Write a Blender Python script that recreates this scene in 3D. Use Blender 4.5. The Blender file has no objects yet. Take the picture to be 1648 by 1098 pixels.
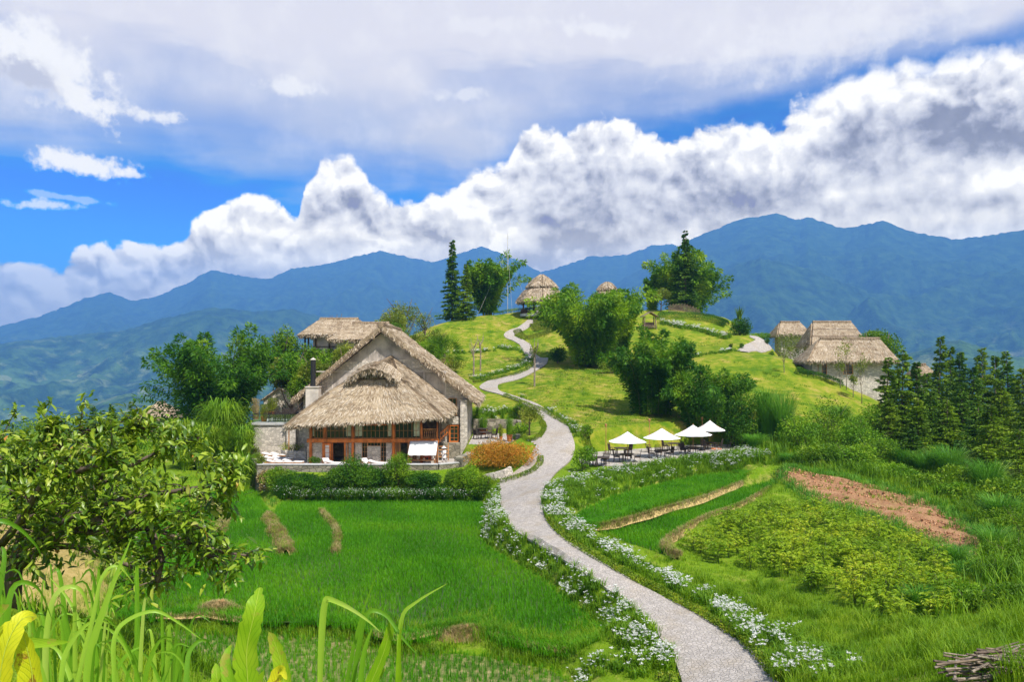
import bpy, math, random
import numpy as np
from mathutils import Vector, Matrix

S = bpy.context.scene
COL = S.collection
RNG = np.random.default_rng(7)
random.seed(7)

# ------------------------------------------------------------------ camera, sky, sun, exposure
F = 1250.0; CX = 824.0; HZ = 580.0            # focal length and horizon in photo pixels (1648 wide)
cam_d = bpy.data.cameras.new('camera'); cam = bpy.data.objects.new('camera', cam_d); COL.objects.link(cam)
cam.location = (0, 0, 0); cam.rotation_euler = (math.radians(90), 0, 0)
cam_d.sensor_width = 36.0; cam_d.lens = 36.0 * F / 1648.0; cam_d.shift_y = (HZ - 549.0) / 1648.0
cam_d.clip_start = 0.1; cam_d.clip_end = 60000
S.camera = cam

SUN_DIR = Vector((0.33, -0.46, 0.83)).normalized()
SUN_EL = math.asin(SUN_DIR.z); SUN_AZ = math.atan2(SUN_DIR.x, SUN_DIR.y)
sun_d = bpy.data.lights.new('sun', 'SUN'); sun_d.energy = 4.9; sun_d.angle = math.radians(0.53); sun_d.color = (1.0, 0.955, 0.89)
sun = bpy.data.objects.new('sun', sun_d); COL.objects.link(sun)
sun.rotation_euler = (-SUN_DIR).to_track_quat('-Z', 'Y').to_euler(); sun.location = (0, 0, 200)

S.view_settings.view_transform = 'Standard'; S.view_settings.look = 'None'
S.view_settings.exposure = 0.62; S.view_settings.gamma = 1.0
S.render.film_transparent = False
S.cycles.use_denoising = True
S.cycles.max_bounces = 6; S.cycles.diffuse_bounces = 3; S.cycles.glossy_bounces = 2
S.cycles.transmission_bounces = 4; S.cycles.volume_bounces = 1; S.cycles.transparent_max_bounces = 8
S.cycles.caustics_reflective = False; S.cycles.caustics_refractive = False


class NT:
    """small expression helper over a node tree"""
    def __init__(s, nt): s.nt = nt; s.n = nt.nodes; s.l = nt.links
    def new(s, t, **kw):
        nd = s.n.new(t)
        for k, v in kw.items(): setattr(nd, k, v)
        return nd
    def put(s, sock, v):
        if isinstance(v, X): s.l.new(v.s, sock)
        elif hasattr(v, 'is_linked'): s.l.new(v, sock)
        else:
            if sock.type == 'RGBA' and len(v) == 3: v = (*v, 1)
            sock.default_value = v
    def math(s, op, a, b=None, c=None, clamp=False):
        nd = s.new('ShaderNodeMath', operation=op, use_clamp=clamp); s.put(nd.inputs[0], a)
        if b is not None: s.put(nd.inputs[1], b)
        if c is not None: s.put(nd.inputs[2], c)
        return X(s, nd.outputs[0])
    def comb(s, x, y, z=0.0):
        nd = s.new('ShaderNodeCombineXYZ')
        for k, v in enumerate((x, y, z)): s.put(nd.inputs[k], v)
        return nd.outputs[0]
    def vmul(s, v, k):
        nd = s.new('ShaderNodeVectorMath', operation='MULTIPLY'); s.put(nd.inputs[0], v); nd.inputs[1].default_value = k
        return nd.outputs[0]
    def vadd(s, v, k):
        nd = s.new('ShaderNodeVectorMath', operation='ADD'); s.put(nd.inputs[0], v); s.put(nd.inputs[1], k)
        return nd.outputs[0]
    def noise(s, vec, scale=1.0, detail=5.0, rough=0.55, dist=0.0, lac=2.0, dim='3D'):
        nd = s.new('ShaderNodeTexNoise', noise_dimensions=dim); s.put(nd.inputs['Vector'], vec)
        nd.inputs['Scale'].default_value = scale; nd.inputs['Detail'].default_value = detail
        nd.inputs['Roughness'].default_value = rough; nd.inputs['Distortion'].default_value = dist
        nd.inputs['Lacunarity'].default_value = lac
        return X(s, nd.outputs[0])
    def voro(s, vec, scale=1.0, feature='F1', detail=0.0, rough=0.5, smooth=1.0, out='Distance', dim='3D'):
        nd = s.new('ShaderNodeTexVoronoi', feature=feature, voronoi_dimensions=dim); s.put(nd.inputs['Vector'], vec)
        nd.inputs['Scale'].default_value = scale; nd.inputs['Detail'].default_value = detail
        nd.inputs['Roughness'].default_value = rough
        if feature == 'SMOOTH_F1': nd.inputs['Smoothness'].default_value = smooth
        return X(s, nd.outputs[out])
    def ss(s, x, a, b, lo=0.0, hi=1.0):
        nd = s.new('ShaderNodeMapRange', interpolation_type='SMOOTHSTEP')
        for k, v in enumerate((x, a, b, lo, hi)): s.put(nd.inputs[k], v)
        return X(s, nd.outputs[0])
    def mix(s, f, a, b, mode='MIX'):
        nd = s.new('ShaderNodeMix', data_type='RGBA', blend_type=mode)
        s.put(nd.inputs[0], f); s.put(nd.inputs[6], a); s.put(nd.inputs[7], b)
        return nd.outputs[2]
    def curve(s, x, pts):
        nd = s.new('ShaderNodeFloatCurve'); s.put(nd.inputs[1], x)
        c = nd.mapping.curves[0]; nd.mapping.extend = 'HORIZONTAL'
        c.points[0].location = pts[0]; c.points[1].location = pts[-1]
        for p in pts[1:-1]: c.points.new(*p)
        for p in c.points: p.handle_type = 'VECTOR'
        nd.mapping.update(); return X(s, nd.outputs[0])
    def ramp(s, x, stops, interp='LINEAR'):
        nd = s.new('ShaderNodeValToRGB'); s.put(nd.inputs[0], x); r = nd.color_ramp; r.interpolation = interp
        while len(r.elements) < len(stops): r.elements.new(0.5)
        for e, (p, c) in zip(r.elements, stops):
            e.position = p; e.color = (*c, 1) if len(c) == 3 else c
        return nd.outputs[0]

class X:
    def __init__(s, t, sock): s.t = t; s.s = sock
    def __add__(a, b): return a.t.math('ADD', a, b)
    __radd__ = __add__
    def __sub__(a, b): return a.t.math('SUBTRACT', a, b)
    def __rsub__(a, b): return a.t.math('SUBTRACT', b, a)
    def __mul__(a, b): return a.t.math('MULTIPLY', a, b)
    __rmul__ = __mul__
    def __truediv__(a, b): return a.t.math('DIVIDE', a, b)
    def __rtruediv__(a, b): return a.t.math('DIVIDE', b, a)
    def mx(a, b): return a.t.math('MAXIMUM', a, b)
    def mn(a, b): return a.t.math('MINIMUM', a, b)
    def cl(a): return a.t.math('ADD', a, 0.0, clamp=True)
    def abs(a): return a.t.math('ABSOLUTE', a)
    def pow(a, b): return a.t.math('POWER', a, b)

# ---- sky: Nishita sky with procedural clouds laid out in direction space (azimuth, elevation)
def AZ(px): return math.atan((px - CX) / F) * F
def EL(px, py): return math.atan((HZ - py) / math.hypot(px - CX, F)) * F

def build_world():
    w = bpy.data.worlds.new('World'); S.world = w; w.use_nodes = True
    w.node_tree.nodes.clear(); t = NT(w.node_tree)
    tc = t.new('ShaderNodeTexCoord'); sp = t.new('ShaderNodeSeparateXYZ'); t.l.new(tc.outputs['Generated'], sp.inputs[0])
    x, y, z = (X(t, sp.outputs[k]) for k in range(3))
    U = t.math('ARCTAN2', x, y) * F
    V = t.math('ARCSINE', z) * F
    sky = t.new('ShaderNodeTexSky', sky_type='NISHITA', sun_disc=False, sun_elevation=SUN_EL, sun_rotation=SUN_AZ)
    sky.air_density = 1.0; sky.dust_density = 0.3; sky.ozone_density = 2.5; sky.altitude = 900
    blue = t.mix(1.0, sky.outputs[0], (0.03, 0.53, 1.06), 'MULTIPLY')
    P = t.comb(U * 0.01, V * 0.01, 0.0)
    def blob(px, py, rx, ry, rot=0.0, soft=1.0, warp=None, wa=0.0):
        du = U - AZ(px); dv = V - EL(px, py)
        if rot:
            c, s_ = math.cos(math.radians(rot)), math.sin(math.radians(rot))
            du, dv = du * c + dv * s_, dv * c - du * s_
        r2 = (du * (1 / rx)).pow(2.0) + (dv * (1 / ry)).pow(2.0)
        r = r2.pow(0.5)
        if warp is not None: r = r + (warp - 0.5) * wa
        return t.ss(r, 1.0, 1.0 - soft, 0.0, 1.0)
    n_big = t.noise(t.vmul(P, (0.35, 0.8, 1)), 1.0, 3, 0.5, dim='2D')
    n_streak = t.noise(t.vadd(t.vmul(P, (0.22, 1.1, 1)), t.comb(n_big * 0.6, n_big * 0.4)), 1.0, 4, 0.6, dim='2D')
    n_mid = t.noise(P, 1.3, 5, 0.6, dim='2D')
    n_fine = t.noise(P, 3.0, 5, 0.62, dim='2D')
    # high thin sheet
    tt = (U + 800.0) * (1 / 1600.0)
    def crv(pts, scale=640.0, conv=True):
        q = [((AZ(px) + 800) / 1600, max(0.0, EL(px, py)) / scale) for px, py in pts]
        return t.curve(tt, q) * scale
    low = crv([(0, 228), (120, 232), (260, 225), (330, 250), (420, 262), (520, 285), (600, 300), (760, 300), (860, 235), (1000, 212), (1200, 185), (1330, 150), (1400, 112), (1648, 100)])
    sheet = t.ss(V - low + (n_streak - 0.5) * 120.0, -55.0, 75.0)
    sheet = sheet * (0.80 + (n_big - 0.5) * 0.9).cl()
    sheet = sheet.mx(t.ss(V + (n_streak - 0.5) * 190.0, EL(500, 190), EL(500, 60)) * 0.97)
    # streaks lower in the blue
    low2 = t.ss(n_streak, 0.50, 0.80) * 0.40
    col = t.mix(low2, blue, (1.6, 2.9, 5.2))
    col = t.mix(blob(1130, 180, 330, 42, rot=9, soft=0.9, warp=n_mid, wa=0.5) * 0.75, col, blue)
    vs = t.ss(V, EL(500, 260), EL(500, 40))
    sheet_c = t.mix(vs, (3.7, 4.05, 5.2), (5.2, 5.15, 5.7))
    sheet_c = t.mix(t.ss(n_mid, 0.42, 0.72) * 0.45, sheet_c, (5.9, 5.85, 6.1))
    col = t.mix(sheet.cl() * (1.0 - blob(1190, 182, 260, 34, rot=9, soft=0.95, warp=n_mid, wa=0.6) * 0.72)
                * (1.0 - blob(1560, 92, 230, 42, rot=8, soft=0.95, warp=n_mid, wa=0.6) * 0.7), col, sheet_c)
    # small white clouds
    def puff(px, py, rx, ry, rot=0, amt=0.9, c=(6.2, 6.2, 6.4), soft=0.7, wa=2.2):
        nonlocal col
        col = t.mix(blob(px, py, rx, ry, rot, soft, n_fine, wa) * amt, col, c)
    puff(45, 90, 130, 55, -12, 0.95, soft=0.6, wa=1.6); puff(45, 118, 85, 26, -8, 0.75, (3.0, 3.2, 4.3))
    puff(128, 152, 75, 22, -42, 0.9); puff(165, 168, 30, 12, -20, 0.8)
    puff(248, 186, 48, 13, 0, 0.8); puff(135, 266, 82, 21, -3, 0.95); puff(212, 280, 40, 9, -8, 0.8)
    puff(70, 330, 44, 9, 3, 0.65); puff(110, 318, 60, 6, -4, 0.35); puff(465, 140, 55, 16, -4, 0.7); puff(955, 45, 75, 16, -6, 0.6)
    puff(740, 152, 60, 11, 0, 0.5); puff(790, 40, 130, 14, 3, 0.35); puff(1330, 60, 260, 55, 4, 0.45, soft=0.95)
    # cumulus bank: billows from stacked cells; shaded by their slope towards the light
    def billow(p, fine):
        a = t.voro(p, 0.85, 'SMOOTH_F1', 0, 0.5, 0.35, dim='2D'); b_ = t.voro(p, 2.1, 'F1', dim='2D')
        r = (a * -0.9) + (b_ * -0.50) + t.voro(p, 4.6, 'F1', dim='2D') * -0.30
        return r + t.noise(p, 1.6, 5, 0.6, dim='2D') * 1.1
    wv = t.vadd(P, t.comb((n_mid - 0.5) * 0.5, (n_big - 0.5) * 0.5))
    B1 = billow(wv, 1); B2 = billow(t.vadd(wv, t.comb(0.05, 0.16)), 0)
    slope = (B1 - B2)
    top = crv([(0, 415), (30, 428), (70, 438), (120, 432), (170, 412), (215, 398), (275, 402), (305, 372), (318, 348), (370, 320), (430, 322), (478, 350), (492, 300),
               (520, 264), (545, 262), (580, 288), (600, 325), (660, 330), (720, 312), (762, 285), (815, 290), (835, 225), (880, 214), (950, 205), (1020, 216), (1090, 226),
               (1180, 214), (1262, 205), (1275, 180), (1345, 130), (1400, 112), (1480, 104), (1560, 98), (1648, 80)])
    q = top - V + (B1 + 0.55) * 36.0 + (n_fine - 0.5) * 14.0 - 4.0
    mask = t.ss(q / (1.0 + t.ss(U, AZ(1200), AZ(1420)) * 1.3), -3.0, 10.0)
    rgt = t.ss(U, AZ(1180), AZ(1400)); lum = 0.75 + slope * (0.52 + t.ss(q, 130.0, 0.0) * 0.75) + t.ss(q, 55.0, 0.0) * 0.24 + (t.noise(t.vmul(P, (0.55, 1.1, 1)), 1.0, 4, 0.6, dim='2D') - 0.5) * 1.0 + (n_fine - 0.5) * 0.5
    def dark(px, py, rx, ry, rot, amt):
        nonlocal lum
        lum = lum - blob(px, py, rx, ry, rot, 0.95, n_mid, 1.3) * amt
    dark(1500, 215, 280, 66, 0, 0.5); dark(1640, 190, 170, 70, 0, 0.22); dark(1330, 235, 130, 34, 0, 0.2); dark(1110, 315, 260, 60, -4, 0.22); dark(930, 360, 150, 70, 0, 0.18)
    dark(1020, 390, 330, 50, 8, 0.2); dark(860, 285, 120, 18, 0, 0.2); dark(1270, 300, 200, 26, 0, 0.25); dark(560, 350, 50, 40, 0, 0.12); dark(690, 365, 150, 26, 5, 0.14)
    dark(180, 480, 330, 30, 0, 0.15); dark(1560, 330, 160, 16, 0, 0.18); dark(620, 400, 220, 22, 0, 0.15)
    def light(px, py, rx, ry, rot, amt):
        nonlocal lum
        lum = lum + blob(px, py, rx, ry, rot, 0.95, n_mid, 1.3) * amt
    light(545, 300, 70, 60, 0, 0.2); light(1400, 145, 190, 26, 4, 0.25); light(1180, 232, 250, 16, 0, 0.22); light(1480, 300, 220, 22, 0, 0.25); light(700, 400, 160, 40, 0, 0.1)
    lum = lum.mx((t.ss(V, 250.0, 140.0) * 0.30 + 0.14 + (n_fine - 0.5) * 0.2)).cl()
    cc = t.ramp(lum, [(0.0, (1.35, 1.5, 2.3)), (0.3, (2.9, 3.05, 3.9)), (0.62, (4.7, 4.8, 5.4)), (0.85, (5.8, 5.8, 6.1)), (1.0, (6.9, 6.8, 6.8))])
    col = t.mix(mask, col, cc)
    # bank fades pale low down
    col = t.mix(t.ss(V, EL(100, 430), EL(100, 520)) * 0.6, col, (3.6, 3.9, 4.9))
    col = t.mix(t.ss(V, 545.0, 760.0) * 0.8, col, (0.9, 1.7, 3.4))      # unseen upper sky darkened to weaken the ambient light
    # light from low in the sky crosses more of the valley haze: keep the clouds as bright as they are seen through it
    tau = (0.205 / t.math('TANGENT', (V * (1 / F)).mx(0.03))).mn(1.3); gain = t.math('EXPONENT', tau)
    veil = t.new('ShaderNodeVectorMath', operation='SCALE'); veil.inputs[0].default_value = (1.0, 2.15, 5.1); t.put(veil.inputs[3], gain - 1.0)
    sc = t.new('ShaderNodeVectorMath', operation='SCALE'); t.put(sc.inputs[0], col); t.put(sc.inputs[3], gain)
    sb = t.new('ShaderNodeVectorMath', operation='SUBTRACT'); t.put(sb.inputs[0], sc.outputs[0]); t.put(sb.inputs[1], veil.outputs[0])
    mxn = t.new('ShaderNodeVectorMath', operation='MAXIMUM'); t.put(mxn.inputs[0], sb.outputs[0]); mxn.inputs[1].default_value = (0.05, 0.05, 0.1)
    col = t.mix(t.ss(V, -40.0, -90.0), mxn.outputs[0], (1.2, 1.6, 1.5))
    bg = t.new('ShaderNodeBackground'); t.put(bg.inputs[0], col); bg.inputs[1].default_value = 0.1
    out = t.new('ShaderNodeOutputWorld'); t.l.new(bg.outputs[0], out.inputs[0])
    w.cycles.sampling_method = 'MANUAL'; w.cycles.sample_map_resolution = 1024
build_world()

# ------------------------------------------------------------------ mesh and material helpers
def PX(px, py, d):
    return ((px - CX) / F * d, d, (HZ - py) / F * d)
def PZ(px, py, z):
    return PX(px, py, z * F / (HZ - py))

def link(o, parent=None):
    COL.objects.link(o)
    if parent is not None: o.parent = parent
    return o
def tag(o, label=None, cat=None, group=None, kind=None):
    for k, v in (('label', label), ('category', cat), ('group', group), ('kind', kind)):
        if v: o[k] = v
    return o
def empty(name, loc=(0, 0, 0), rz=0.0, label=None, cat=None, group=None):
    o = bpy.data.objects.new(name, None); o.location = loc; o.rotation_euler = (0, 0, rz); o.empty_display_size = 0.3
    return tag(link(o), label, cat, group)
def copy_tree(o, parent=None):
    c = o.copy(); COL.objects.link(c)
    if parent is not None: c.parent = parent
    for ch in o.children: copy_tree(ch, c)
    return c

def npmesh(name, V, Fc, mats, parent=None, rnd=None, midx=None, smooth=False, attrs=None):
    """V (n,3); Fc: list of (m,k) index arrays (k=3 or 4); rnd: per-face float; midx: per-face material index"""
    me = bpy.data.meshes.new(name); V = np.asarray(V, np.float32)
    Fs = [np.asarray(f, np.int32) for f in Fc if len(f)]
    loops = np.concatenate([f.ravel() for f in Fs]); tot = np.concatenate([np.full(len(f), f.shape[1], np.int32) for f in Fs])
    start = np.concatenate([[0], np.cumsum(tot)[:-1]]).astype(np.int32)
    me.vertices.add(len(V)); me.vertices.foreach_set('co', V.ravel())
    me.loops.add(len(loops)); me.loops.foreach_set('vertex_index', loops)
    me.polygons.add(len(tot)); me.polygons.foreach_set('loop_start', start); me.polygons.foreach_set('loop_total', tot)
    if not isinstance(mats, (list, tuple)): mats = [mats]
    for m in mats: me.materials.append(m)
    if midx is not None: me.polygons.foreach_set('material_index', np.asarray(midx, np.int32))
    me.update(calc_edges=True)
    me.polygons.foreach_set('use_smooth', np.full(len(tot), bool(smooth)))
    if rnd is not None:
        a = me.attributes.new('rnd', 'FLOAT', 'FACE'); a.data.foreach_set('value', np.asarray(rnd, np.float32))
    for k, v in (attrs or {}).items():
        v = np.asarray(v, np.float32)
        if v.ndim == 1: a = me.attributes.new(k, 'FLOAT', 'POINT'); a.data.foreach_set('value', v)
        else: a = me.attributes.new(k, 'FLOAT_COLOR', 'POINT'); a.data.foreach_set('color', v.ravel())
    o = bpy.data.objects.new(name, me); return link(o, parent)

class MB:
    """collects boxes, tubes, prisms, leaves into one mesh"""
    def __init__(s): s.V = []; s.Q = []; s.T = []; s.n = 0; s.rq = []; s.rt = []
    def add(s, V, Q=None, T=None, rq=None, rt=None):
        V = np.asarray(V, float).reshape(-1, 3); s.V.append(V)
        if Q is not None and len(Q):
            Q = np.asarray(Q, int) + s.n; s.Q.append(Q); s.rq.append(RNG.random(len(Q)) if rq is None else np.broadcast_to(rq, (len(Q),)))
        if T is not None and len(T):
            T = np.asarray(T, int) + s.n; s.T.append(T); s.rt.append(RNG.random(len(T)) if rt is None else np.broadcast_to(rt, (len(T),)))
        s.n += len(V); return s
    def box(s, x0, x1, y0, y1, z0, z1, M=None, r=None):
        V = np.array([[x, y, z] for z in (z0, z1) for y in (y0, y1) for x in (x0, x1)], float)
        if M is not None: V = V @ np.array(M.to_3x3()).T + np.array(M.translation)
        return s.add(V, [[0, 2, 3, 1], [4, 5, 7, 6], [0, 1, 5, 4], [2, 6, 7, 3], [0, 4, 6, 2], [1, 3, 7, 5]], rq=r)
    def bar(s, a, b, w, h=None, r=None, up=(0, 0, 1)):
        """square bar from a to b"""
        h = h or w; a = Vector(a); b = Vector(b); d = (b - a).normalized(); u = Vector(up)
        if abs(d.dot(u)) > 0.98: u = Vector((1, 0, 0))
        e = d.cross(u).normalized(); f = e.cross(d).normalized()
        V = [a + e * (sx * w / 2) + f * (sz * h / 2) for sx, sz in ((-1, -1), (1, -1), (1, 1), (-1, 1))]
        V += [v + (b - a) for v in V]
        return s.add([tuple(v) for v in V], [[0, 3, 2, 1], [4, 5, 6, 7], [0, 1, 5, 4], [1, 2, 6, 5], [2, 3, 7, 6], [3, 0, 4, 7]], rq=r)
    def tube(s, pts, rad, k=6, r=None, cap=True):
        pts = [Vector(p) for p in pts]; n = len(pts)
        if not hasattr(rad, '__len__'): rad = [rad] * n
        V = []; u = None
        for i, p in enumerate(pts):
            d = (pts[min(i + 1, n - 1)] - pts[max(i - 1, 0)]).normalized()
            if u is None:
                u = Vector((1, 0, 0)) if abs(d.x) < 0.8 else Vector((0, 1, 0))
            u = (u - d * u.dot(d)).normalized(); w = d.cross(u)
            for j in range(k):
                a = 2 * math.pi * j / k; V.append(tuple(p + (u * math.cos(a) + w * math.sin(a)) * rad[i]))
        Q = [[i * k + j, i * k + (j + 1) % k, (i + 1) * k + (j + 1) % k, (i + 1) * k + j] for i in range(n - 1) for j in range(k)]
        T = []
        if cap:
            V += [tuple(pts[0]), tuple(pts[-1])]; m = n * k
            T = [[m, (j + 1) % k, j] for j in range(k)] + [[m + 1, (n - 1) * k + j, (n - 1) * k + (j + 1) % k] for j in range(k)]
        return s.add(V, Q, T, rq=r, rt=r)
    def prism(s, poly, z0, z1, r=None):
        """vertical prism over a convex-ish polygon (fan from the centre)"""
        n = len(poly); c = np.mean(np.array(poly, float), axis=0)
        z0 = np.broadcast_to(z0, (n,)); z1 = np.broadcast_to(z1, (n,))
        V = [(p[0], p[1], z) for p, z in zip(poly, z0)] + [(p[0], p[1], z) for p, z in zip(poly, z1)] + [(c[0], c[1], float(np.mean(z0))), (c[0], c[1], float(np.mean(z1)))]
        Q = [[i, (i + 1) % n, n + (i + 1) % n, n + i] for i in range(n)]
        T = [[2 * n, (i + 1) % n, i] for i in range(n)] + [[2 * n + 1, n + i, n + (i + 1) % n] for i in range(n)]
        return s.add(V, Q, T, rq=r, rt=r)
    def lathe(s, c, prof, k=12, r=None):
        c = np.array(c, float); V = []
        for rr, z in prof:
            for j in range(k):
                a = 2 * math.pi * j / k; V.append(c + (rr * math.cos(a), rr * math.sin(a), z))
        n = len(prof)
        Q = [[i * k + j, i * k + (j + 1) % k, (i + 1) * k + (j + 1) % k, (i + 1) * k + j] for i in range(n - 1) for j in range(k)]
        return s.add(V, Q, rq=r)
    def build(s, name, mats, parent=None, smooth=False):
        V = np.concatenate(s.V); Fc = []; rnd = []
        if s.Q: Fc.append(np.concatenate(s.Q)); rnd.append(np.concatenate(s.rq))
        if s.T: Fc.append(np.concatenate(s.T)); rnd.append(np.concatenate(s.rt))
        return npmesh(name, V, Fc, mats, parent, rnd=np.concatenate(rnd), smooth=smooth)

def fresh(name):
    m = bpy.data.materials.new(name); m.use_nodes = True; m.node_tree.nodes.clear(); return m, NT(m.node_tree)
def attr(t, name, vec=False):
    nd = t.new('ShaderNodeAttribute', attribute_name=name); return nd.outputs['Color'] if vec else X(t, nd.outputs['Fac'])
def pos(t, obj=False):
    if obj: return t.new('ShaderNodeTexCoord').outputs['Object']
    return t.new('ShaderNodeNewGeometry').outputs['Position']
def finish(m, t, color, rough=0.85, bump=None, bump_d=0.05, bump_s=0.6, metallic=0.0, spec=0.3, transl=0.0, extra=None):
    p = t.new('ShaderNodeBsdfPrincipled'); t.put(p.inputs['Base Color'], color); t.put(p.inputs['Roughness'], rough)
    p.inputs['Metallic'].default_value = metallic; p.inputs['Specular IOR Level'].default_value = spec
    for k, v in (extra or {}).items(): t.put(p.inputs[k], v)
    if bump is not None:
        b = t.new('ShaderNodeBump'); t.put(b.inputs['Height'], bump); b.inputs['Distance'].default_value = bump_d; b.inputs['Strength'].default_value = bump_s
        t.l.new(b.outputs[0], p.inputs['Normal'])
    sh = p.outputs[0]
    if transl > 0:
        tr = t.new('ShaderNodeBsdfTranslucent'); t.put(tr.inputs[0], color)
        mx = t.new('ShaderNodeMixShader'); mx.inputs[0].default_value = transl
        t.l.new(sh, mx.inputs[1]); t.l.new(tr.outputs[0], mx.inputs[2]); sh = mx.outputs[0]
    out = t.new('ShaderNodeOutputMaterial'); t.l.new(sh, out.inputs[0]); return m

def leaf_mat(name, stops, transl=0.35, rough=0.55, nscale=0.35, namt=0.5, spec=0.25):
    """foliage: colour from a per-leaf random value plus slow variation over the plant"""
    m, t = fresh(name)
    n = t.noise(pos(t), nscale, 2, 0.5)
    v = attr(t, 'rnd') * (1 - namt) + t.ss(n, 0.3, 0.7) * namt
    return finish(m, t, t.ramp(v, stops), rough, transl=transl, spec=spec)
def plain(name, c, rough=0.7, var=0.12, nscale=6.0, metallic=0.0, spec=0.3, bump=0.0, stretch=None, extra=None):
    m, t = fresh(name)
    p = pos(t, True)
    if stretch: p = t.vmul(p, stretch)
    n = t.noise(p, nscale, 4, 0.6)
    lo = tuple(max(0, x * (1 - var * 1.6)) for x in c); hi = tuple(min(1, x * (1 + var * 1.4)) for x in c)
    col = t.mix(t.ss(n, 0.3, 0.7), lo, hi)
    return finish(m, t, col, rough, bump=(n if bump else None), bump_d=bump, metallic=metallic, spec=spec, extra=extra)

# ------------------------------------------------------------------ near terrain
CTRL_PX = [  # (photo x, photo y, distance)
    (-200, 950, 12), (20, 952, 12), (-300, 800, 30), (0, 850, 40), (100, 905, 41), (-150, 760, 60), (0, 745, 75), (200, 720, 95), (250, 735, 85), (300, 762, 76), (0, 705, 100),
    (380, 745, 82), (350, 700, 98), (280, 690, 110), (420, 690, 100), (500, 640, 112), (560, 600, 128), (640, 575, 138), (700, 525, 158), (750, 512, 165), (820, 505, 168), (870, 497, 166),
    (960, 500, 168), (1050, 512, 155), (1110, 508, 165), (1180, 520, 155), (1190, 541, 142), (1230, 545, 138), (1215, 560, 130), (1150, 555, 135), (1080, 575, 128), (1000, 585, 128), (940, 592, 126), (880, 576, 134), (830, 545, 148),
    (760, 602, 120), (700, 590, 128), (775, 627, 108), (805, 630, 106), (850, 597, 121), (870, 663, 92), (900, 690, 82), (925, 722, 76), (918, 745, 72), (880, 680, 87),
    (940, 640, 100), (1000, 660, 95), (950, 700, 80), (1060, 690, 83), (1150, 640, 100), (1200, 600, 114), (1290, 590, 122), (1350, 620, 116), (1420, 650, 110), (1300, 650, 100), (1250, 690, 88),
    (1330, 700, 88), (1440, 690, 95), (1540, 705, 92), (1648, 715, 90), (1800, 720, 92), (1500, 740, 74), (1648, 770, 66), (1800, 800, 60),
    (825, 762, 70), (880, 785, 62), (840, 800, 60.5), (845, 830, 54), (860, 855, 49.5), (900, 880, 45.5), (980, 925, 40.5), (1060, 975, 36.2), (1130, 1030, 31.5), (1180, 1095, 27.6),
    (770, 810, 66), (1200, 725, 79), (1210, 750, 74), (1260, 762, 68), (1300, 800, 62), (1350, 765, 68), (1420, 790, 61), (1570, 870, 47), (1500, 880, 46.5), (1400, 850, 51), (1250, 830, 56),
    (1130, 870, 49), (1200, 920, 43.5), (1300, 900, 44), (1400, 960, 36), (1500, 1000, 31), (1600, 950, 35), (1600, 1080, 17), (1400, 1090, 21.5), (1290, 1090, 26), (1750, 900, 38), (1800, 1080, 17),
    (1648, 1000, 24), (1200, 985, 36.5), (1100, 920, 43)]
CTRL_XYZ = [(0, -8, -1.2), (0, 0, -1.62), (-8, -4, -1.0), (8, -4, -1.8), (0, 3, -2.1), (-1.6, 3.2, -2.2), (0, 5.5, -3.2), (-4, 4, -2.3), (4, 6, -3.6), (-2, 12, -6.2), (0, 20, -10.3), (8, 16, -7.8), (-12, 22, -8.0), (3, 27, -12.4), (-8, 27, -12.5), (-20, 15, -3.5), (25, 10, -5.5),
            (-14, 74, -11.0), (-24, 74, -11.6), (-8, 74, -10.6), (-14, 86, -9.9), (-22, 86, -9.5), (-3, 82, -8.7), (-14, 98, -8.0), (-30, 90, -10.2), (-24, 98, -8.2),
            (2, 34, -12.2), (-6, 50, -12.4), (-25, 60, -12.2), (-18, 42, -12.6), (-24, 34, -12.5), (-34, 50, -11.5), (-34, 68, -12.2),
            (-60, 60, -18), (-75, 90, -26), (-60, 120, -22), (-45, 108, -14), (-40, 140, -10), (-70, 160, -30), (-30, 175, 0), (-50, 20, -12), (-90, 30, -35), (-110, 120, -55), (-90, 190, -55), (-30, 210, -18), (0, 215, -12), (40, 215, -14),
            (-60, -8, -10), (50, -8, -12), (50, 30, -12), (75, 60, -17), (75, 85, -19), (70, 110, -20), (48, 128, -9), (60, 140, -16), (110, 40, -45), (120, 90, -50), (110, 150, -50), (60, 180, -18), (100, 205, -50), (45, 160, 2.5), (-110, -8, -45), (130, -8, -45), (0, 240, -45)]
_P = np.array([PX(*p) for p in CTRL_PX] + CTRL_XYZ, float)
def _phi(r2): return np.sqrt(r2 + 9.0)
def _rbf_fit(P):
    n = len(P); D = ((P[:, None, :2] - P[None, :, :2]) ** 2).sum(-1)
    A = np.zeros((n + 3, n + 3)); A[:n, :n] = _phi(D) - np.eye(n) * 0.35
    A[:n, n] = 1; A[:n, n + 1:] = P[:, :2]; A[n, :n] = 1; A[n + 1:, :n] = P[:, :2].T
    return np.linalg.solve(A, np.concatenate([P[:, 2], [0, 0, 0]]))
_W = _rbf_fit(_P)
def H0(x, y):
    x = np.asarray(x, float); y = np.asarray(y, float); sh = x.shape; x = x.ravel(); y = y.ravel(); out = np.empty(len(x))
    for i in range(0, len(x), 40000):
        a = x[i:i + 40000]; b = y[i:i + 40000]
        r2 = (a[:, None] - _P[None, :, 0]) ** 2 + (b[:, None] - _P[None, :, 1]) ** 2
        out[i:i + 40000] = _phi(r2) @ _W[:-3] + _W[-3] + _W[-2] * a + _W[-1] * b
    return out.reshape(sh)

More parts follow.
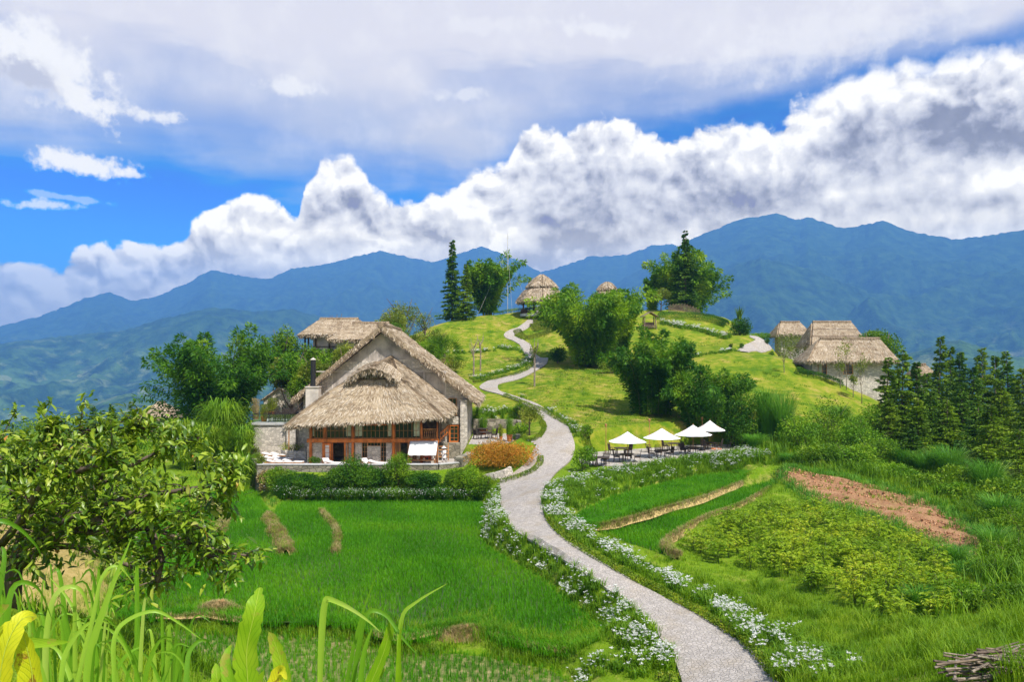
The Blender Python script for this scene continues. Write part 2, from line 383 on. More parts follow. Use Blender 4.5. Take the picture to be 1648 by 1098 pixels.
def poly_sd(poly, x, y):
    """signed distance to polygon (negative inside), vectorised"""
    P = np.asarray(poly, float); n = len(P); d = np.full(x.shape, 1e9); ins = np.zeros(x.shape, bool)
    for i in range(n):
        ax, ay = P[i]; bx, by = P[(i + 1) % n]; ex, ey = bx - ax, by - ay
        t = np.clip(((x - ax) * ex + (y - ay) * ey) / (ex * ex + ey * ey + 1e-12), 0, 1)
        d = np.minimum(d, np.hypot(x - ax - t * ex, y - ay - t * ey))
        c = ((ay > y) != (by > y)) & (x < (bx - ax) * (y - ay) / (by - ay + 1e-15) + ax); ins ^= c
    return np.where(ins, -d, d)
def smooth_poly(P, k=6, closed=True):
    P = np.asarray(P, float); n = len(P); out = []
    rng = range(n) if closed else range(n - 1)
    for i in rng:
        if closed: p0, p1, p2, p3 = P[i - 1], P[i], P[(i + 1) % n], P[(i + 2) % n]
        else: p0, p1, p2, p3 = P[max(i - 1, 0)], P[i], P[i + 1], P[min(i + 2, n - 1)]
        for j in range(k):
            t = j / k; out.append(0.5 * ((2 * p1) + (p2 - p0) * t + (2 * p0 - 5 * p1 + 4 * p2 - p3) * t * t + (3 * p1 - p0 - 3 * p2 + p3) * t ** 3))
    if not closed: out.append(P[-1])
    return np.array(out)

PADDY = {  # flat fields: level, outline in photo pixels on that level
    'main': (-12.6, [(250, 838), (300, 800), (400, 790), (425, 812), (440, 826), (465, 808), (600, 807), (768, 807), (776, 868), (812, 896), (868, 928), (915, 968), (958, 1003), (968, 1030), (925, 1046), (860, 1040), (800, 1022), (742, 1008), (650, 1028), (560, 1002), (400, 1000), (330, 985), (230, 992), (190, 960), (200, 890)]),
    'lower': (-13.15, [(120, 1010), (240, 1006), (400, 1018), (560, 1022), (660, 1046), (760, 1052), (840, 1066), (900, 1082), (900, 1125), (500, 1140), (120, 1140)]),
    'upper_strip': (-10.7, [(926, 832), (962, 810), (1030, 788), (1100, 772), (1160, 762), (1198, 766), (1150, 786), (1080, 804), (1000, 829), (948, 845)]),
    'lower_strip': (-11.3, [(950, 851), (1010, 836), (1090, 814), (1170, 793), (1238, 777), (1246, 786), (1190, 816), (1125, 838), (1074, 872), (1083, 897), (1040, 884), (990, 868)]),
}
PAD = {k: (z, smooth_poly([PZ(px, py, z)[:2] for px, py in pts], 5)) for k, (z, pts) in PADDY.items()}
TERR = {  # paved levels: level, outline in world metres
    'house': (-10.35, [(-24.1, 73.6), (-7.0, 73.6), (-4.9, 75.0), (-4.9, 80.5), (-5.2, 83.5), (-5.2, 96), (-28.5, 96), (-28.2, 84)]),
    'patio': (-8.7, [(-4.5, 80.6), (-1.3, 80.0), (0.6, 82.2), (0.7, 92), (-4.5, 92)]),
    'cafe': (-9.5, [PZ(px, py, -9.5)[:2] for px, py in [(935, 747), (1010, 753), (1080, 744), (1150, 735), (1200, 724), (1190, 716), (1120, 716), (1040, 722), (960, 728), (930, 735)]]),
}
def H(x, y, path=False):
    x = np.asarray(x, float); y = np.asarray(y, float); z = H0(x, y)
    z = z + 0.07 * np.sin(x * 0.9 + 1.3 * np.sin(y * 0.31)) * np.sin(y * 0.7 + np.sin(x * 0.4)) + 0.03 * np.sin(x * 2.3 + y) * np.sin(y * 1.9 - x * 0.7)
    for lev, poly in TERR.values():
        sd = poly_sd(poly, x, y); w = np.clip(1 - sd / 1.2, 0, 1); w = w * w * (3 - 2 * w); z = z * (1 - w) + lev * w
    for lev, poly in PAD.values():
        sd = poly_sd(poly, x, y); w = np.clip(1 - (sd - 0.05) / 1.0, 0, 1); w = w * w * (3 - 2 * w); z = z * (1 - w) + lev * w
    return z
def G(px, py, lift=0.0, dmin=2.0, dmax=230.0):
    """world point where the sight line through a photo pixel meets the terrain"""
    d = np.linspace(dmin, dmax, 1500); r = (px - CX) / F; s = (HZ - py) / F
    g = d * s - H(d * r, d) - lift; k = np.where(g < 0)[0]
    if not len(k):
        j = int(np.argmin(g)); return (d[j] * r, d[j], float(H(d[j] * r, d[j])))
    j = k[0]
    if j == 0: return (d[0] * r, d[0], float(H(d[0] * r, d[0])))
    f = g[j - 1] / (g[j - 1] - g[j]); dd = d[j - 1] + (d[j] - d[j - 1]) * f
    return (dd * r, dd, float(H(dd * r, dd)))

def GD(px, d, lift=0.0):
    x = (px - CX) / F * d; return (x, d, float(H(x, d)) + lift)
def TOP(py, loc): return (HZ - py) / F * loc[1] - loc[2]      # height of a thing at loc whose top shows at photo row py
PATH_PAIRS = [((1105, 1140), (1282, 1140)), ((1096, 1092), (1250, 1096)), ((1072, 1040), (1205, 1044)), ((1010, 975), (1122, 990)), ((938, 922), (1036, 945)), ((870, 880), (952, 895)), ((824, 850), (896, 858)), ((806, 818), (876, 825)),
              ((806, 790), (878, 788)), ((822, 766), (894, 762)), ((848, 744), (917, 742)), ((860, 722), (925, 722)), ((872, 704), (921, 702)), ((879, 688), (910, 682)), ((868, 668), (884, 664)), ((842, 650), (864, 650)), ((808, 636), (830, 638)),
              ((779, 628), (806, 630)), ((772, 622), (801, 623)), ((786, 613), (806, 617)), ((815, 606), (835, 610)), ((842, 594), (862, 597)), ((858, 583), (879, 586)), ((860, 575), (882, 576))]
NARROW_PX = [(864, 578), (858, 574), (850, 566), (846, 556), (836, 549), (822, 543), (819, 539), (826, 534), (838, 529), (850, 521), (858, 514)]
RIGHT_PX = [(1194, 566), (1208, 560), (1222, 556), (1232, 551), (1226, 546), (1216, 543), (1222, 540)]

def strip_from(L, R, name, mat, lift, cross=6, edge=0.12):
    V = []; n = len(L)
    for a, b in zip(L, R):
        for j in range(cross + 1):
            q = a + (b - a) * j / cross; V.append((q[0], q[1]))
    V = np.array(V); z = H0(V[:, 0], V[:, 1]); z = H(V[:, 0], V[:, 1])
    Z = z.reshape(n, cross + 1)
    T = np.column_stack([V, Z.ravel() + lift]); B = T.copy(); B[:, 2] -= edge
    c = cross + 1; m = n * c; Q = [[i * c + j, i * c + j + 1, (i + 1) * c + j + 1, (i + 1) * c + j] for i in range(n - 1) for j in range(cross)]
    Q += [[i * c, (i + 1) * c, m + (i + 1) * c, m + i * c] for i in range(n - 1)] + [[m + i * c + cross, m + (i + 1) * c + cross, (i + 1) * c + cross, i * c + cross] for i in range(n - 1)]
    return np.concatenate([T, B]), np.array(Q), Z
def world_pairs(pairs, k=7):
    a = smooth_poly([p[0] for p in pairs], k, False); b = smooth_poly([p[1] for p in pairs], k, False)
    return np.array([G(*p)[:2] for p in a]), np.array([G(*p)[:2] for p in b])
def ribbon(px_pts, w, k=5):
    c = np.array([G(*p)[:2] for p in smooth_poly(px_pts, k, False)]); c = smooth_poly(c[::2], 2, False)
    t = np.gradient(c, axis=0); t /= np.linalg.norm(t, axis=1, keepdims=True) + 1e-9; nrm = np.column_stack([-t[:, 1], t[:, 0]])
    return c - nrm * w / 2, c + nrm * w / 2
PL, PR = world_pairs(PATH_PAIRS)
NL, NR = ribbon(NARROW_PX, 1.9)
RL, RR = ribbon(RIGHT_PX, 2.1)
PATH_POLYS = [np.concatenate([a, b[::-1]]) for a, b in ((PL, PR), (NL, NR), (RL, RR))]

SOIL_PX = [(1253, 757), (1290, 758), (1350, 768), (1430, 790), (1500, 812), (1550, 840), (1575, 862), (1572, 915), (1552, 922), (1510, 880), (1450, 850), (1390, 830), (1330, 812), (1290, 794), (1262, 774)]
SOIL = np.array([G(*p)[:2] for p in SOIL_PX])

def terrain_material():
    m, t = fresh('ground'); p = pos(t); z = attr(t, 'zone', True); sp = t.new('ShaderNodeSeparateColor'); t.l.new(z, sp.inputs[0])
    soil, lawn, dry = (X(t, sp.outputs[k]) for k in range(3))
    n1 = t.noise(p, 0.12, 4, 0.6); n2 = t.noise(p, 0.9, 5, 0.65); n3 = t.noise(p, 6.0, 4, 0.7); n4 = t.noise(t.vmul(p, (1, 0.45, 1)), 0.35, 4, 0.6)
    rough_g = t.ramp(n2 * 0.55 + n3 * 0.45, [(0.3, (0.06, 0.13, 0.004)), (0.5, (0.14, 0.24, 0.008)), (0.68, (0.25, 0.29, 0.035))])
    lawn_g = t.ramp(n2 * 0.45 + n4 * 0.45 + n3 * 0.1, [(0.36, (0.07, 0.145, 0.004)), (0.455, (0.135, 0.205, 0.008)), (0.52, (0.215, 0.25, 0.018)), (0.585, (0.30, 0.27, 0.04)), (0.66, (0.40, 0.32, 0.10))])
    soil_c = t.ramp(n2 * 0.5 + n3 * 0.5, [(0.3, (0.20, 0.10, 0.045)), (0.5, (0.36, 0.19, 0.095)), (0.7, (0.50, 0.30, 0.16))])
    dry_c = t.ramp(n2 * 0.5 + n3 * 0.5, [(0.3, (0.17, 0.15, 0.03)), (0.55, (0.38, 0.28, 0.10)), (0.75, (0.50, 0.38, 0.17))])
    c = t.mix(lawn, rough_g, lawn_g)
    c = t.mix(lawn * t.ss(t.noise(t.vmul(p, (0.10, 0.42, 0.6)), 1.0, 4, 0.65), 0.54, 0.62) * 0.55, c, (0.06, 0.15, 0.006))
    c = t.mix((dry * 1.6 + (n2 - 0.5) * 1.2 - 0.3).cl(), c, dry_c)
    c = t.mix((soil * 2.0 + (n3 - 0.5) * 0.9 - 0.5).cl(), c, soil_c)
    c = t.mix(t.ss(n1 * 0.4 + n2 * 0.35 + n4 * 0.25, 0.53, 0.64) * 0.6, c, dry_c)
    return finish(m, t, c, 0.95, bump=n3 + n2 * 0.5, bump_d=0.12, bump_s=0.7, spec=0.1)

def paving_material(name, base, scale=1.0, joint=(0.16, 0.145, 0.12), w=0.055):
    m, t = fresh(name); p = t.vmul(pos(t), (1, 1, 0)); q = t.vadd(p, t.comb(t.noise(p, 0.8, 2) * 0.3, t.noise(p, 1.1, 2) * 0.3))
    e = t.voro(q, scale, 'DISTANCE_TO_EDGE', dim='2D'); nd = t.new('ShaderNodeTexVoronoi', voronoi_dimensions='2D'); t.put(nd.inputs['Vector'], q); nd.inputs['Scale'].default_value = scale
    cell = t.new('ShaderNodeSeparateColor'); t.l.new(nd.outputs['Color'], cell.inputs[0]); r = X(t, cell.outputs[0])
    n = t.noise(p, 0.35, 4, 0.6); n3 = t.noise(p, 14.0, 3, 0.7)
    v = r * 0.55 + n3 * 0.25 + n * 0.35
    c = t.ramp(v, [(0.2, tuple(k * 0.78 for k in base)), (0.55, base), (0.9, tuple(min(1, k * 1.22) for k in base))])
    c = t.mix(t.ss(n, 0.48, 0.66) * 0.5, c, tuple(k * f for k, f in zip(base, (0.80, 0.72, 0.55))))
    c = t.mix(t.ss(e, w, 0.01), c, joint)
    return finish(m, t, c, 0.8, bump=t.ss(e, 0.0, 0.12) + n3 * 0.25, bump_d=0.04, bump_s=0.6, spec=0.25)

def build_near_terrain():
    xs = np.concatenate([np.arange(-130, -45, 2.5), np.arange(-45, 62, 0.42), np.arange(62, 132, 2.5)])
    ys = np.concatenate([np.arange(-9, 2, 1.0), np.arange(2, 92, 0.42), np.arange(92, 175, 0.8), np.arange(175, 246, 2.5)])
    Xg, Yg = np.meshgrid(xs, ys); Z = H(Xg, Yg)
    ins = np.zeros(Xg.shape)
    for P in PATH_POLYS:
        sd = poly_sd(P, Xg, Yg); Z -= np.clip(0.35 - sd, 0, 0.35) / 0.35 * 0.14
    for lev, P in list(PAD.values()) + list(TERR.values()):
        sd = poly_sd(P, Xg, Yg); Z -= np.clip(-sd, 0, 0.3) / 0.3 * 0.07
    # furrows on the tilled plot
    sd = poly_sd(SOIL, Xg, Yg); soil = np.clip(0.6 - sd, 0, 1)
    Z += np.where(sd < 0, 0.24 * np.sin((Xg * 0.86 + Yg * 0.5) * 2.9 + 0.6 * np.sin(Yg * .7)), 0) * np.clip(-sd, 0, 1)
    e = np.minimum.reduce([Xg + 130, 131 - Xg, 246 - Yg, Yg + 60]); Z -= np.clip(12 - e, 0, 12) * 2.0
    # mown lawns on the hill, dry banks along the fields
    lawn = 1 / (1 + np.exp(-(Yg - 84 + 0.2 * np.abs(Xg - 8)) / 1.2)) * np.clip((Xg + 24) / 6, 0, 1)
    lawn *= np.clip((58 - Xg) / 8, 0, 1)
    lawn = np.maximum(lawn, np.clip((Yg - 76) / 3, 0, 1) * np.clip((Xg - 4) / 2, 0, 1) * np.clip((22 - Xg) / 6, 0, 1))
    dry = np.zeros(Xg.shape)
    for lev, P in PAD.values():
        sdp = poly_sd(P, Xg, Yg); dry = np.maximum(dry, np.exp(-((sdp - 0.35) / 0.3) ** 2) * 0.36)
    dry = np.maximum(dry, np.exp(-((Xg + 27) / 8) ** 2 - ((Yg - 41) / 6) ** 2) * 1.0)
    zone = np.stack([soil, np.clip(lawn, 0, 1), np.clip(dry, 0, 1), np.ones(Xg.shape)], -1).reshape(-1, 4)
    ny, nx = Xg.shape; i = np.arange(ny - 1)[:, None] * nx + np.arange(nx - 1)[None]; Q = np.stack([i, i + 1, i + nx + 1, i + nx], -1).reshape(-1, 4)
    o = npmesh('ground', np.stack([Xg, Yg, Z], -1).reshape(-1, 3), [Q], terrain_material(), smooth=True, attrs={'zone': zone})
    return tag(o, kind='structure')
build_near_terrain()

MAT_PATH = paving_material('stone_paving', (0.42, 0.375, 0.33), 6.5, joint=(0.20, 0.18, 0.15))
MAT_PAVE = paving_material('patio_paving', (0.44, 0.395, 0.35), 1.7, w=0.03)
for (a, b), nm in (((PL, PR), 'path'), ((NL, NR), 'footpath'), ((RL, RR), 'footpath')):
    V, Q, _ = strip_from(a, b, nm, MAT_PATH, 0.03)
    tag(npmesh(nm, V, [Q], MAT_PATH), kind='structure')
def flat_sheet(name, lev, poly, mat, lift, z_under=0.3):
    m = MB(); m.prism([tuple(p) for p in poly], lev - z_under, lev + lift); return tag(m.build(name, mat), kind='structure')
flat_sheet('house_terrace', *TERR['house'], MAT_PAVE, 0.02)
flat_sheet('side_patio', *TERR['patio'], MAT_PAVE, 0.02)
flat_sheet('cafe_terrace', *TERR['cafe'], MAT_PAVE, 0.02)
# forecourt joining the path to the house terrace
fc = [G(px, py)[:2] for px, py in [(812, 792), (800, 780), (806, 770), (830, 764), (850, 752), (866, 738), (868, 724), (858, 714), (845, 709), (868, 703), (890, 712), (900, 742), (880, 775), (850, 795)]]
FORE = np.array(fc)
FORE2 = np.array([(-5.2, 74.6), (-2.6, 74.0), (-0.2, 77.5), (0.6, 81.9), (-4.6, 80.8)])
def draped(name, poly, mat, lift, step=0.5):
    P = np.asarray(poly); x0, y0 = P.min(0) - step; x1, y1 = P.max(0) + step
    Xg, Yg = np.meshgrid(np.arange(x0, x1, step), np.arange(y0, y1, step)); ny, nx = Xg.shape
    ok = poly_sd(P, Xg, Yg) < step * 0.3; i = np.arange(ny - 1)[:, None] * nx + np.arange(nx - 1)[None]
    q = ok[:-1, :-1] & ok[1:, :-1] & ok[:-1, 1:] & ok[1:, 1:]
    Q = np.stack([i, i + 1, i + nx + 1, i + nx], -1)[q]
    return tag(npmesh(name, np.stack([Xg, Yg, H(Xg, Yg) + lift], -1).reshape(-1, 3), [Q], mat, smooth=True), kind='structure')
draped('forecourt', FORE, MAT_PATH, 0.012, 0.25)

# ------------------------------------------------------------------ far valley and mountains (polar grid round the hill)
RIDGES = [  # distance, near half width, crest profile in photo pixels
    (9500, 5200, [(-500, 560), (-200, 545), (0, 525), (60, 510), (100, 495), (140, 478), (175, 470), (210, 484), (250, 478), (300, 456), (340, 433), (370, 440), (430, 450), (470, 432), (530, 424), (580, 410), (615, 403), (650, 412), (700, 422), (740, 408), (775, 396), (800, 405), (840, 422), (870, 438), (905, 428), (950, 412), (1010, 410), (1050, 394), (1080, 392), (1120, 408), (1300, 450), (1648, 480), (2200, 500)]),
    (7800, 4600, [(-500, 640), (700, 620), (900, 520), (1000, 450), (1060, 415), (1110, 385), (1150, 369), (1190, 352), (1250, 343), (1288, 354), (1300, 348), (1358, 367), (1420, 355), (1470, 373), (1540, 385), (1600, 377), (1648, 369), (1800, 350), (2200, 380)]),
    (5600, 2300, [(-500, 560), (0, 552), (100, 541), (200, 531), (260, 513), (340, 494), (400, 500), (470, 497), (520, 510), (600, 520), (700, 500), (800, 520), (900, 560), (1050, 500), (1120, 470), (1180, 428), (1225, 414), (1300, 430), (1400, 470), (1500, 480), (1648, 505), (2200, 520)]),
    (3300, 1300, [(-500, 700), (0, 683), (90, 668), (160, 645), (210, 632), (270, 644), (350, 620), (500, 600), (650, 610), (900, 620), (1300, 615), (1400, 590), (1450, 572), (1500, 556), (1545, 546), (1600, 562), (1648, 574), (2200, 560)]),
]
def vnoise(x, y, seed):
    r = np.random.default_rng(seed); T = r.random((256, 256)); xi = np.floor(x).astype(int); yi = np.floor(y).astype(int); fx = x - xi; fy = y - yi
    fx = fx * fx * (3 - 2 * fx); fy = fy * fy * (3 - 2 * fy); g = lambda a, b: T[a % 256, b % 256]
    return (g(xi, yi) * (1 - fx) + g(xi + 1, yi) * fx) * (1 - fy) + (g(xi, yi + 1) * (1 - fx) + g(xi + 1, yi + 1) * fx) * fy
def ridged(x, y, seed, octs=5):
    a = 0; amp = 1; tot = 0
    for k in range(octs):
        a = a + amp * (1 - np.abs(2 * vnoise(x * 2 ** k + 17 * k, y * 2 ** k + 9 * k, seed + k) - 1)); tot += amp; amp *= 0.5
    return a / tot
def build_mountains():
    az = np.radians(np.linspace(-62, 62, 1100)); r = np.concatenate([np.geomspace(170, 2200, 90, endpoint=False), np.linspace(2200, 12500, 300)])
    A, R = np.meshgrid(az, r); Xg = R * np.sin(A); Yg = R * np.cos(A)
    base = -420 + 40 * (ridged(Xg / 1500, Yg / 1500, 3, 4) - 0.5)
    base = np.where(R < 900, -60 - (base * 0 + 360) * np.clip((R - 170) / 730, 0, 1) ** 0.8, base)
    Z = base.copy()
    for i, (D, Wd, prof) in enumerate(RIDGES):
        pa = np.array([math.atan((p - CX) / F) for p, _ in prof]); ps = np.array([(HZ - q) / F * math.cos(math.atan((p - CX) / F)) for p, q in prof])
        s = np.interp(A, pa, ps)
        # spurs: crest distance wobbles, flanks are cut by gullies running downhill
        Dv = D * (1 + 0.05 * (vnoise(A * 9 + 5, A * 0 + i, 50 + i) - 0.5))
        c = s * Dv; u = (R - Dv) / Wd
        fall = np.clip(1 - np.abs(u), 0, 1); prof_f = fall ** 1.25
        gul = ridged(Xg / 620 + 3 * i, Yg / 900, 20 + 7 * i, 5)
        zz = base + (c - base) * prof_f
        zz += (gul - 0.62) * 470 * np.clip((1 - fall) * 3.2, 0, 1) * np.clip(fall * 3, 0, 1) * (0.45 + 0.55 * min(1, D / 8000))
        zz += (vnoise(A * 260, A * 0 + 3, 90 + i) - 0.5) * D * 0.0022 * (fall > 0.9)
        Z = np.maximum(Z, np.where(u > 0, np.minimum(zz, c), zz))
    ny, nx = A.shape; i = np.arange(ny - 1)[:, None] * nx + np.arange(nx - 1)[None]; Q = np.stack([i, i + 1, i + nx + 1, i + nx], -1).reshape(-1, 4)[:, ::-1]
    m, t = fresh('mountain_forest'); p = pos(t)
    n1 = t.noise(p, 0.0016, 5, 0.62); n2 = t.noise(p, 0.012, 4, 0.7); sp = t.new('ShaderNodeSeparateXYZ'); t.l.new(p, sp.inputs[0]); h = X(t, sp.outputs[2])
    forest = t.ramp(n2, [(0.34, (0.008, 0.024, 0.005)), (0.5, (0.022, 0.058, 0.010)), (0.66, (0.045, 0.095, 0.018))])
    fields = t.ramp(t.voro(p, 0.011, out='Color') , [(0.0, (0.05, 0.11, 0.02)), (0.6, (0.10, 0.18, 0.035)), (1.0, (0.32, 0.30, 0.16))])
    low = t.ss(h + (n1 - 0.5) * 900.0, 330.0, -60.0)
    c = t.mix(low * t.ss(n1 * 0.6 + n2 * 0.4, 0.44, 0.6), forest, fields)
    o = npmesh('mountains', np.stack([Xg, Yg, Z], -1).reshape(-1, 3), [Q], finish(m, t, c, 0.95, bump=n2, bump_d=45, bump_s=0.6, spec=0.05), smooth=True)
    return tag(o, kind='structure')
build_mountains()
def build_plain():   # lowest ground, under everything and out to the horizon
    m = MB(); m.add([(-13400, -2900, -470), (13400, -2900, -470), (13400, 13400, -470), (-13400, 13400, -470)], [[0, 1, 2, 3]])
    mm, t = fresh('valley_floor'); n = t.noise(pos(t), 0.004, 4, 0.6)
    tag(m.build('valley_floor', finish(mm, t, t.ramp(n, [(0.3, (0.03, 0.09, 0.015)), (0.7, (0.1, 0.2, 0.04))]), 0.95, spec=0.05)), kind='structure')
build_plain()
def build_haze():
    m = MB(); m.box(-13500, 13500, -3000, 13500, -471.5, 1520)
    mm = bpy.data.materials.new('haze'); mm.use_nodes = True; nt = mm.node_tree; nt.nodes.clear()
    v = nt.nodes.new('ShaderNodeVolumePrincipled'); o = nt.nodes.new('ShaderNodeOutputMaterial'); nt.links.new(v.outputs[0], o.inputs['Volume'])
    v.inputs['Color'].default_value = (0.15, 0.385, 0.90, 1); v.inputs['Density'].default_value = 0.00014; v.inputs['Anisotropy'].default_value = 0.0
    tag(m.build('haze', mm), kind='stuff')
build_haze()

# ------------------------------------------------------------------ foliage generators
def unit(v): return v / (np.linalg.norm(v, axis=-1, keepdims=True) + 1e-9)
def leafq(C, D, L, Wd, rnd=None, fold=0.0, side=None):
    """rhombic leaves at C pointing along D; returns V, Q"""
    n = len(C); D = unit(D)
    if side is None:
        side = unit(np.cross(D, RNG.normal(size=(n, 3))))
    L = np.broadcast_to(L, (n,))[:, None]; Wd = np.broadcast_to(Wd, (n,))[:, None]
    up = np.cross(side, D) * fold * Wd
    V = np.stack([C, C + D * L * 0.42 + side * Wd / 2 + up, C + D * L, C + D * L * 0.42 - side * Wd / 2 + up], 1).reshape(-1, 3)
    return V, np.arange(4 * n).reshape(n, 4)
def blades(B, Dh, Ht, lean, Wd, seg=3, droop=0.6):
    """grass blades: base B, horizontal heading Dh, height Ht, horizontal reach lean, width"""
    n = len(B); Dh = unit(Dh); Ht = np.broadcast_to(Ht, (n,)); lean = np.broadcast_to(lean, (n,)); Wd = np.broadcast_to(Wd, (n,)); droop = np.broadcast_to(droop, (n,))
    side = np.column_stack([-Dh[:, 1], Dh[:, 0], np.zeros(n)]); rows = []
    tw = RNG.uniform(-1, 1, n)[:, None] * 0.6; side = unit(side + Dh * tw)
    for k in range(seg + 1):
        t = k / seg
        z = Ht * (t * (1 + droop) - droop * t ** 2.6 * 1.15); h = lean * t ** 1.8
        c = B + Dh * h[:, None] + np.array([0, 0, 1.]) * z[:, None]; w = (Wd * (1 - t ** 1.5) * 0.5 + 0.0008)[:, None]
        rows.append(c - side * w); rows.append(c + side * w)
    V = np.stack(rows, 1); m = 2 * (seg + 1); base = (np.arange(n) * m)[:, None]
    Q = np.concatenate([base + np.array([2 * k, 2 * k + 1, 2 * k + 3, 2 * k + 2])[None] for k in range(seg)], 0)
    return V.reshape(-1, 3), Q, np.tile(np.arange(n), seg)

GREEN_D = leaf_mat('leaves_dark', [(0.0, (0.015, 0.065, 0.0030)), (0.45, (0.041, 0.143, 0.0040)), (0.8, (0.112, 0.247, 0.0060)), (1.0, (0.225, 0.351, 0.0100))])
GREEN_M = leaf_mat('leaves_mid', [(0.0, (0.037, 0.106, 0.0030)), (0.45, (0.094, 0.213, 0.0040)), (0.8, (0.206, 0.338, 0.0060)), (1.0, (0.375, 0.450, 0.0150))])
GREEN_L = leaf_mat('leaves_light', [(0.0, (0.061, 0.168, 0.005)), (0.45, (0.149, 0.324, 0.008)), (0.8, (0.297, 0.456, 0.015)), (1.0, (0.486, 0.552, 0.040))])
OLIVE = leaf_mat('leaves_olive', [(0.0, (0.068, 0.095, 0.010)), (0.45, (0.162, 0.230, 0.015)), (0.8, (0.324, 0.365, 0.030)), (1.0, (0.459, 0.324, 0.060))])
CONIF = leaf_mat('conifer_needles', [(0.0, (0.022, 0.066, 0.004)), (0.5, (0.061, 0.156, 0.006)), (0.85, (0.149, 0.264, 0.012)), (1.0, (0.270, 0.384, 0.03))], transl=0.2)
CONIF_L = leaf_mat('conifer_young', [(0.0, (0.047, 0.108, 0.004)), (0.5, (0.121, 0.228, 0.006)), (0.85, (0.257, 0.384, 0.012)), (1.0, (0.432, 0.504, 0.03))], transl=0.25)
BAMB = leaf_mat('bamboo_leaves', [(0.0, (0.030, 0.112, 0.0030)), (0.4, (0.088, 0.225, 0.0040)), (0.75, (0.250, 0.405, 0.0050)), (1.0, (0.550, 0.600, 0.0100))], nscale=0.25, namt=0.55)
BAMB_D = leaf_mat('bamboo_leaves_deep', [(0.0, (0.016, 0.075, 0.0035)), (0.4, (0.043, 0.150, 0.0050)), (0.75, (0.119, 0.270, 0.0070)), (1.0, (0.309, 0.420, 0.0150))], nscale=0.25, namt=0.55)
ORANGE = leaf_mat('leaves_orange', [(0.0, (0.10, 0.17, 0.01)), (0.25, (0.26, 0.20, 0.015)), (0.5, (0.56, 0.25, 0.02)), (0.75, (0.68, 0.32, 0.04)), (0.9, (0.42, 0.36, 0.03)), (1.0, (0.2, 0.3, 0.02))], nscale=0.8, namt=0.35)
RICE = leaf_mat('rice_blades', [(0.0, (0.05, 0.22, 0.001)), (0.5, (0.10, 0.34, 0.002)), (0.85, (0.15, 0.40, 0.003)), (1.0, (0.30, 0.45, 0.01))], nscale=0.18, namt=0.55, transl=0.4)
GRASS = leaf_mat('grass_blades', [(0.0, (0.07, 0.18, 0.003)), (0.4, (0.16, 0.31, 0.006)), (0.8, (0.28, 0.42, 0.012)), (0.94, (0.42, 0.48, 0.04)), (1.0, (0.58, 0.44, 0.18))], nscale=0.5, namt=0.5, transl=0.4)
GRASS_D = leaf_mat('reed_blades', [(0.0, (0.035, 0.143, 0.008)), (0.4, (0.084, 0.260, 0.012)), (0.8, (0.182, 0.403, 0.030)), (0.93, (0.336, 0.520, 0.100)), (1.0, (0.588, 0.572, 0.220))], nscale=0.5, namt=0.4, transl=0.3)
LILYL = leaf_mat('lily_leaves', [(0.0, (0.05, 0.14, 0.003)), (0.5, (0.13, 0.28, 0.006)), (0.85, (0.24, 0.40, 0.01)), (1.0, (0.38, 0.48, 0.03))], nscale=0.7, namt=0.35, transl=0.3)
PETAL = leaf_mat('white_petals', [(0.0, (0.72, 0.73, 0.66)), (0.5, (0.82, 0.82, 0.78)), (1.0, (0.9, 0.9, 0.88))], transl=0.3)
DRYG = leaf_mat('dry_grass', [(0.0, (0.14, 0.10, 0.03)), (0.5, (0.32, 0.24, 0.09)), (0.85, (0.48, 0.38, 0.18)), (1.0, (0.2, 0.26, 0.05))], transl=0.2)
HEDGE = leaf_mat('hedge_leaves', [(0.0, (0.066, 0.143, 0.008)), (0.5, (0.165, 0.264, 0.012)), (0.85, (0.297, 0.363, 0.020)), (1.0, (0.418, 0.374, 0.030))], nscale=1.2)
CASS = leaf_mat('cassava_leaves', [(0.0, (0.10, 0.22, 0.004)), (0.4, (0.22, 0.36, 0.008)), (0.8, (0.40, 0.50, 0.015)), (0.97, (0.55, 0.56, 0.04)), (1.0, (0.6, 0.4, 0.06))], transl=0.35)
BARK = plain('bark', (0.13, 0.095, 0.07), 0.9, 0.3, 8, stretch=(1, 1, 0.25), bump=0.02)
BARK_P = plain('pale_bark', (0.26, 0.21, 0.16), 0.9, 0.3, 8, stretch=(1, 1, 0.25))
CULM = plain('bamboo_culm', (0.13, 0.17, 0.04), 0.6, 0.25, 2)

def lumps(n, rx, ry, rz, k, seed, shell=0.55, flat=0.0):
    """points on k lobes filling an ellipsoid: returns points, outward normals, lobe index"""
    r = np.random.default_rng(seed); c = r.normal(size=(k, 3)); c = unit(c) * (r.random((k, 1)) ** 0.45)
    c[:, 2] = np.where(c[:, 2] < -flat, -c[:, 2] * 0.6, c[:, 2])
    s = r.uniform(0.24, 0.46, k); i = r.integers(0, k, n); d = unit(r.normal(size=(n, 3)))
    rad = shell + (1 - shell) * r.random(n) ** 0.5
    p = c[i] * (1 - s[i])[:, None] + d * (s[i] * rad)[:, None]
    return p * np.array([rx, ry, rz]), d, i, r
def crown(name, parent, mat, c, rx, ry, rz, n, k, ls, seed, droop=0.25, aspect=0.45, shell=0.5, flat=0.3):
    p, d, i, r = lumps(n, rx, ry, rz, k, seed, shell, flat)
    D = unit(d + r.normal(size=d.shape) * 0.75 + np.array([0, 0, -droop])); L = ls * r.uniform(0.6, 1.35, n)
    V, Q = leafq(p + np.array(c), D, L, L * aspect)
    lobe = r.random(k)[i]
    return npmesh(name, V, [Q], mat, parent, rnd=np.clip(r.random(n) * 0.7 + lobe * 0.3, 0, 1))

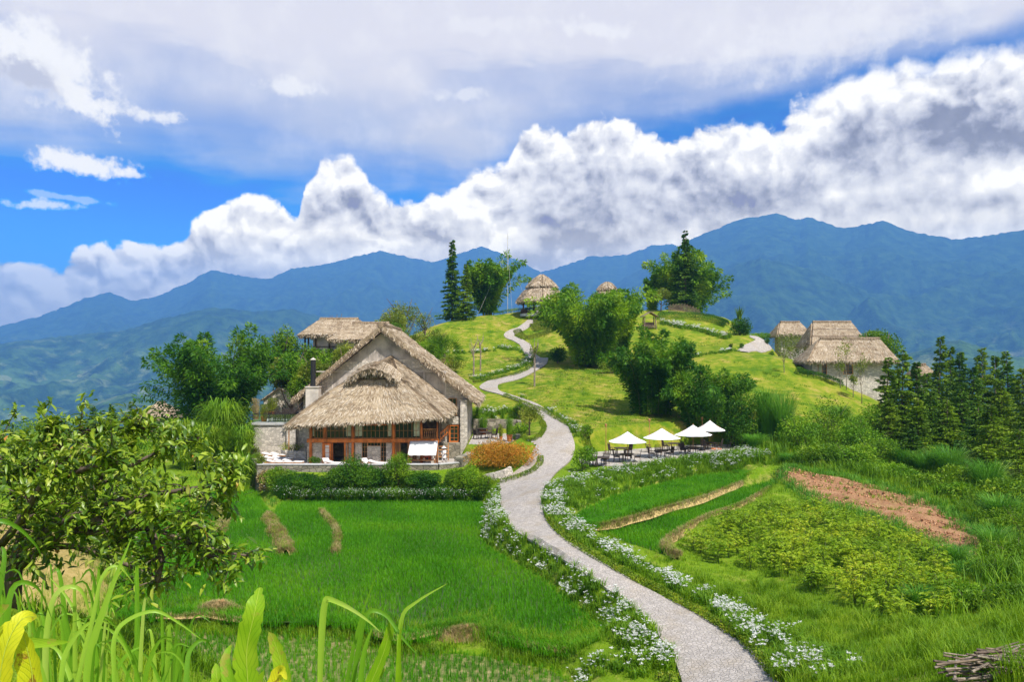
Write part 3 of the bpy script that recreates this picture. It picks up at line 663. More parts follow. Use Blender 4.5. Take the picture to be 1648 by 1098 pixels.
def broad_tree(name, loc, h, r_, label, cat='tree', mat=GREEN_M, group=None, seed=1, n=6000, ls=0.32, k=22, trunk=0.28, rz=None, bark=BARK, sparse=False, zc=None, trunk_r=None):
    t = empty(name, loc, 0, label, cat, group); r = random.Random(seed)
    rz = rz or h * (1 - trunk) / 2; zc = zc or h - rz; tr = trunk_r or max(0.08, h * 0.022)
    m = MB(); m.tube([(0, 0, -0.4), (r.uniform(-.1, .1), 0, h * 0.2), (r.uniform(-.25, .25), r.uniform(-.2, .2), zc * 0.75), (0, 0, zc + rz * 0.4)], [tr * 1.2, tr, tr * 0.75, tr * 0.25], 7)
    for q in range(11):
        a = r.uniform(0, 6.28); z0 = r.uniform(trunk * 0.7, 0.75) * h; f = r.uniform(0.5, 0.85)
        e = (math.cos(a) * r_ * f, math.sin(a) * r_ * f, min(h * 0.95, z0 + r.uniform(0.15, 0.4) * h))
        m.tube([(0, 0, z0), (e[0] * .45, e[1] * .45, z0 + (e[2] - z0) * .35), e], [tr * .5, tr * .32, tr * .1], 5)
    m.build('trunk', bark, t, smooth=True)
    crown('crown', t, mat, (0, 0, zc), r_, r_, rz, n, k, ls, seed, shell=0.35 if sparse else 0.55)
    return t

def bamboo(name, loc, h, spread, label, mat=BAMB, group=None, seed=1, culms=34, per=330, extra=(), bend=1.0, cat='bamboo', low=0.12, ls=0.5, foot=None):
    """clump of arching culms, each a plume of hanging leaves; extra = [(azimuth deg, length, reach)]"""
    t = empty(name, loc, 0, label, cat, group); r = np.random.default_rng(seed); cm = MB(); Vs = []; Qs = []; rn = []; off = 0
    spec = []
    for i in range(culms):
        a = r.uniform(0, 2 * math.pi); f = math.sqrt((i + 0.5) / culms)
        q = r.uniform(.42, 1.0) ** .6; spec.append((a, h * q * (1 - 0.2 * f), spread * (f * r.uniform(0.8, 1.15) if q > .8 else r.uniform(.55, 1.0))))
    for a, L, reach in extra: spec.append((math.radians(a), L, reach))
    foot = foot or spread * 0.22
    for a, top, reach in spec:
        dx, dy = math.cos(a), math.sin(a); b = np.array([dx, dy, 0]) * foot * r.uniform(0.1, 1.0)
        T = np.linspace(0, 1, 9)
        path = np.stack([b[0] + dx * reach * T ** 1.9, b[1] + dy * reach * T ** 1.9, top * (T * 1.22 - 0.22 * T ** 4.5) / 1.0 * (1.0)], 1)
        path[:, 2] *= 1.0; droop = 0.10 * bend * reach; path[-1, 2] -= droop; path[-2, 2] -= droop * 0.3
        cm.tube([tuple(p) for p in path[:-1]], list(np.linspace(0.055, 0.015, 8)), 4)
        n = per; u = low + (1 - low) * r.random(n) ** 0.85; idx = u * 8; i0 = np.minimum(idx.astype(int), 7); fr = (idx - i0)[:, None]
        c = path[i0] * (1 - fr) + path[i0 + 1] * fr; tang = unit(path[i0 + 1] - path[i0])
        rad = (0.10 + 0.95 * np.sin(np.pi * np.clip(u * 0.90 + 0.05, 0, 1)) ** 0.7) * min(1.25, spread * 0.17) * r.random(n) ** 0.4
        o = unit(r.normal(size=(n, 3))); o = unit(o - tang * (o * tang).sum(1, keepdims=True))
        c = c + o * rad[:, None]
        D = unit(o * 0.8 + tang * 0.65 + np.array([0, 0, -0.55]) + r.normal(size=(n, 3)) * 0.35)
        Ls = ls * r.uniform(0.6, 1.3, n); V, Q = leafq(c, D, Ls, Ls * 0.3); Vs.append(V); Qs.append(Q + off); off += len(V)
        rn.append(np.clip(r.random(n) * 0.5 + r.random() * 0.35 + u * 0.15, 0, 1))
    cm.build('culms', CULM, t, smooth=True)
    npmesh('foliage', np.concatenate(Vs), [np.concatenate(Qs)], mat, t, rnd=np.concatenate(rn))
    return t

def conifer(name, loc, h, r_, label, group=None, seed=1, mat=CONIF, tiers=26, cat='tree', dens=1.0, ragged=0.35, clear=0.06):
    t = empty(name, loc, 0, label, cat, group); r = np.random.default_rng(seed); m = MB()
    m.tube([(0, 0, -0.4), (0, 0, h * 0.5), (0.05, 0, h * 0.98)], [h * 0.016, h * 0.01, 0.015], 6)
    C = []; D = []; Ls = []
    for k in range(tiers):
        u = (k + r.uniform(-.2, .2)) / tiers; z0 = h * (clear + (1 - clear) * u); R = r_ * (1 - u) ** 0.8 * r.uniform(1 - ragged, 1.12) + 0.12
        nb = int(5 + 5 * (1 - u))
        for b in range(nb):
            a = r.uniform(0, 2 * math.pi); z = z0 + r.uniform(-.75, .75) * h / tiers; Rb = R * r.uniform(0.5, 1.12); dx, dy = math.cos(a), math.sin(a)
            if k % 2 == 0 and b < 3: m.tube([(0, 0, z), (dx * Rb * 0.9, dy * Rb * 0.9, z - 0.12 * Rb)], [0.035, 0.01], 3, cap=False)
            n = int((10 + 34 * Rb / max(r_, 0.5)) * dens); s = r.random(n) ** 0.75
            w = Rb * 0.26 * (1.15 - s) + 0.05
            lat = r.uniform(-1, 1, n) * w
            x = dx * Rb * s - dy * lat; y = dy * Rb * s + dx * lat; zz = z - 0.20 * Rb * s ** 1.5 + r.normal(size=n) * 0.05 * h / 10 + 0.10 * Rb * s ** 3
            C.append(np.stack([x, y, zz], 1)); sg = np.sign(lat)[:, None]
            D.append(np.array([dx, dy, 0.1]) * 0.8 + sg * np.array([-dy, dx, 0]) * 0.8 + r.normal(size=(n, 3)) * 0.3 + np.array([0, 0, -0.25]))
            Ls.append((0.16 + 0.2 * r.random(n)) * (h / 12) ** 0.5)
    m.build('trunk', BARK, t, smooth=True); C = np.concatenate(C); D = np.concatenate(D); Ls = np.concatenate(Ls)
    V, Q = leafq(C, D, Ls * 1.35, Ls * 0.5); npmesh('foliage', V, [Q], mat, t, rnd=r.random(len(Q)))
    return t

def shrub(name, loc, rx, ry, h, label, cat='shrub', mat=GREEN_M, group=None, seed=1, n=1800, k=14, ls=0.16, parts=True, aspect=0.45):
    """low bush that hugs the ground: one mesh of stems inside and leaves outside"""
    t = empty(name, loc, 0, label, cat, group); r = random.Random(seed); m = MB()
    for q in range(6):
        a = r.uniform(0, 6.28); m.tube([(0, 0, -0.2), (math.cos(a) * rx * .3, math.sin(a) * ry * .3, h * .45), (math.cos(a) * rx * .6, math.sin(a) * ry * .6, h * .8)], [0.03, 0.02, 0.008], 4)
    m.build('stems', BARK, t); crown('foliage', t, mat, (0, 0, h * 0.42), rx, ry, h * 0.6, n, k, ls, seed, aspect=aspect, flat=0.7)
    return t

def clump(n, rad, h, lean, w, seed, seg=3, droop=0.6, lim=0.35):
    r = np.random.default_rng(seed); a = r.uniform(0, 2 * math.pi, n); q = rad * np.sqrt(r.random(n)) * lim
    B = np.stack([np.cos(a) * q, np.sin(a) * q, -0.03 + 0 * a], 1); a2 = a + r.normal(size=n) * 0.5
    return blades(B, np.stack([np.cos(a2), np.sin(a2), 0 * a2], 1), h * r.uniform(0.55, 1.1, n), lean * r.uniform(0.3, 1.15, n), w, seg, droop * r.uniform(0.4, 1.2, n))
def grass_tuft(name, loc, rad, h, label, cat='grass clump', mat=GRASS_D, group=None, seed=1, n=160, w=0.05, droop=0.8, seg=5):
    V, Q, bi = clump(n, rad, h, rad * 0.9, w, seed, seg, droop)
    o = npmesh(name, V, [Q], mat, rnd=np.random.default_rng(seed).random(n)[bi]); o.location = loc
    return tag(o, label, cat, group)

def scatter(poly, dens, seed, keep=None):
    """random ground points inside a world polygon"""
    P = np.asarray(poly); x0, y0 = P.min(0); x1, y1 = P.max(0); r = np.random.default_rng(seed); n = int((x1 - x0) * (y1 - y0) * dens)
    x = r.uniform(x0, x1, n); y = r.uniform(y0, y1, n); ok = poly_sd(P, x, y) < 0
    if keep is not None: ok &= keep(x, y)
    return x[ok], y[ok], r
def off_path(x, y, m=0.12):
    ok = np.ones(x.shape, bool)
    for P in PATH_POLYS + [FORE]: ok &= poly_sd(P, x, y) > m
    for _, P in TERR.values(): ok &= poly_sd(P, x, y) > 0.1
    return ok
def off_fields(x, y, m=0.15):
    ok = np.ones(x.shape, bool)
    for _, P in PAD.values(): ok &= poly_sd(P, x, y) > m
    return ok & (poly_sd(SOIL, x, y) > -0.3)

def blade_field(name, x, y, z, r, per, h, lean, w, mat, seg=2, spread=0.08, label=None, droop=0.4, hv=(0.7, 1.2)):
    n = len(x); X_ = np.repeat(x, per) + r.normal(size=n * per) * spread; Y_ = np.repeat(y, per) + r.normal(size=n * per) * spread; Z_ = np.repeat(z, per) - 0.02
    a = r.uniform(0, 2 * math.pi, n * per); hh = np.repeat(np.broadcast_to(h, (n,)), per) * r.uniform(hv[0], hv[1], n * per)
    V, Q, bi = blades(np.stack([X_, Y_, Z_], 1), np.stack([np.cos(a), np.sin(a), 0 * a], 1), hh, lean * hh * r.uniform(0.3, 1.3, n * per), w, seg, droop)
    rv = np.clip(np.repeat(r.random(n), per) * 0.4 + r.random(n * per) * 0.6, 0, 1)
    o = npmesh(name, V, [Q], mat, rnd=rv[bi]); return tag(o, kind='stuff')

# ------------------------------------------------------------------ building materials
def thatch_mat():
    m, t = fresh('thatch'); p = pos(t); n = t.noise(p, 0.45, 4, 0.6); n2 = t.noise(p, 5.0, 3, 0.7); v = attr(t, 'rnd') * 0.62 + n * 0.38 + (n2 - 0.5) * 0.3
    c = t.ramp(v, [(0.12, (0.12, 0.085, 0.055)), (0.33, (0.32, 0.24, 0.155)), (0.58, (0.50, 0.40, 0.275)), (0.83, (0.66, 0.575, 0.46)), (1.0, (0.78, 0.71, 0.61))])
    return finish(m, t, c, 0.95, bump=n2, bump_d=0.04, spec=0.08, transl=0.08)
def stone_mat(name, c0, scale=2.6, joint=(0.16, 0.14, 0.115), var=0.35, mapax='xz'):
    m, t = fresh(name); g = t.new('ShaderNodeNewGeometry'); sp = t.new('ShaderNodeSeparateXYZ'); t.l.new(g.outputs['Position'], sp.inputs[0]); x, y, z = (X(t, sp.outputs[k]) for k in range(3))
    q = t.comb((x + y) * 1.0, z * 1.7, 0.0); q = t.vadd(q, t.comb(t.noise(q, 1.2, 2) * 0.25, t.noise(q, 1.5, 2) * 0.2))
    e = t.voro(q, scale, 'DISTANCE_TO_EDGE', dim='2D'); nd = t.new('ShaderNodeTexVoronoi', voronoi_dimensions='2D'); t.put(nd.inputs['Vector'], q); nd.inputs['Scale'].default_value = scale
    cs = t.new('ShaderNodeSeparateColor'); t.l.new(nd.outputs['Color'], cs.inputs[0]); r = X(t, cs.outputs[0]); n = t.noise(g.outputs['Position'], 0.7, 4, 0.65); n3 = t.noise(g.outputs['Position'], 9, 3, 0.7)
    c = t.ramp(r * 0.5 + n * 0.3 + n3 * 0.2, [(0.2, tuple(k * (1 - var) for k in c0)), (0.5, c0), (0.8, tuple(min(1, k * (1 + var)) for k in c0))])
    c = t.mix(t.ss(e, 0.06, 0.012), c, joint)
    return finish(m, t, c, 0.9, bump=t.ss(e, 0.0, 0.1) + n3 * 0.3, bump_d=0.05, spec=0.12)
THATCH = thatch_mat()
STONE = stone_mat('pale_stone', (0.56, 0.505, 0.43), 3.0, joint=(0.30, 0.26, 0.20), var=0.32)
STONE_D = stone_mat('rough_stone', (0.27, 0.24, 0.18), 1.9, var=0.45, joint=(0.08, 0.08, 0.05))
PLASTER = plain('grey_plaster', (0.42, 0.37, 0.32), 0.9, 0.25, 0.9, stretch=(1, 1, 0.6))
PLASTER_L = plain('pale_plaster', (0.58, 0.52, 0.45), 0.9, 0.15, 1.1)
WOOD = plain('orange_timber', (0.55, 0.16, 0.03), 0.55, 0.25, 3.0, stretch=(1, 1, 0.3))
WOOD_T = plain('tan_timber', (0.42, 0.20, 0.075), 0.6, 0.3, 3.0, stretch=(1, 1, 0.3))
WOOD_D = plain('dark_timber', (0.07, 0.045, 0.03), 0.7, 0.3, 3.0)
WOOD_G = plain('grey_timber', (0.22, 0.16, 0.11), 0.8, 0.3, 3.0)
BLACKM = plain('black_metal', (0.02, 0.02, 0.022), 0.45, 0.1)
RATTAN = plain('dark_rattan', (0.055, 0.04, 0.032), 0.7, 0.3, 20)
WHITE = plain('white_fabric', (0.86, 0.86, 0.85), 0.8, 0.03, 2, extra={'Sheen Weight': 0.1})
CREAM = plain('cream_cushion', (0.78, 0.74, 0.70), 0.85, 0.06, 2)
CURT = plain('curtain', (0.50, 0.53, 0.36), 0.9, 0.15, 3)
TERRA = plain('terracotta', (0.52, 0.16, 0.045), 0.8, 0.15, 3)
SLABM = plain('concrete', (0.50, 0.49, 0.47), 0.85, 0.12, 1.5)
SKIN = plain('skin', (0.45, 0.27, 0.18), 0.6, 0.05); HAIRM = plain('hair', (0.02, 0.015, 0.012), 0.6, 0.1)
def glass_mat(name, c, rough=0.08):
    m, t = fresh(name); return finish(m, t, c, rough, spec=0.6)
GLASS = glass_mat('window_glass', (0.018, 0.03, 0.02)); 
def clear_glass():
    m, t = fresh('rail_glass'); g = t.new('ShaderNodeBsdfGlossy'); g.inputs[0].default_value = (0.8, 0.85, 0.85, 1); g.inputs[1].default_value = 0.05
    tr = t.new('ShaderNodeBsdfTransparent'); tr.inputs[0].default_value = (0.86, 0.9, 0.9, 1); mx = t.new('ShaderNodeMixShader'); mx.inputs[0].default_value = 0.12
    t.l.new(tr.outputs[0], mx.inputs[1]); t.l.new(g.outputs[0], mx.inputs[2]); o = t.new('ShaderNodeOutputMaterial'); t.l.new(mx.outputs[0], o.inputs[0]); return m
RGLASS = clear_glass()

# ------------------------------------------------------------------ thatch
def thatch_panel(mb, e0, e1, r1, r0, dens=26, thick=0.32, seed=0, fringe=0.55, straw=(0.3, 0.62), w=0.055, fr_den=26, side0=False, side1=False, sag=0.0):
    """straw covered roof slope: e0-e1 is the eave, r0-r1 the ridge (r0 above e0)"""
    e0, e1, r1, r0 = (np.array(p, float) for p in (e0, e1, r1, r0)); r = np.random.default_rng(seed)
    nrm = unit(np.cross(e1 - e0, r0 - e0) if np.linalg.norm(r0 - e0) > 1e-3 else np.cross(e1 - e0, r1 - e0)); nrm = nrm if nrm[2] > 0 else -nrm
    nu, nv = 14, 10; U_, V_ = np.meshgrid(np.linspace(0, 1, nu), np.linspace(0, 1, nv))
    def P(u, v):
        u = u[..., None]; v = v[..., None]; q = (e0 * (1 - u) + e1 * u) * (1 - v) + (r0 * (1 - u) + r1 * u) * v
        return q - np.array([0, 0, 1]) * (sag * 4 * v * (1 - v))
    top = P(U_, V_) + nrm * (thick * (0.8 + 0.2 * r.random(U_.shape))[..., None]); bot = P(U_, V_)
    i = (np.arange(nv - 1)[:, None] * nu + np.arange(nu - 1)[None]).ravel(); Q = np.stack([i, i + 1, i + nu + 1, i + nu], 1)
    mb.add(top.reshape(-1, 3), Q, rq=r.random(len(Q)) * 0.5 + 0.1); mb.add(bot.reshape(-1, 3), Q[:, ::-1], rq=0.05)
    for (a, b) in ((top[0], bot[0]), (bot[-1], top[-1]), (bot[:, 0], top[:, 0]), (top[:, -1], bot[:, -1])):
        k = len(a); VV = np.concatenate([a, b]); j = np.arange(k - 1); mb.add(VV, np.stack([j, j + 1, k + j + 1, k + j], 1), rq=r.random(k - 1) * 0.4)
    area = 0.5 * np.linalg.norm(np.cross(e1 - e0, r0 - e0)) + 0.5 * np.linalg.norm(np.cross(r1 - e1, r1 - r0)) + 0.5 * np.linalg.norm(np.cross(r1 - e1, e1 - e0)) * 0
    area = max(area, 0.25 * np.linalg.norm(e1 - e0) * np.linalg.norm(r0 - e0))
    n = int(area * dens * 1.7); u = r.random(n); wv = np.linalg.norm(r1 - r0) / (np.linalg.norm(e1 - e0) + 1e-6)
    v = r.random(n); keep = r.random(n) < (1 - v * (1 - min(1, wv))); u, v = u[keep], v[keep]; n = len(u)
    down = unit((P(u, np.maximum(v - 0.05, 0)) - P(u, v + 0.05)) + 1e-6); S_ = unit(e1 - e0)
    D = unit(down + S_ * r.normal(size=(n, 1)) * 0.16 + nrm * r.uniform(0.0, 0.16, (n, 1))); L = r.uniform(*straw, n)
    VV, QQ = leafq(P(u, v) + nrm * (thick * r.uniform(0.9, 1.12, (n, 1))), D, L, w * r.uniform(0.7, 1.6, n), side=unit(np.cross(D, nrm) + r.normal(size=(n, 3)) * 0.25))
    band = 0.12 * np.sin(v * 26 + u * 3) ; mb.add(VV, QQ, rq=np.clip(r.random(n) * 0.8 + 0.2 + band, 0, 1))
    def hang(a, b, dens_, ln, out):
        Ls = np.linalg.norm(b - a); k = int(Ls * dens_); s = r.random(k)[:, None]; c = a + (b - a) * s + nrm * r.uniform(-0.05, thick * 1.05, (k, 1)) - out * 0.05
        cl = 0.75 + 0.35 * np.sin(s[:, 0] * Ls * 2.1 + seed) * np.sin(s[:, 0] * Ls * 5.3) + r.normal(size=k) * 0.12
        D2 = unit(out * r.uniform(0.25, 0.6, (k, 1)) + np.array([0, 0, -1.0]) + r.normal(size=(k, 3)) * 0.14)
        V3, Q3 = leafq(c, D2, ln * np.clip(cl, 0.3, 1.5) * r.uniform(0.6, 1.1, k), w * 1.25 * r.uniform(0.7, 1.5, k)); mb.add(V3, Q3, rq=np.clip(0.25 + r.random(k) * 0.75, 0, 1))
    if fringe: hang(e0, e1, fr_den * 2.2, fringe, unit(np.array([down[:, 0].mean(), down[:, 1].mean(), 0])))
    if side0: hang(e0, r0, fr_den * 1.5, fringe * 0.8, -S_)
    if side1: hang(e1, r1, fr_den * 1.5, fringe * 0.8, S_)
def ridge_roll(mb, a, b, rad=0.28, seed=0, w=0.07):
    a = np.array(a, float); b = np.array(b, float); r = np.random.default_rng(seed); L = np.linalg.norm(b - a); n = int(L * 70)
    mb.tube([tuple(a), tuple((a + b) / 2 - np.array([0, 0, 0.04])), tuple(b)], rad, 8, r=0.15)
    ax = unit(b - a); c = a + (b - a) * r.random((n, 1)); th = r.uniform(-1.5, 1.5, n)[:, None]; sd = unit(np.cross(ax, np.array([0, 0, 1.])))
    o = sd * np.sin(th) + np.array([0, 0, 1.]) * np.cos(th); D = unit(sd * np.cos(th) * np.sign(th) - np.array([0, 0, 1.]) * np.abs(np.sin(th)) - np.array([0, 0, .25]) + r.normal(size=(n, 3)) * 0.12)
    V, Q = leafq(c + o * rad * 1.02, D, r.uniform(0.3, 0.6, n), w, side=unit(np.cross(D, o))); mb.add(V, Q, rq=r.random(n) * 0.55)
def hip_roof(name, parent, x0, x1, y0, y1, ze, zr, inset, seed=0, inset2=None, **kw):
    """hipped thatch roof; ridge along x, ends inset"""
    mb = MB(); yc = (y0 + y1) / 2; A, B, C_, D_ = (x0, y0, ze), (x1, y0, ze), (x1, y1, ze), (x0, y1, ze); R0, R1 = (x0 + inset, yc, zr), (x1 - (inset2 or inset), yc, zr)
    thatch_panel(mb, A, B, R1, R0, seed=seed, **kw); thatch_panel(mb, B, C_, R1, R1, seed=seed + 1, **kw)
    kw2 = dict(kw); kw2['dens'] = 5; thatch_panel(mb, C_, D_, R0, R1, seed=seed + 2, **kw2); thatch_panel(mb, D_, A, R0, R0, seed=seed + 3, **kw)
    ridge_roll(mb, tuple(np.array(R0) + (0, 0, 0.25)), tuple(np.array(R1) + (0, 0, 0.25)), seed=seed)
    return mb.build(name, THATCH, parent)

def wpt(px, py, d): return PX(px, py, d)
def fx(px, d): return (px - CX) / F * d
def fz(py, d): return (HZ - py) / F * d

def framed(parent, name, x0, x1, z0, z1, y, nx, nz, frame=WOOD_T, pane=GLASS, w=0.07, dp=0.09, curtain=None, handle=False, label=None):
    """glazed frame standing in a wall opening, facing -y"""
    fr = MB(); fr.box(x0, x0 + w, y - dp, y, z0, z1); fr.box(x1 - w, x1, y - dp, y, z0, z1); fr.box(x0 + w, x1 - w, y - dp, y, z0, z0 + w); fr.box(x0 + w, x1 - w, y - dp, y, z1 - w, z1)
    for k in range(1, nx): xx = x0 + (x1 - x0) * k / nx; fr.box(xx - .02, xx + .02, y - dp * 0.8, y - 0.01, z0 + w, z1 - w)
    for k in range(1, nz): zz = z0 + (z1 - z0) * k / nz; fr.box(x0 + w, x1 - w, y - dp * 0.6, y - 0.02, zz - .018, zz + .018)
    f = fr.build(name, frame, parent)
    if label: f['label'] = label
    g = MB(); g.box(x0 + w, x1 - w, y - 0.015, y - 0.005, z0 + w, z1 - w); g.build('pane', pane, f)
    if curtain:
        for a, b in curtain:
            c = MB()
            k = 10
            for q in range(k):
                xa = x0 + (x1 - x0) * (a + (b - a) * q / k); xb = x0 + (x1 - x0) * (a + (b - a) * (q + 1) / k); yy = y - 0.035 - 0.012 * (q % 2)
                c.box(xa, xb, yy, yy + 0.008, z0 + w + 0.3 * (z1 - z0) * 0.2, z1 - w)
            c.build('curtain', CURT, f)
    if handle:
        h = MB(); h.bar((x1 - w * 0.5, y - dp - 0.04, z0 + 1.0), (x1 - w * 0.5, y - dp - 0.04, z0 + 1.15), 0.03); h.bar((x1 - w * .5, y - dp - .04, z0 + 1.07), (x1 - w * .5, y - dp + .01, z0 + 1.07), 0.02); h.build('handle', BLACKM, f)
    return f

def build_main_house():
    zf = -10.35; yf = 78.0
    t = empty('restaurant_house', (-13.5, yf, zf), 0, 'large stone and timber house with two tiers of shaggy thatched roof beside the rice fields', 'house')
    T = Matrix.Translation((13.5, -yf, -zf))     # world -> house space
    def fin(mb, name, mat, parent=t, **k):
        o = mb.build(name, mat, parent, **k)
        if parent is t: o.location = (13.5, -yf, -zf)
        return o
    def X_(px): return fx(px, yf)
    root = bpy.data.objects.new('facade', None)
    # ground floor piers
    for a, b in ((494.5, 519), (556.5, 566), (571, 582.5), (621.5, 631.5), (661, 703)):
        m = MB(); m.box(X_(a), X_(b), yf, yf + 0.4, zf, -8.25); fin(m, 'wall_pier', STONE)
    m = MB(); m.box(X_(591), X_(612.5), yf + 0.05, yf + 0.35, zf, fz(718.5, yf)); fin(m, 'window_panel', STONE)
    m = MB()   # side walls, back walls, inner ceiling
    m.box(X_(494.5), X_(494.5) + 0.4, yf + 0.4, 82.99, zf, -6.0); fin(m, 'side_wall', STONE); m = MB(); m.box(X_(703) - 0.3, X_(703), yf + 0.4, 80.2, zf, -8.25)
    fin(m, 'side_wall', STONE)
    m = MB(); m.box(X_(496), X_(703), yf - 0.02, 83, -8.2, -8.0); fin(m, 'upper_floor', WOOD_D)
    m = MB(); prof = [(-22.3, zf), (-4.85, zf), (-4.85, -3.8), (-10.0, 0.12), (-17.8, -0.2), (-22.3, -3.9)]; V = [(a, 83.0, b) for a, b in prof] + [(a, 83.35, b) for a, b in prof]
    m.add(V, Q=[[0, 1, 2, 5], [2, 3, 4, 5], [7, 6, 11, 8], [8, 11, 10, 9]] + [[i, 6 + i, 6 + (i + 1) % 6, (i + 1) % 6] for i in range(6)]); fin(m, 'gable_wall', STONE)
    # upper gable: plaster triangle with framing
    m = MB(); ax, az_ = -13.84, 3.0; zb = fz(598, 83); sl = (3.28 + 4.26) / 9.2
    V = [(-13.84 - (az_ - zb) / sl, 83.02, zb), (-13.84 + (az_ - zb) / sl, 83.02, zb), (ax, 83.02, az_), (-13.84 - (az_ - zb) / sl, 83.3, zb), (-13.84 + (az_ - zb) / sl, 83.3, zb), (ax, 83.3, az_)]
    m.add(V, Q=[[0, 1, 4, 3], [1, 2, 5, 4], [2, 0, 3, 5]], T=[[0, 2, 1], [3, 4, 5]]); fin(m, 'gable', PLASTER)
    m = MB(); m.box(-20.9, -6.9, 82.93, 83.0, zb - 0.07, zb + 0.05)
    for xx in (-19.2, -9.4, -7.1): m.box(xx - 0.06, xx + 0.06, 82.95, 83.0, zb - 3.4, zb - 0.07)
    fin(m, 'gable_trim', PLASTER_L)
    m = MB()   # plastered bays of the gable wall
    m.box(-19.14, -9.46, 82.96, 83.0, zb - 3.0, zb - 0.08); m.box(-9.34, -7.16, 82.96, 83.0, zb - 2.6, zb - 0.08); fin(m, 'plaster_bay', PLASTER)
    m = MB(); m.box(-22.3, -22.0, 83.35, 95, zf, -4.4); m.box(-5.15, -4.85, 83.35, 95, zf, -4.4); m.box(-22.0, -5.15, 94.7, 95, zf, -4.4); fin(m, 'outer_wall', STONE)
    # right corner tower wall, window and door
    m = MB(); m.box(fx(741, 82.5), -4.75, 82.3, 82.99, fz(733, 82.5), fz(644, 82.5)); m.box(fx(722, 82.7), fx(741, 82.5), 82.6, 82.99, fz(683, 82.7), fz(671, 82.7)); m.box(fx(722, 82.7), fx(741, 82.5), 82.5, 82.99, -9.2 - 0.9, fz(712.5, 82.7)); fin(m, 'corner_wall', STONE)
    framed(t, 'door', fx(722.5, 82.6), fx(739, 82.6), fz(712.5, 82.6), fz(684, 82.6), 82.75, 2, 4, frame=WOOD, w=0.16, handle=True).location = (13.5, -yf, -zf)
    framed(t, 'window', fx(722, 82.8), fx(735, 82.8), fz(669, 82.8), fz(641, 82.8), 82.9, 2, 3, frame=WOOD_T).location = (13.5, -yf, -zf)
    # ground floor windows and doors
    zt = -8.27
    L3 = (13.5, -yf, -zf)
    framed(t, 'window', X_(582.5), X_(591), zf + 0.15, zt, yf + 0.2, 2, 4, w=0.05).location = L3
    framed(t, 'window', X_(612.5), X_(621.5), zf + 0.15, zt, yf + 0.2, 2, 4, w=0.05).location = L3
    framed(t, 'window', X_(591), X_(612.5), fz(718.5, yf), zt, yf + 0.2, 4, 1, w=0.05).location = L3
    framed(t, 'door', X_(520.5), X_(533.5), zf + 0.05, zt - 0.05, yf - 0.05, 1, 4, frame=WOOD, pane=CREAM, w=0.2, handle=True).location = L3
    m = MB(); m.box(X_(534), X_(535.5), yf - 0.05, yf + 0.2, zf, zt); m.box(X_(554), X_(556.5), yf - 0.1, yf + 0.2, zf, zt); m.box(X_(535.5), X_(554), yf, yf + 0.2, zf, zf + 0.1); fin(m, 'door_frame', WOOD)
    m = MB(); m.box(X_(643), X_(644.5), yf - 0.1, yf + 0.3, zf, zt); m.box(X_(656), X_(659.5), yf - 0.12, yf + 0.3, zf, zt); m.box(X_(631.5), X_(643), yf + .1, yf + 0.3, zf, zt); fin(m, 'door_frame', WOOD_T)
    framed(t, 'window', X_(663), X_(671), fz(742, yf), fz(731, yf), yf - 0.01, 2, 2, w=0.06).location = L3
    # posts
    for px, wd, z1 in ((500.5, 0.30, -5.6), (525, 0.0, 0), (568, 0.26, -5.6), (560, 0.16, zt), (633.5, 0.30, -5.6), (637.5, 0.18, zt), (678.5, 0.26, -5.6), (704, 0.18, -6.0)):
        if wd == 0: continue
        m = MB(); x = X_(px); m.tube([(x, yf - 0.16, zf), (x + 0.02, yf - 0.16, (zf + z1) / 2), (x, yf - 0.16, z1)], [wd / 2 * 1.08, wd / 2, wd / 2 * 0.94], 9); fin(m, 'post', WOOD_T if px in (560, 637.5) else WOOD, smooth=True)
    m = MB(); m.box(X_(521), X_(525), yf - 0.1, yf + 0.1, -7.86, -5.4); m.box(X_(519), X_(523), yf - 0.12, yf + .05, zf, zt); fin(m, 'post', WOOD)
    m = MB(); m.box(X_(495.5), X_(707), yf - 0.42, yf - 0.08, -8.24, -7.86); fin(m, 'beam', WOOD)
    m = MB(); m.box(X_(497), X_(704), yf - 0.08, yf + 0.3, -5.55, -5.3); m.box(X_(495), X_(704), yf + 0.6, yf + 0.8, -8.0, -5.3)
    fin(m, 'inner_screen', WOOD_D)
    # upper windows
    for a, b, nx, cu in ((502, 520.5, 4, [(0.0, 0.2)]), (525.5, 566, 6, [(0.78, 0.98)]), (570.5, 631, 9, [(0.02, 0.2), (0.88, 0.99)]), (636, 676.5, 6, [(0.74, 0.97)])):
        framed(t, 'window', X_(a), X_(b), -7.84, -5.56, yf + 0.05, nx, 3, w=0.06, curtain=cu).location = L3
    m = MB(); m.box(X_(586), X_(622), yf - 0.12, yf - 0.07, -6.55, -6.42)
    for px in (591, 599, 607, 616): m.box(X_(px) - .06, X_(px) + .06, yf - 0.12, yf - 0.07, -6.42, -5.5)
    fin(m, 'window_rail', WOOD)
    # balcony
    m = MB(); m.box(X_(681), X_(706), yf - 0.2, yf - 0.12, -6.95, -6.87); m.box(X_(681), X_(706), yf - 0.2, yf - 0.12, -7.8, -7.74)
    for k in range(17): xx = X_(681) + (X_(706) - X_(681)) * k / 16; m.bar((xx, yf - .16, -7.76), (xx + (0.12 if k % 2 else -0.12), yf - .16, -6.9), 0.03)
    fin(m, 'balcony_rail', WOOD_T)
    m = MB(); m.box(X_(704), X_(707), yf - 0.2, yf + 2.6, -8.0, -5.3); fin(m, 'balcony_screen', WOOD_D)
    # outside stair up to the landing by the corner door
    st = MB(); x0, x1 = fx(703, 80.5), fx(722, 81.5)
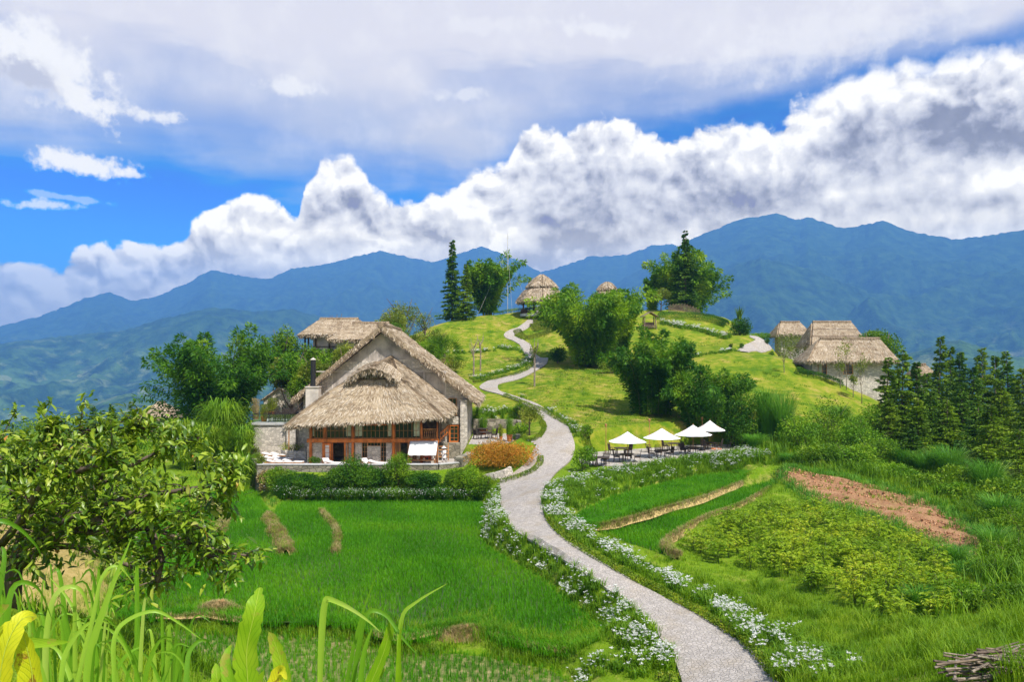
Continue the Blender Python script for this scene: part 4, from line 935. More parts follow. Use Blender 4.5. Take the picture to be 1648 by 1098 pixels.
    for k in range(7): st.box(x0 + 0.1 + k * (x1 - x0 - 0.3) / 7, x0 + 0.1 + (k + 1.3) * (x1 - x0 - 0.3) / 7, 80.2, 81.6, zf + 0.05, zf + 0.25 + k * 0.19)
    st.box(fx(703, 81), fx(740, 82), 81.6, 82.45, zf, fz(713, 82)); s_ = fin(st, 'stairs', STONE_D)
    m = MB(); m.bar((X_(705), yf + .6, -7.55), (fx(722, 82), 81.6, fz(686, 82)), 0.09, 0.24); m.bar((X_(705), yf + 0.6, -8.2), (fx(721.5, 82), 81.6, fz(695, 82)), 0.07)
    for k in range(6):
        f = k / 5; a = Vector((X_(705), yf + .6, -7.6)).lerp(Vector((fx(722, 82), 81.6, fz(687, 82))), f); m.bar(a, (a.x, a.y, a.z - 0.85), 0.04)
    fin(m, 'stair_rail', WOOD)
    m = MB()
    for k in range(4): m.box(fx(704, 80), fx(722, 81), 80.0, 80.1, zf + 0.35 + k * 0.35, zf + 0.45 + k * 0.35)
    m.bar((fx(704.5, 80), 80.05, zf), (fx(704.5, 80), 80.05, zf + 2.0), 0.09); m.bar((fx(721.5, 80), 80.05, zf), (fx(721.5, 80), 80.05, zf + 1.8), 0.09); fin(m, 'wood_rack', WOOD_T)
    # front roof
    A = (-22.07, 76.0, -6.6); C_ = (-6.8, 76.0, -5.75); D_ = (-6.0, 83.0, -5.25); B = (-21.9, 83.2, -6.35); GL = (-16.3, 79.0, -2.15); GR = (-11.4, 79.0, -2.15); R0 = (-14.0, 79.0, -0.75); R1 = (-12.9, 83.0, 0.1)
    m = MB()
    thatch_panel(m, A, C_, GR, GL, dens=48, seed=11, thick=0.3, fringe=0.42, sag=-0.1)
    thatch_panel(m, B, A, GL, R1, dens=26, seed=12, thick=0.36, fringe=0.7, sag=-0.22)
    thatch_panel(m, C_, D_, R1, GR, dens=40, seed=13, thick=0.36, fringe=0.6, sag=-0.1)
    thatch_panel(m, GR, GR, R1, R0, dens=30, seed=14, thick=0.3, fringe=0); thatch_panel(m, GL, GL, R0, R1, dens=30, seed=15, thick=0.3, fringe=0)
    roof = fin(m, 'front_roof', THATCH)
    m = MB(); m.add([(-16.0, 79.05, -1.9), (-11.7, 79.05, -1.9), (-14.0, 79.05, -0.6)], T=[[0, 2, 1]])
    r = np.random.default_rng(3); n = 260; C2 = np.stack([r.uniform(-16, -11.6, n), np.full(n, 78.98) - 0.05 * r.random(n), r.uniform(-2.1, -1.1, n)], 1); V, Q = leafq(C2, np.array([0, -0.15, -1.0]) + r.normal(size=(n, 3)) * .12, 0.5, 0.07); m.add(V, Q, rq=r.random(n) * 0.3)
    fin(m, 'vent_face', THATCH)
    m = MB()   # eyebrow cap that hangs over the vent
    pr = [(-16.6, 78.1, -2.5), (-15.9, 77.9, -1.85), (-15.0, 77.8, -1.3), (-14.0, 77.7, -1.05), (-13.1, 77.8, -1.25), (-12.2, 77.9, -1.75), (-11.5, 78.1, -2.35)]
    bk = [(-16.6, 79.2, -1.9), (-15.7, 79.4, -1.15), (-15.0, 80.0, -0.65), (-14.0, 80.6, -0.32), (-13.0, 80.2, -0.5), (-12.1, 79.6, -1.0), (-11.3, 79.2, -1.75)]
    for k in range(6): thatch_panel(m, pr[k], pr[k + 1], bk[k + 1], bk[k], dens=70, seed=30 + k, thick=0.3, fringe=0.6, straw=(0.3, 0.6), fr_den=34)
    fin(m, 'roof_cap', THATCH); 
    m = MB(); ridge_roll(m, (-14.0, 78.2, -0.62), (-12.9, 83.0, 0.3), 0.22, seed=5); fin(m, 'front_ridge', THATCH)
    # big roof
    P0, P1 = (-13.84, 81.9, 3.3), (-13.84, 95.5, 3.3); E0, E1 = (-3.75, 81.9, -4.5), (-3.75, 95.5, -4.5); F0, F1 = (-23.1, 81.9, -4.4), (-23.1, 95.5, -4.4)
    m = MB(); thatch_panel(m, E0, E1, P1, P0, dens=34, seed=21, thick=0.42, fringe=0.7, side0=True, sag=0.12); thatch_panel(m, F1, F0, P0, P1, dens=14, seed=22, thick=0.42, fringe=0.6, side1=True, sag=0.12)
    ridge_roll(m, (-13.84, 81.85, 3.7), (-13.84, 95.5, 3.7), 0.32, seed=8)
    fin(m, 'main_roof', THATCH)
    m = MB()
    for s_, P_, Q_ in ((0, P0, E0), (1, P0, F0)):
        a = Vector(P_) + Vector((0, 0.12, -0.14)); b = Vector(Q_) + Vector((0, 0.12, -0.14)); m.bar(a, b, 0.12, 0.24)
    fin(m, 'verge_board', WOOD_G)
    # chimney
    m = MB(); m.box(fx(495, 82), fx(515.5, 82), 81.2, 82.4, -8, fz(623.5, 82)); m.box(fx(494, 82), fx(516.5, 82), 81.1, 82.5, fz(623.5, 82), fz(622, 82)); ch = fin(m, 'chimney', PLASTER_L)
    m = MB(); cxx = fx(504, 81.8); m.tube([(cxx, 81.8, fz(623, 82)), (cxx, 81.8, fz(580, 82))], 0.27, 14); m.build('flue', BLACKM, ch)
    m = MB(); m.lathe((cxx, 81.8, fz(580, 82)), [(0.34, 0.05), (0.2, 0.16), (0.02, 0.26)], 12); m.build('flue_cap', PLASTER, ch)
    # left lean-to under the roof corner
    m = MB(); m.box(fx(463, 84), fx(478, 84), 83.6, 84.0, zf, -6.9); m.box(fx(478, 84), fx(496, 84), 83.6, 84.0, fz(690, 84), -6.3); fin(m, 'lean_to_wall', STONE)
    m = MB(); m.bar((-21.6, 76.5, -6.75), (-21.6, 84, -6.6), 0.14); m.bar((-21.75, 76.6, -6.8), (X_(497), 77.3, -6.55), 0.12); m.bar((-22.6, 83, -6.9), (-20.5, 78, -6.5), .1); m.bar((fx(465, 82), 82, zf), (fx(465, 82), 82, -6.8), 0.09); fin(m, 'eave_beam', WOOD_T)
build_main_house()

def build_retaining():
    # parapet wall along the front of the house terrace and its tall left flank
    t = MB(); pts = [(-24.1, 73.6), (-16, 73.45), (-7.0, 73.6), (-5.2, 74.8)]
    for a, b in zip(pts[:-1], pts[1:]): t.bar((a[0], a[1], -11.4), (b[0], b[1], -11.4), 0.45, 3.0, up=(0, 0, 1))
    o = t.build('terrace_wall', STONE_D); tag(o, 'low rough stone wall along the front edge of the house terrace', 'wall')
    m = MB()
    for a, b in zip(pts[:-1], pts[1:]): m.bar((a[0], a[1], -9.86), (b[0], b[1], -9.86), 0.55, 0.09)
    m.build('coping', SLABM, o)
    t = MB(); pts = [(-24.1, 73.85), (-26.0, 78.5), (-28.2, 84.0), (-28.4, 96)]
    for (a, b), zt in zip(zip(pts[:-1], pts[1:]), (-9.95, -10.1, -10.1)): t.bar((a[0], a[1], zt - 2.2), (b[0], b[1], zt - 2.2), 0.5, 4.4)
    tag(t.build('flank_wall', STONE_D), 'tall dark stone retaining wall on the left flank of the lounger terrace', 'wall')
    # raised deck
    t = empty('stone_deck', (-24, 84, -10.35), 0, 'stone walled raised deck with glass railing left of the thatched house', 'deck')
    def fin(mb, n, mat, par=t):
        o = mb.build(n, mat, par)
        if par is t: o.location = (24, -84, 10.35)
        return o
    m = MB(); m.box(-27.95, -21.0, 84.0, 95.5, -10.4, -7.0); fin(m, 'wall', STONE)
    m = MB(); m.box(-28.15, -20.9, 83.85, 95.7, -7.0, -6.74); fin(m, 'floor_slab', SLABM)
    m = MB(); m.box(-28.0, -21.0, 83.95, 84.0, -6.74, -5.85); m.box(-28.05, -28.0, 84.0, 95, -6.74, -5.85); r_ = fin(m, 'glass_railing', RGLASS)
    m = MB()
    m.bar((-28.05, 83.97, -5.84), (-21.0, 83.97, -5.84), 0.05); m.bar((-28.05, 83.97, -5.84), (-28.05, 95, -5.84), 0.05)
    for k in range(5): x = -28.03 + k * 1.75; m.bar((x, 83.92, -6.9), (x, 83.92, -5.82), 0.045)
    for k in range(1, 6): m.bar((-28.08, 84 + k * 2.2, -6.9), (-28.08, 84 + k * 2.2, -5.82), 0.045)
    fin(m, 'railing_post', BLACKM)
    # curved planter wall on the lower terrace
    m = MB(); q = [(fx(455, 82.8), 82.8), (fx(462, 81.6), 81.6), (fx(478, 81.2), 81.2), (fx(494, 81.0), 81.0)]
    for a, b in zip(q[:-1], q[1:]): m.bar((a[0], a[1], -9.95), (b[0], b[1], -9.95), 0.4, 0.85)
    tag(m.build('planter_wall', STONE), 'low curved stone planter wall behind the white loungers', 'wall')
    # patio wall right of the house
    m = MB(); q = [(-4.6, 92.2), (-1.5, 92.6), (0.75, 92.3), (0.9, 89.5), (0.75, 84.5), (0.6, 82.4)]; tops = [-7.0, -7.05, -7.1, -7.5, -8.0, -8.4]
    for k, (a, b) in enumerate(zip(q[:-1], q[1:])):
        zc = tops[k]; m.bar((a[0], a[1], (zc - 9.2) / 2), (b[0], b[1], (zc - 9.2) / 2), 0.45, zc + 9.2)
    tag(m.build('patio_wall', STONE_D), 'dark rubble retaining wall round the small patio right of the house', 'wall')
    m = MB(); pts = [G(780, 775), G(796, 772), G(812, 768), G(824, 762)]
    for a, b in zip(pts[:-1], pts[1:]): m.bar((a[0], a[1], a[2] + 0.1), (b[0], b[1], b[2] + 0.15), 0.35, 1.0)
    tag(m.build('bed_wall', STONE), 'short curved stone wall in front of the orange shrub', 'wall')
    m = MB(); pts = [(-5.2, 74.8), (-4.4, 76.5), (-4.2, 78.5)]
    for a, b in zip(pts[:-1], pts[1:]): m.bar((a[0], a[1], -10.1), (b[0], b[1], -10.0), 0.8, 1.5)
    tag(m.build('ramp_wall', STONE_D), 'grey stone ramp wall between the terrace and the orange shrub', 'wall')
build_retaining()

# ---------------------------------------------------------------- other thatched buildings
def cottage(label, px0, px1, d, py_ridge, py_eave, py_base0, py_base1, inset=2.2, seed=0, depth=7.0, door=None, window=None, wallx=None, back_band=False, name='thatched_cottage', dens=30, inset2=None):
    x0, x1 = fx(px0, d), fx(px1, d); zr, ze = fz(py_ridge, d + depth / 2), fz(py_eave, d); zb = min(fz(py_base0, d), fz(py_base1, d)) - 1.0
    t = empty(name, ((x0 + x1) / 2, d + depth / 2, zb), 0, label, 'cottage'); off = (-(x0 + x1) / 2, -(d + depth / 2), -zb)
    r = hip_roof('roof', t, x0, x1, d, d + depth, ze, zr, inset, seed, dens=dens, fringe=0.6, inset2=inset2); r.location = off
    wx0, wx1 = wallx or (x0 + 0.9, x1 - 0.9); yw = d + 0.9; m = MB(); holes = sorted([h for h in (door, window) if h], key=lambda h: h[0])
    xs = wx0
    for (a, b, pt, pb) in holes:
        xa, xb, zt, zz = fx(a, yw), fx(b, yw), fz(pt, yw), fz(pb, yw); m.box(xs, xa, yw, yw + 0.35, zb, ze + 0.5); m.box(xa, xb, yw, yw + 0.35, zt, ze + 0.5); m.box(xa, xb, yw, yw + 0.35, zb, zz); xs = xb
    m.box(xs, wx1, yw, yw + 0.35, zb, ze + 0.5); m.box(wx0, wx0 + .35, yw + .35, d + depth - .9, zb, ze + .5); m.box(wx1 - .35, wx1, yw + .35, d + depth - .9, zb, ze + .5); m.box(wx0, wx1, d + depth - .9, d + depth - .6, zb, ze + .5)
    w = m.build('wall', STONE, t); w.location = off
    for i, h in enumerate(holes):
        f = framed(t, 'door' if h is door else 'window', fx(h[0], yw), fx(h[1], yw), fz(h[3], yw), fz(h[2], yw), yw + 0.1, 2, 3, frame=WOOD_T, w=0.1, curtain=[(0.1, 0.5)] if h is door else None, handle=h is door); f.location = off
    if back_band:
        m = MB()
        for k in (0.3, 0.62): 
            a = Vector((x0 + inset * k, d + depth / 2 * k, ze + (zr - ze) * k + .42)); b = Vector((x1 - inset * k, d + depth / 2 * k, ze + (zr - ze) * k + .42)); m.bar(a, b, 0.25, 0.12)
        o = m.build('roof_band', WOOD_G, t); o.location = off
    return t
cottage('stone cottage with door and window, nearest of the thatched row on the right', 1301, 1446, 112, 548.5, 583, 607, 650, inset=2.8, inset2=1.5, seed=101, depth=5.6, door=(1316, 1331, 583.5, 604), window=(1357, 1373, 586, 603), dens=40)
cottage('thatched cottage roof with a dark ridge band just behind the nearest right cottage', 1306, 1397, 132, 521, 556, 585, 590, inset=1.5, seed=111, depth=6.5, back_band=True, dens=32)
cottage('small thatched cottage roof peeking over the lawn, farthest left of the right row', 1252, 1306, 146, 521, 540, 570, 575, inset=1.3, seed=121, depth=5, dens=24)
cottage('thatched cottage roof half hidden between the dark conifers on the right', 1476, 1506, 120, 590, 604, 640, 640, inset=.8, seed=131, depth=3, dens=20)
cottage('small thatched hut with a pale roof on the left slope under the bamboo', 216, 276, 104, 652, 674, 690, 700, inset=2.0, seed=141, depth=5, name='thatched_hut')

def build_back_houses():
    d = 104; x0, x1 = fx(481, d), fx(600, d); z0 = fz(541, d); t = empty('thatched_lodge', ((x0 + x1) / 2, d + 4, z0 - 7), 0, 'open thatched lodge on dark posts behind the big gable roof', 'lodge'); off = (-(x0 + x1) / 2, -(d + 4), -(z0 - 7))
    hip_roof('roof', t, x0, fx(590, d), d, d + 8, z0, fz(517, d + 4), 1.9, 151, dens=34, fringe=0.5).location = off
    for px in (491, 496.5, 508, 530, 552, 575): m = MB(); m.bar((fx(px, d + 1), d + 1, z0 - 7), (fx(px, d + 1), d + 1, z0 + 0.5), 0.2); m.build('post', WOOD_D, t).location = off
    for px in (491, 520, 560): m = MB(); m.bar((fx(px, d + 7), d + 7, z0 - 7), (fx(px, d + 7), d + 7, z0 + 0.5), 0.2); m.build('post', WOOD_D, t).location = off
    m = MB(); m.bar((fx(491, d + 1), d + 1, z0 - 1.4), (fx(575, d + 1), d + 1, z0 - 1.4), 0.1)
    m.build('rail', WOOD_D, t).location = off
    m = MB(); m.box(fx(500, d), fx(590, d), d + 1.2, d + 1.5, z0 - 7, z0 + 0.2); m.build('wall', PLASTER_L, t).location = off
    d = 98; t = empty('thatched_lodge', (fx(585, d), d + 3, -9), 0, 'smaller thatched roof tucked between the open lodge and the big gable', 'lodge'); off = (-fx(585, d), -(d + 3), 9)
    hip_roof('roof', t, fx(528, d), fx(650, d), d, d + 7, fz(549, d), fz(524, d + 3.5), 2.4, 161, dens=34, fringe=0.5).location = off
    m = MB(); m.box(fx(540, d), fx(640, d), d + 0.8, d + 6, -9, fz(549, d) + 0.4); m.build('wall', STONE, t).location = off
    # stone hut behind the deck
    d = 97; t = empty('stone_hut', (fx(450, d), d, -9.5), 0, 'pale stone hut with a low pitched roof behind the deck tables', 'hut'); off = (-fx(450, d), -d, 9.5)
    xa, xm, xb = fx(424, d), fx(449, d), fx(484, d); zt = fz(626, d)
    m = MB(); V = []
    for y in (d, d + 4): V += [(xa, y, -9.5), (xb, y, -9.5), (xb, y, fz(640, d)), (xm, y, zt), (xa, y, fz(644, d))]
    m.add(V, Q=[[0, 1, 6, 5], [1, 2, 7, 6], [2, 3, 8, 7], [3, 4, 9, 8], [4, 0, 5, 9], [0, 4, 3, 1], [5, 6, 8, 9]], T=[[1, 3, 2], [6, 7, 8]]); m.build('wall', STONE, t).location = off
    m = MB()
    for (a, za), (b, zb2) in (((xa - .3, fz(646, d)), (xm, zt + .05)), ((xm, zt + .05), (xb + .3, fz(641, d)))):
        m.add([(a, d - .3, za), (b, d - .3, zb2), (b, d + 4.3, zb2), (a, d + 4.3, za), (a, d - .3, za + .15), (b, d - .3, zb2 + .15), (b, d + 4.3, zb2 + .15), (a, d + 4.3, za + .15)], Q=[[0, 1, 5, 4], [4, 5, 6, 7], [3, 2, 1, 0], [0, 4, 7, 3], [1, 2, 6, 5], [2, 3, 7, 6]])
    m.build('roof', plain('pale_roof', (0.50, 0.40, 0.29), 0.9, 0.25, 2.0, stretch=(0.3, 1, 3)), t).location = off
build_back_houses()

def gazebo(label, px, d, py_top, py_mid, py_eave, half_px, py_base, seed, k=8):
    x = fx(px, d); zb = fz(py_base, d); zb = min(zb, float(H(x, d))) ; R = half_px / F * d; ze = fz(py_eave, d) - zb; zm = fz(py_mid, d) - zb; zt = fz(py_top, d) - zb
    t = empty('gazebo', (x, d, zb), 0, label, 'gazebo'); m = MB()
    for lo, hi, ra, rb, s in ((ze, zm - 0.1, R, R * 0.56, 0), (zm + 0.5, zt, R * 0.60, 0.12, 50)):
        for i in range(k):
            a0, a1 = 2 * math.pi * i / k, 2 * math.pi * (i + 1) / k; c0, s0, c1, s1 = math.cos(a0), math.sin(a0), math.cos(a1), math.sin(a1)
            thatch_panel(m, (ra * c0, ra * s0, lo), (ra * c1, ra * s1, lo), (rb * c1, rb * s1, hi), (rb * c0, rb * s0, hi), dens=26, seed=seed + s + i, thick=0.3, fringe=0.75, w=0.1, straw=(0.5, 1.0), sag=-0.3 if lo == ze else -0.22)
    m.build('roof', THATCH, t)
    for i in range(k): a = 2 * math.pi * (i + 0.5) / k; m = MB(); m.bar((R * .8 * math.cos(a), R * .8 * math.sin(a), 0), (R * .8 * math.cos(a), R * .8 * math.sin(a), ze + 0.5), 0.28); m.build('post', WOOD_D, t)
    m = MB()
    for a in (0.5,): m.bar((R * .3 * math.cos(a), R * .3 * math.sin(a), 0), (R * .3 * math.cos(a), R * .3 * math.sin(a), zm), 0.25)
    m.build('post', WOOD_D, t); m = MB(); m.prism([(R * .88 * math.cos(2 * math.pi * i / 16), R * .88 * math.sin(2 * math.pi * i / 16)) for i in range(16)], -0.4, 0.15); m.build('floor', SLABM, t)
    m = MB(); m.box(-R * .25, R * .12, -R * .95, -R * .85, 0.15, 1.5); m.build('counter', PLASTER, t); m = MB(); m.box(R * .35, R * .7, -R * .8, -R * .7, .15, 1.2); m.build('counter', PLASTER, t); 
    m = MB(); m.box(-R * .85, -R * .5, -R * .3, R * .1, .15, 1.0); m.build('bench', WOOD_D, t)
    return t
gazebo('two tier round thatched gazebo on dark posts at the top of the hill', 872, 160, 443, 466, 486, 40, 507, 200)
gazebo('second thatched gazebo whose roof tip shows above the central bamboo', 977, 172, 455, 470, 488, 25, 508, 240)

def build_swing():
    g = G(1190, 524); g = GD(1043 + 0, 150); x, d, z = GD(1045, 146); t = empty('garden_swing', (x, d, z), 0.1, 'small wooden swing seat under a little pitched roof on the hilltop lawn', 'swing')
    h = 3.1
    for sx in (-1, 1):
        for sy in (-0.7, 0.7): m = MB(); m.bar((sx * 1.15, sy, -0.3), (sx * 1.0, sy * 0.8, h * 0.75), 0.17); m.build('post', WOOD_G, t)
    m = MB()
    for s in (-1, 1):
        m.add([(0, -1.0, h), (s * 1.55, -1.0, h * .72), (s * 1.55, 1.0, h * .72), (0, 1.0, h), (0, -1.0, h + .12), (s * 1.55, -1.0, h * .72 + .12), (s * 1.55, 1.0, h * .72 + .12), (0, 1.0, h + .12)], Q=[[0, 1, 5, 4], [4, 5, 6, 7], [3, 2, 1, 0], [1, 2, 6, 5], [2, 3, 7, 6]])
    m.build('roof', WOOD_G, t); m = MB(); m.box(-1.05, 1.05, -0.5, 0.5, 0.55, 0.7); m.box(-1.05, 1.05, 0.45, 0.55, 0.7, 1.3); m.bar((-1.1, -.6, .3), (1.1, -.6, .3), .12); m.build('seat', WOOD_G, t)
build_swing()
def build_mast():
    x, d, z = GD(817, 168); t = empty('antenna_mast', (x, d, z), 0, 'thin tall antenna mast with guy wires beside the hilltop bamboo', 'mast'); h = TOP(374, (x, d, z))
    m = MB(); m.tube([(0, 0, -.3), (0, 0, h * .86), (0, 0, h)], [0.06, 0.05, 0.015], 6); m.bar((-0.35, 0, h * .93), (.35, 0, h * .93), 0.04); m.bar((-0.35, 0, h * .96), (.35, 0, h * .96), 0.04); m.build('pole', SLABM, t)
    for dx, dy in ((-6.5, -3), (5, 4), (1, -5)):
        m = MB(); m.tube([(0, 0, h * .8), (dx, dy, float(H(x + dx, d + dy)) - z)], 0.02, 4); m.build('guy_wire', SLABM, t)
build_mast()

# ------------------------------------------------------------------ furniture
def make_chair(label, group, mat=RATTAN):
    t = empty('cafe_chair', (0, 0, 0), 0, label, 'chair', group)
    m = MB(); m.box(-.25, .25, -.24, .24, .41, .46); m.box(-.24, .24, -.23, .23, .46, .49); m.build('seat', mat, t)
    m = MB()
    for k in range(9):
        x = -.22 + k * .055; m.bar((x, .23, .47), (x * 1.05, .33, 1.02), .034, .018)
    for z, y in ((.6, .255), (.8, .29)): m.bar((-.25, y, z), (.25, y, z), .03, .02)
    m.tube([(-.25, .23, .44), (-.265, .3, .85), (-.22, .345, 1.07), (0, .355, 1.12), (.22, .345, 1.07), (.265, .3, .85), (.25, .23, .44)], .022, 5); m.build('backrest', mat, t)
    for sx in (-1, 1):
        for sy in (-1, 1): m = MB(); m.bar((sx * .23, sy * .22, .42), (sx * .25, sy * .25, 0), .04); m.build('leg', mat, t)
        m = MB(); m.tube([(sx * .25, -.22, .42), (sx * .27, -.2, .66), (sx * .27, .26, .68)], .02, 5); m.build('armrest', mat, t)
    return t
def make_table(label, group, w=0.62, d=0.62, h=0.75, rnd_=True, mat=RATTAN):
    t = empty('cafe_table', (0, 0, 0), 0, label, 'table', group); m = MB()
    if rnd_: m.lathe((0, 0, 0), [(0.01, h), (w, h), (w, h - .04), (w * .97, h - .05), (0.01, h - .05)], 20)
    else: m.box(-w, w, -d, d, h - .05, h)
    m.build('tabletop', mat, t)
    for a in (45, 135, 225, 315):
        c, s_ = math.cos(math.radians(a)), math.sin(math.radians(a)); m = MB(); m.bar((c * w * .72, s_ * d * .72, h - .05), (c * w * .8, s_ * d * .8, 0), .06); m.build('leg', mat, t)
    return t
def make_umbrella(label, group, R=1.86, rim=1.98, top=2.95, k=8):
    t = empty('parasol', (0, 0, 0), 0, label, 'parasol', group); m = MB(); V = [(0, 0, top)]; ring = 5
    for i in range(1, ring + 1):
        f = i / ring
        for j in range(k * 4):
            a = 2 * math.pi * j / (k * 4) + math.pi / 8; q = (j % 4) / 4; sc = 1 - 0.07 * math.sin(math.pi * q) * f; sg = 0.05 * math.sin(math.pi * q) * f
            V.append((R * f * sc * math.cos(a), R * f * sc * math.sin(a), top - (top - rim) * (f ** 1.05) + 0.10 * math.sin(math.pi * f) * -1 - sg * 0.6))
    n = k * 4; T = [[0, 1 + j, 1 + (j + 1) % n] for j in range(n)]; Q = [[1 + i * n + j, 1 + (i + 1) * n + j, 1 + (i + 1) * n + (j + 1) % n, 1 + i * n + (j + 1) % n] for i in range(ring - 1) for j in range(n)]
    m.add(V, Q, T); c = m.build('canopy', WHITE, t); md = c.modifiers.new('s', 'SOLIDIFY'); md.thickness = 0.015
    m = MB()
    for j in range(k): a = 2 * math.pi * j / k + math.pi / 8; m.bar((0, 0, top - .08), (R * .97 * math.cos(a), R * .97 * math.sin(a), rim - .03), .02)
    m.build('ribs', WOOD_T, c)
    m = MB(); m.tube([(0, 0, 0.05), (0, 0, top + .02)], .028, 8); m.lathe((0, 0, top), [(.0, .13), (.04, .09), (.03, .0)], 8); m.build('pole', WOOD_T, t)
    m = MB(); m.lathe((0, 0, 0), [(.32, 0), (.32, .06), (.08, .1), (.05, .25)], 14); m.build('base', SLABM, t)
    return t

zc = -9.48
def at(px, py, z=zc): p = PX(px, py, (z) * F / (HZ - py)); return (p[0], p[1], z)
chair0 = make_chair('x', 'dark rattan chairs of the open air cafe terrace'); table0 = make_table('x', 'dark tables of the open air cafe terrace')
first = {'c': True, 't': True}
def place(kind, proto, loc, rz, label, group=None):
    o = proto if first.get(kind) else copy_tree(proto); first[kind] = False
    o.location = loc; o.rotation_euler = (0, 0, rz); o['label'] = label; o.scale = (1.1, 1.1, 1.08) if kind == 'c' else (1.15, 1.15, 1)
    if group: o['group'] = group
    return o
TB = [  # table top in photo px, what it is, chair directions in degrees
    ((967, 736), 'nearest the path', [200, 60, 130]),
    ((1009, 731), 'under the leftmost parasol', [165, 350, 75]),
    ((1064, 725.5), 'under the second parasol', [185, 20, 95]),
    ((1114.5, 720), 'under the third parasol', [180, 330, 75, 130]),
    ((1143, 712.5), 'under the rightmost parasol', [100, 330, 220])]
for i, ((px, py), where, dirs) in enumerate(TB):
    p = at(px, py, zc + 0.75); p = (p[0], p[1], zc)
    place('t', table0, p, 0, 'dark round cafe table ' + where)
    for j, a in enumerate(dirs):
        r = 0.95; ar = math.radians(a); cpos = (p[0] + r * math.cos(ar), p[1] + r * math.sin(ar) * 0.9, zc)
        side = 'left' if 120 < a < 240 else ('right' if a < 50 or a > 300 else 'back')
        if a == 130 and 75 in dirs: side = 'back left'
        if a == 130 and 60 in dirs: side = 'far left back'
        if side == 'left' and a == 220: side = 'front left'
        place('c', chair0, cpos, ar - math.pi / 2, 'rattan chair %s of the table %s' % (side, where))
for px, py, where, dirs in ((999, 721, 'behind the leftmost parasol', [150, 30]), (1085, 713.5, 'behind the second parasol', [190, 160])):
    p = at(px, py, zc + .75); p = (p[0], p[1], zc); place('t', table0, p, 0, 'dark round cafe table ' + where)
    for a in dirs: ar = math.radians(a); place('c', chair0, (p[0] + .95 * math.cos(ar), p[1] + .9 * math.sin(ar), zc), ar - math.pi / 2, 'dark rattan chair on the %s of the table %s' % ({150: 'left', 30: 'right', 190: 'near left', 160: 'far left'}[a], where))
for px, py, a, lb in ((1044, 728, 80, 'lone rattan chair at the lawn edge between the first two parasols'), (1176, 721, 200, 'rattan chair turned sideways at the right end of the cafe terrace'), (1182, 718, 60, 'dark rattan chair farthest right on the terrace, in the shade of the trees')):
    p = at(px, py); place('c', chair0, p, math.radians(a), lb)
# small low pieces
m = MB(); m.lathe((0, 0, 0), [(.01, .3), (.55, .3), (.58, .26), (.3, .2), (.12, .1), (.3, 0)], 16); o = m.build('fire_bowl', TERRA); o.location = at(1153, 727); tag(o, 'low round brown bowl table beside the chairs under the rightmost parasol', 'bowl')
t = empty('side_table', at(950, 738), 0, 'small dark pedestal table holding two glasses by the path', 'table'); m = MB(); m.lathe((0, 0, 0), [(.25, 0), (.06, .05), (.05, .7), (.5, .74), (.52, .78), (.01, .79)], 14); m.build('pedestal', RATTAN, t)
for dx, nm in ((-.18, 'left'), (.16, 'right')):
    m = MB(); m.lathe((0, 0, 0), [(.05, 0), (.07, .2), (.065, .21), (.045, .02)], 10); o = m.build('glass_jar', glass_mat('jar_' + nm, (.45, .5, .42), .1)); q = at(950, 738); o.location = (q[0] + dx, q[1], q[2] + .79); tag(o, 'small glass jar on the %s of the pedestal table by the path' % nm, 'jar')
UM = [((1010, 695), 72.4, 'leftmost white parasol over the front cafe table'), ((1065, 689.5), 75.4, 'second white parasol from the left, between its neighbours'), ((1115.5, 684), 77.6, 'third white parasol from the left, overlapping the rightmost one'), ((1142.5, 677), 82.5, 'rightmost white parasol, standing farthest back against the dark trees')]
um0 = make_umbrella('x', 'white parasols over the cafe tables')
for i, ((px, py), d, lb) in enumerate(UM):
    o = um0 if i == 0 else copy_tree(um0); h = fz(py, d) - zc; s = (1 if i != 3 else 0.93); o.location = (fx(px, d), d, zc); o.scale = (s * (0.97 if i != 2 else 1.04), s * 0.97, h / 2.95); o.rotation_euler = (0, 0, 0.2 * i); o['label'] = lb
def torch(px, d, py_top, lb):
    x, d, z = GD(px, d); h = TOP(py_top, (x, d, z)); t = empty('garden_torch', (x, d, z), 0, lb, 'torch', 'bamboo torches round the cafe terrace'); m = MB(); m.tube([(0, 0, -.2), (.02, 0, h - .25)], .035, 6); m.build('pole', WOOD_T, t)
    m = MB(); m.lathe((0, 0, h - .3), [(.03, 0), (.11, .12), (.13, .3), (.08, .32), (.02, .36)], 10); m.build('torch_head', WOOD_T, t)
torch(975, 79, 683, 'thin dark torch pole at the left end of the cafe lawn edge'); torch(1045, 80, 675, 'bamboo torch between the first two parasols at the lawn edge'); torch(1130, 86, 672, 'bamboo torch whose tip shows left of the rightmost parasol')

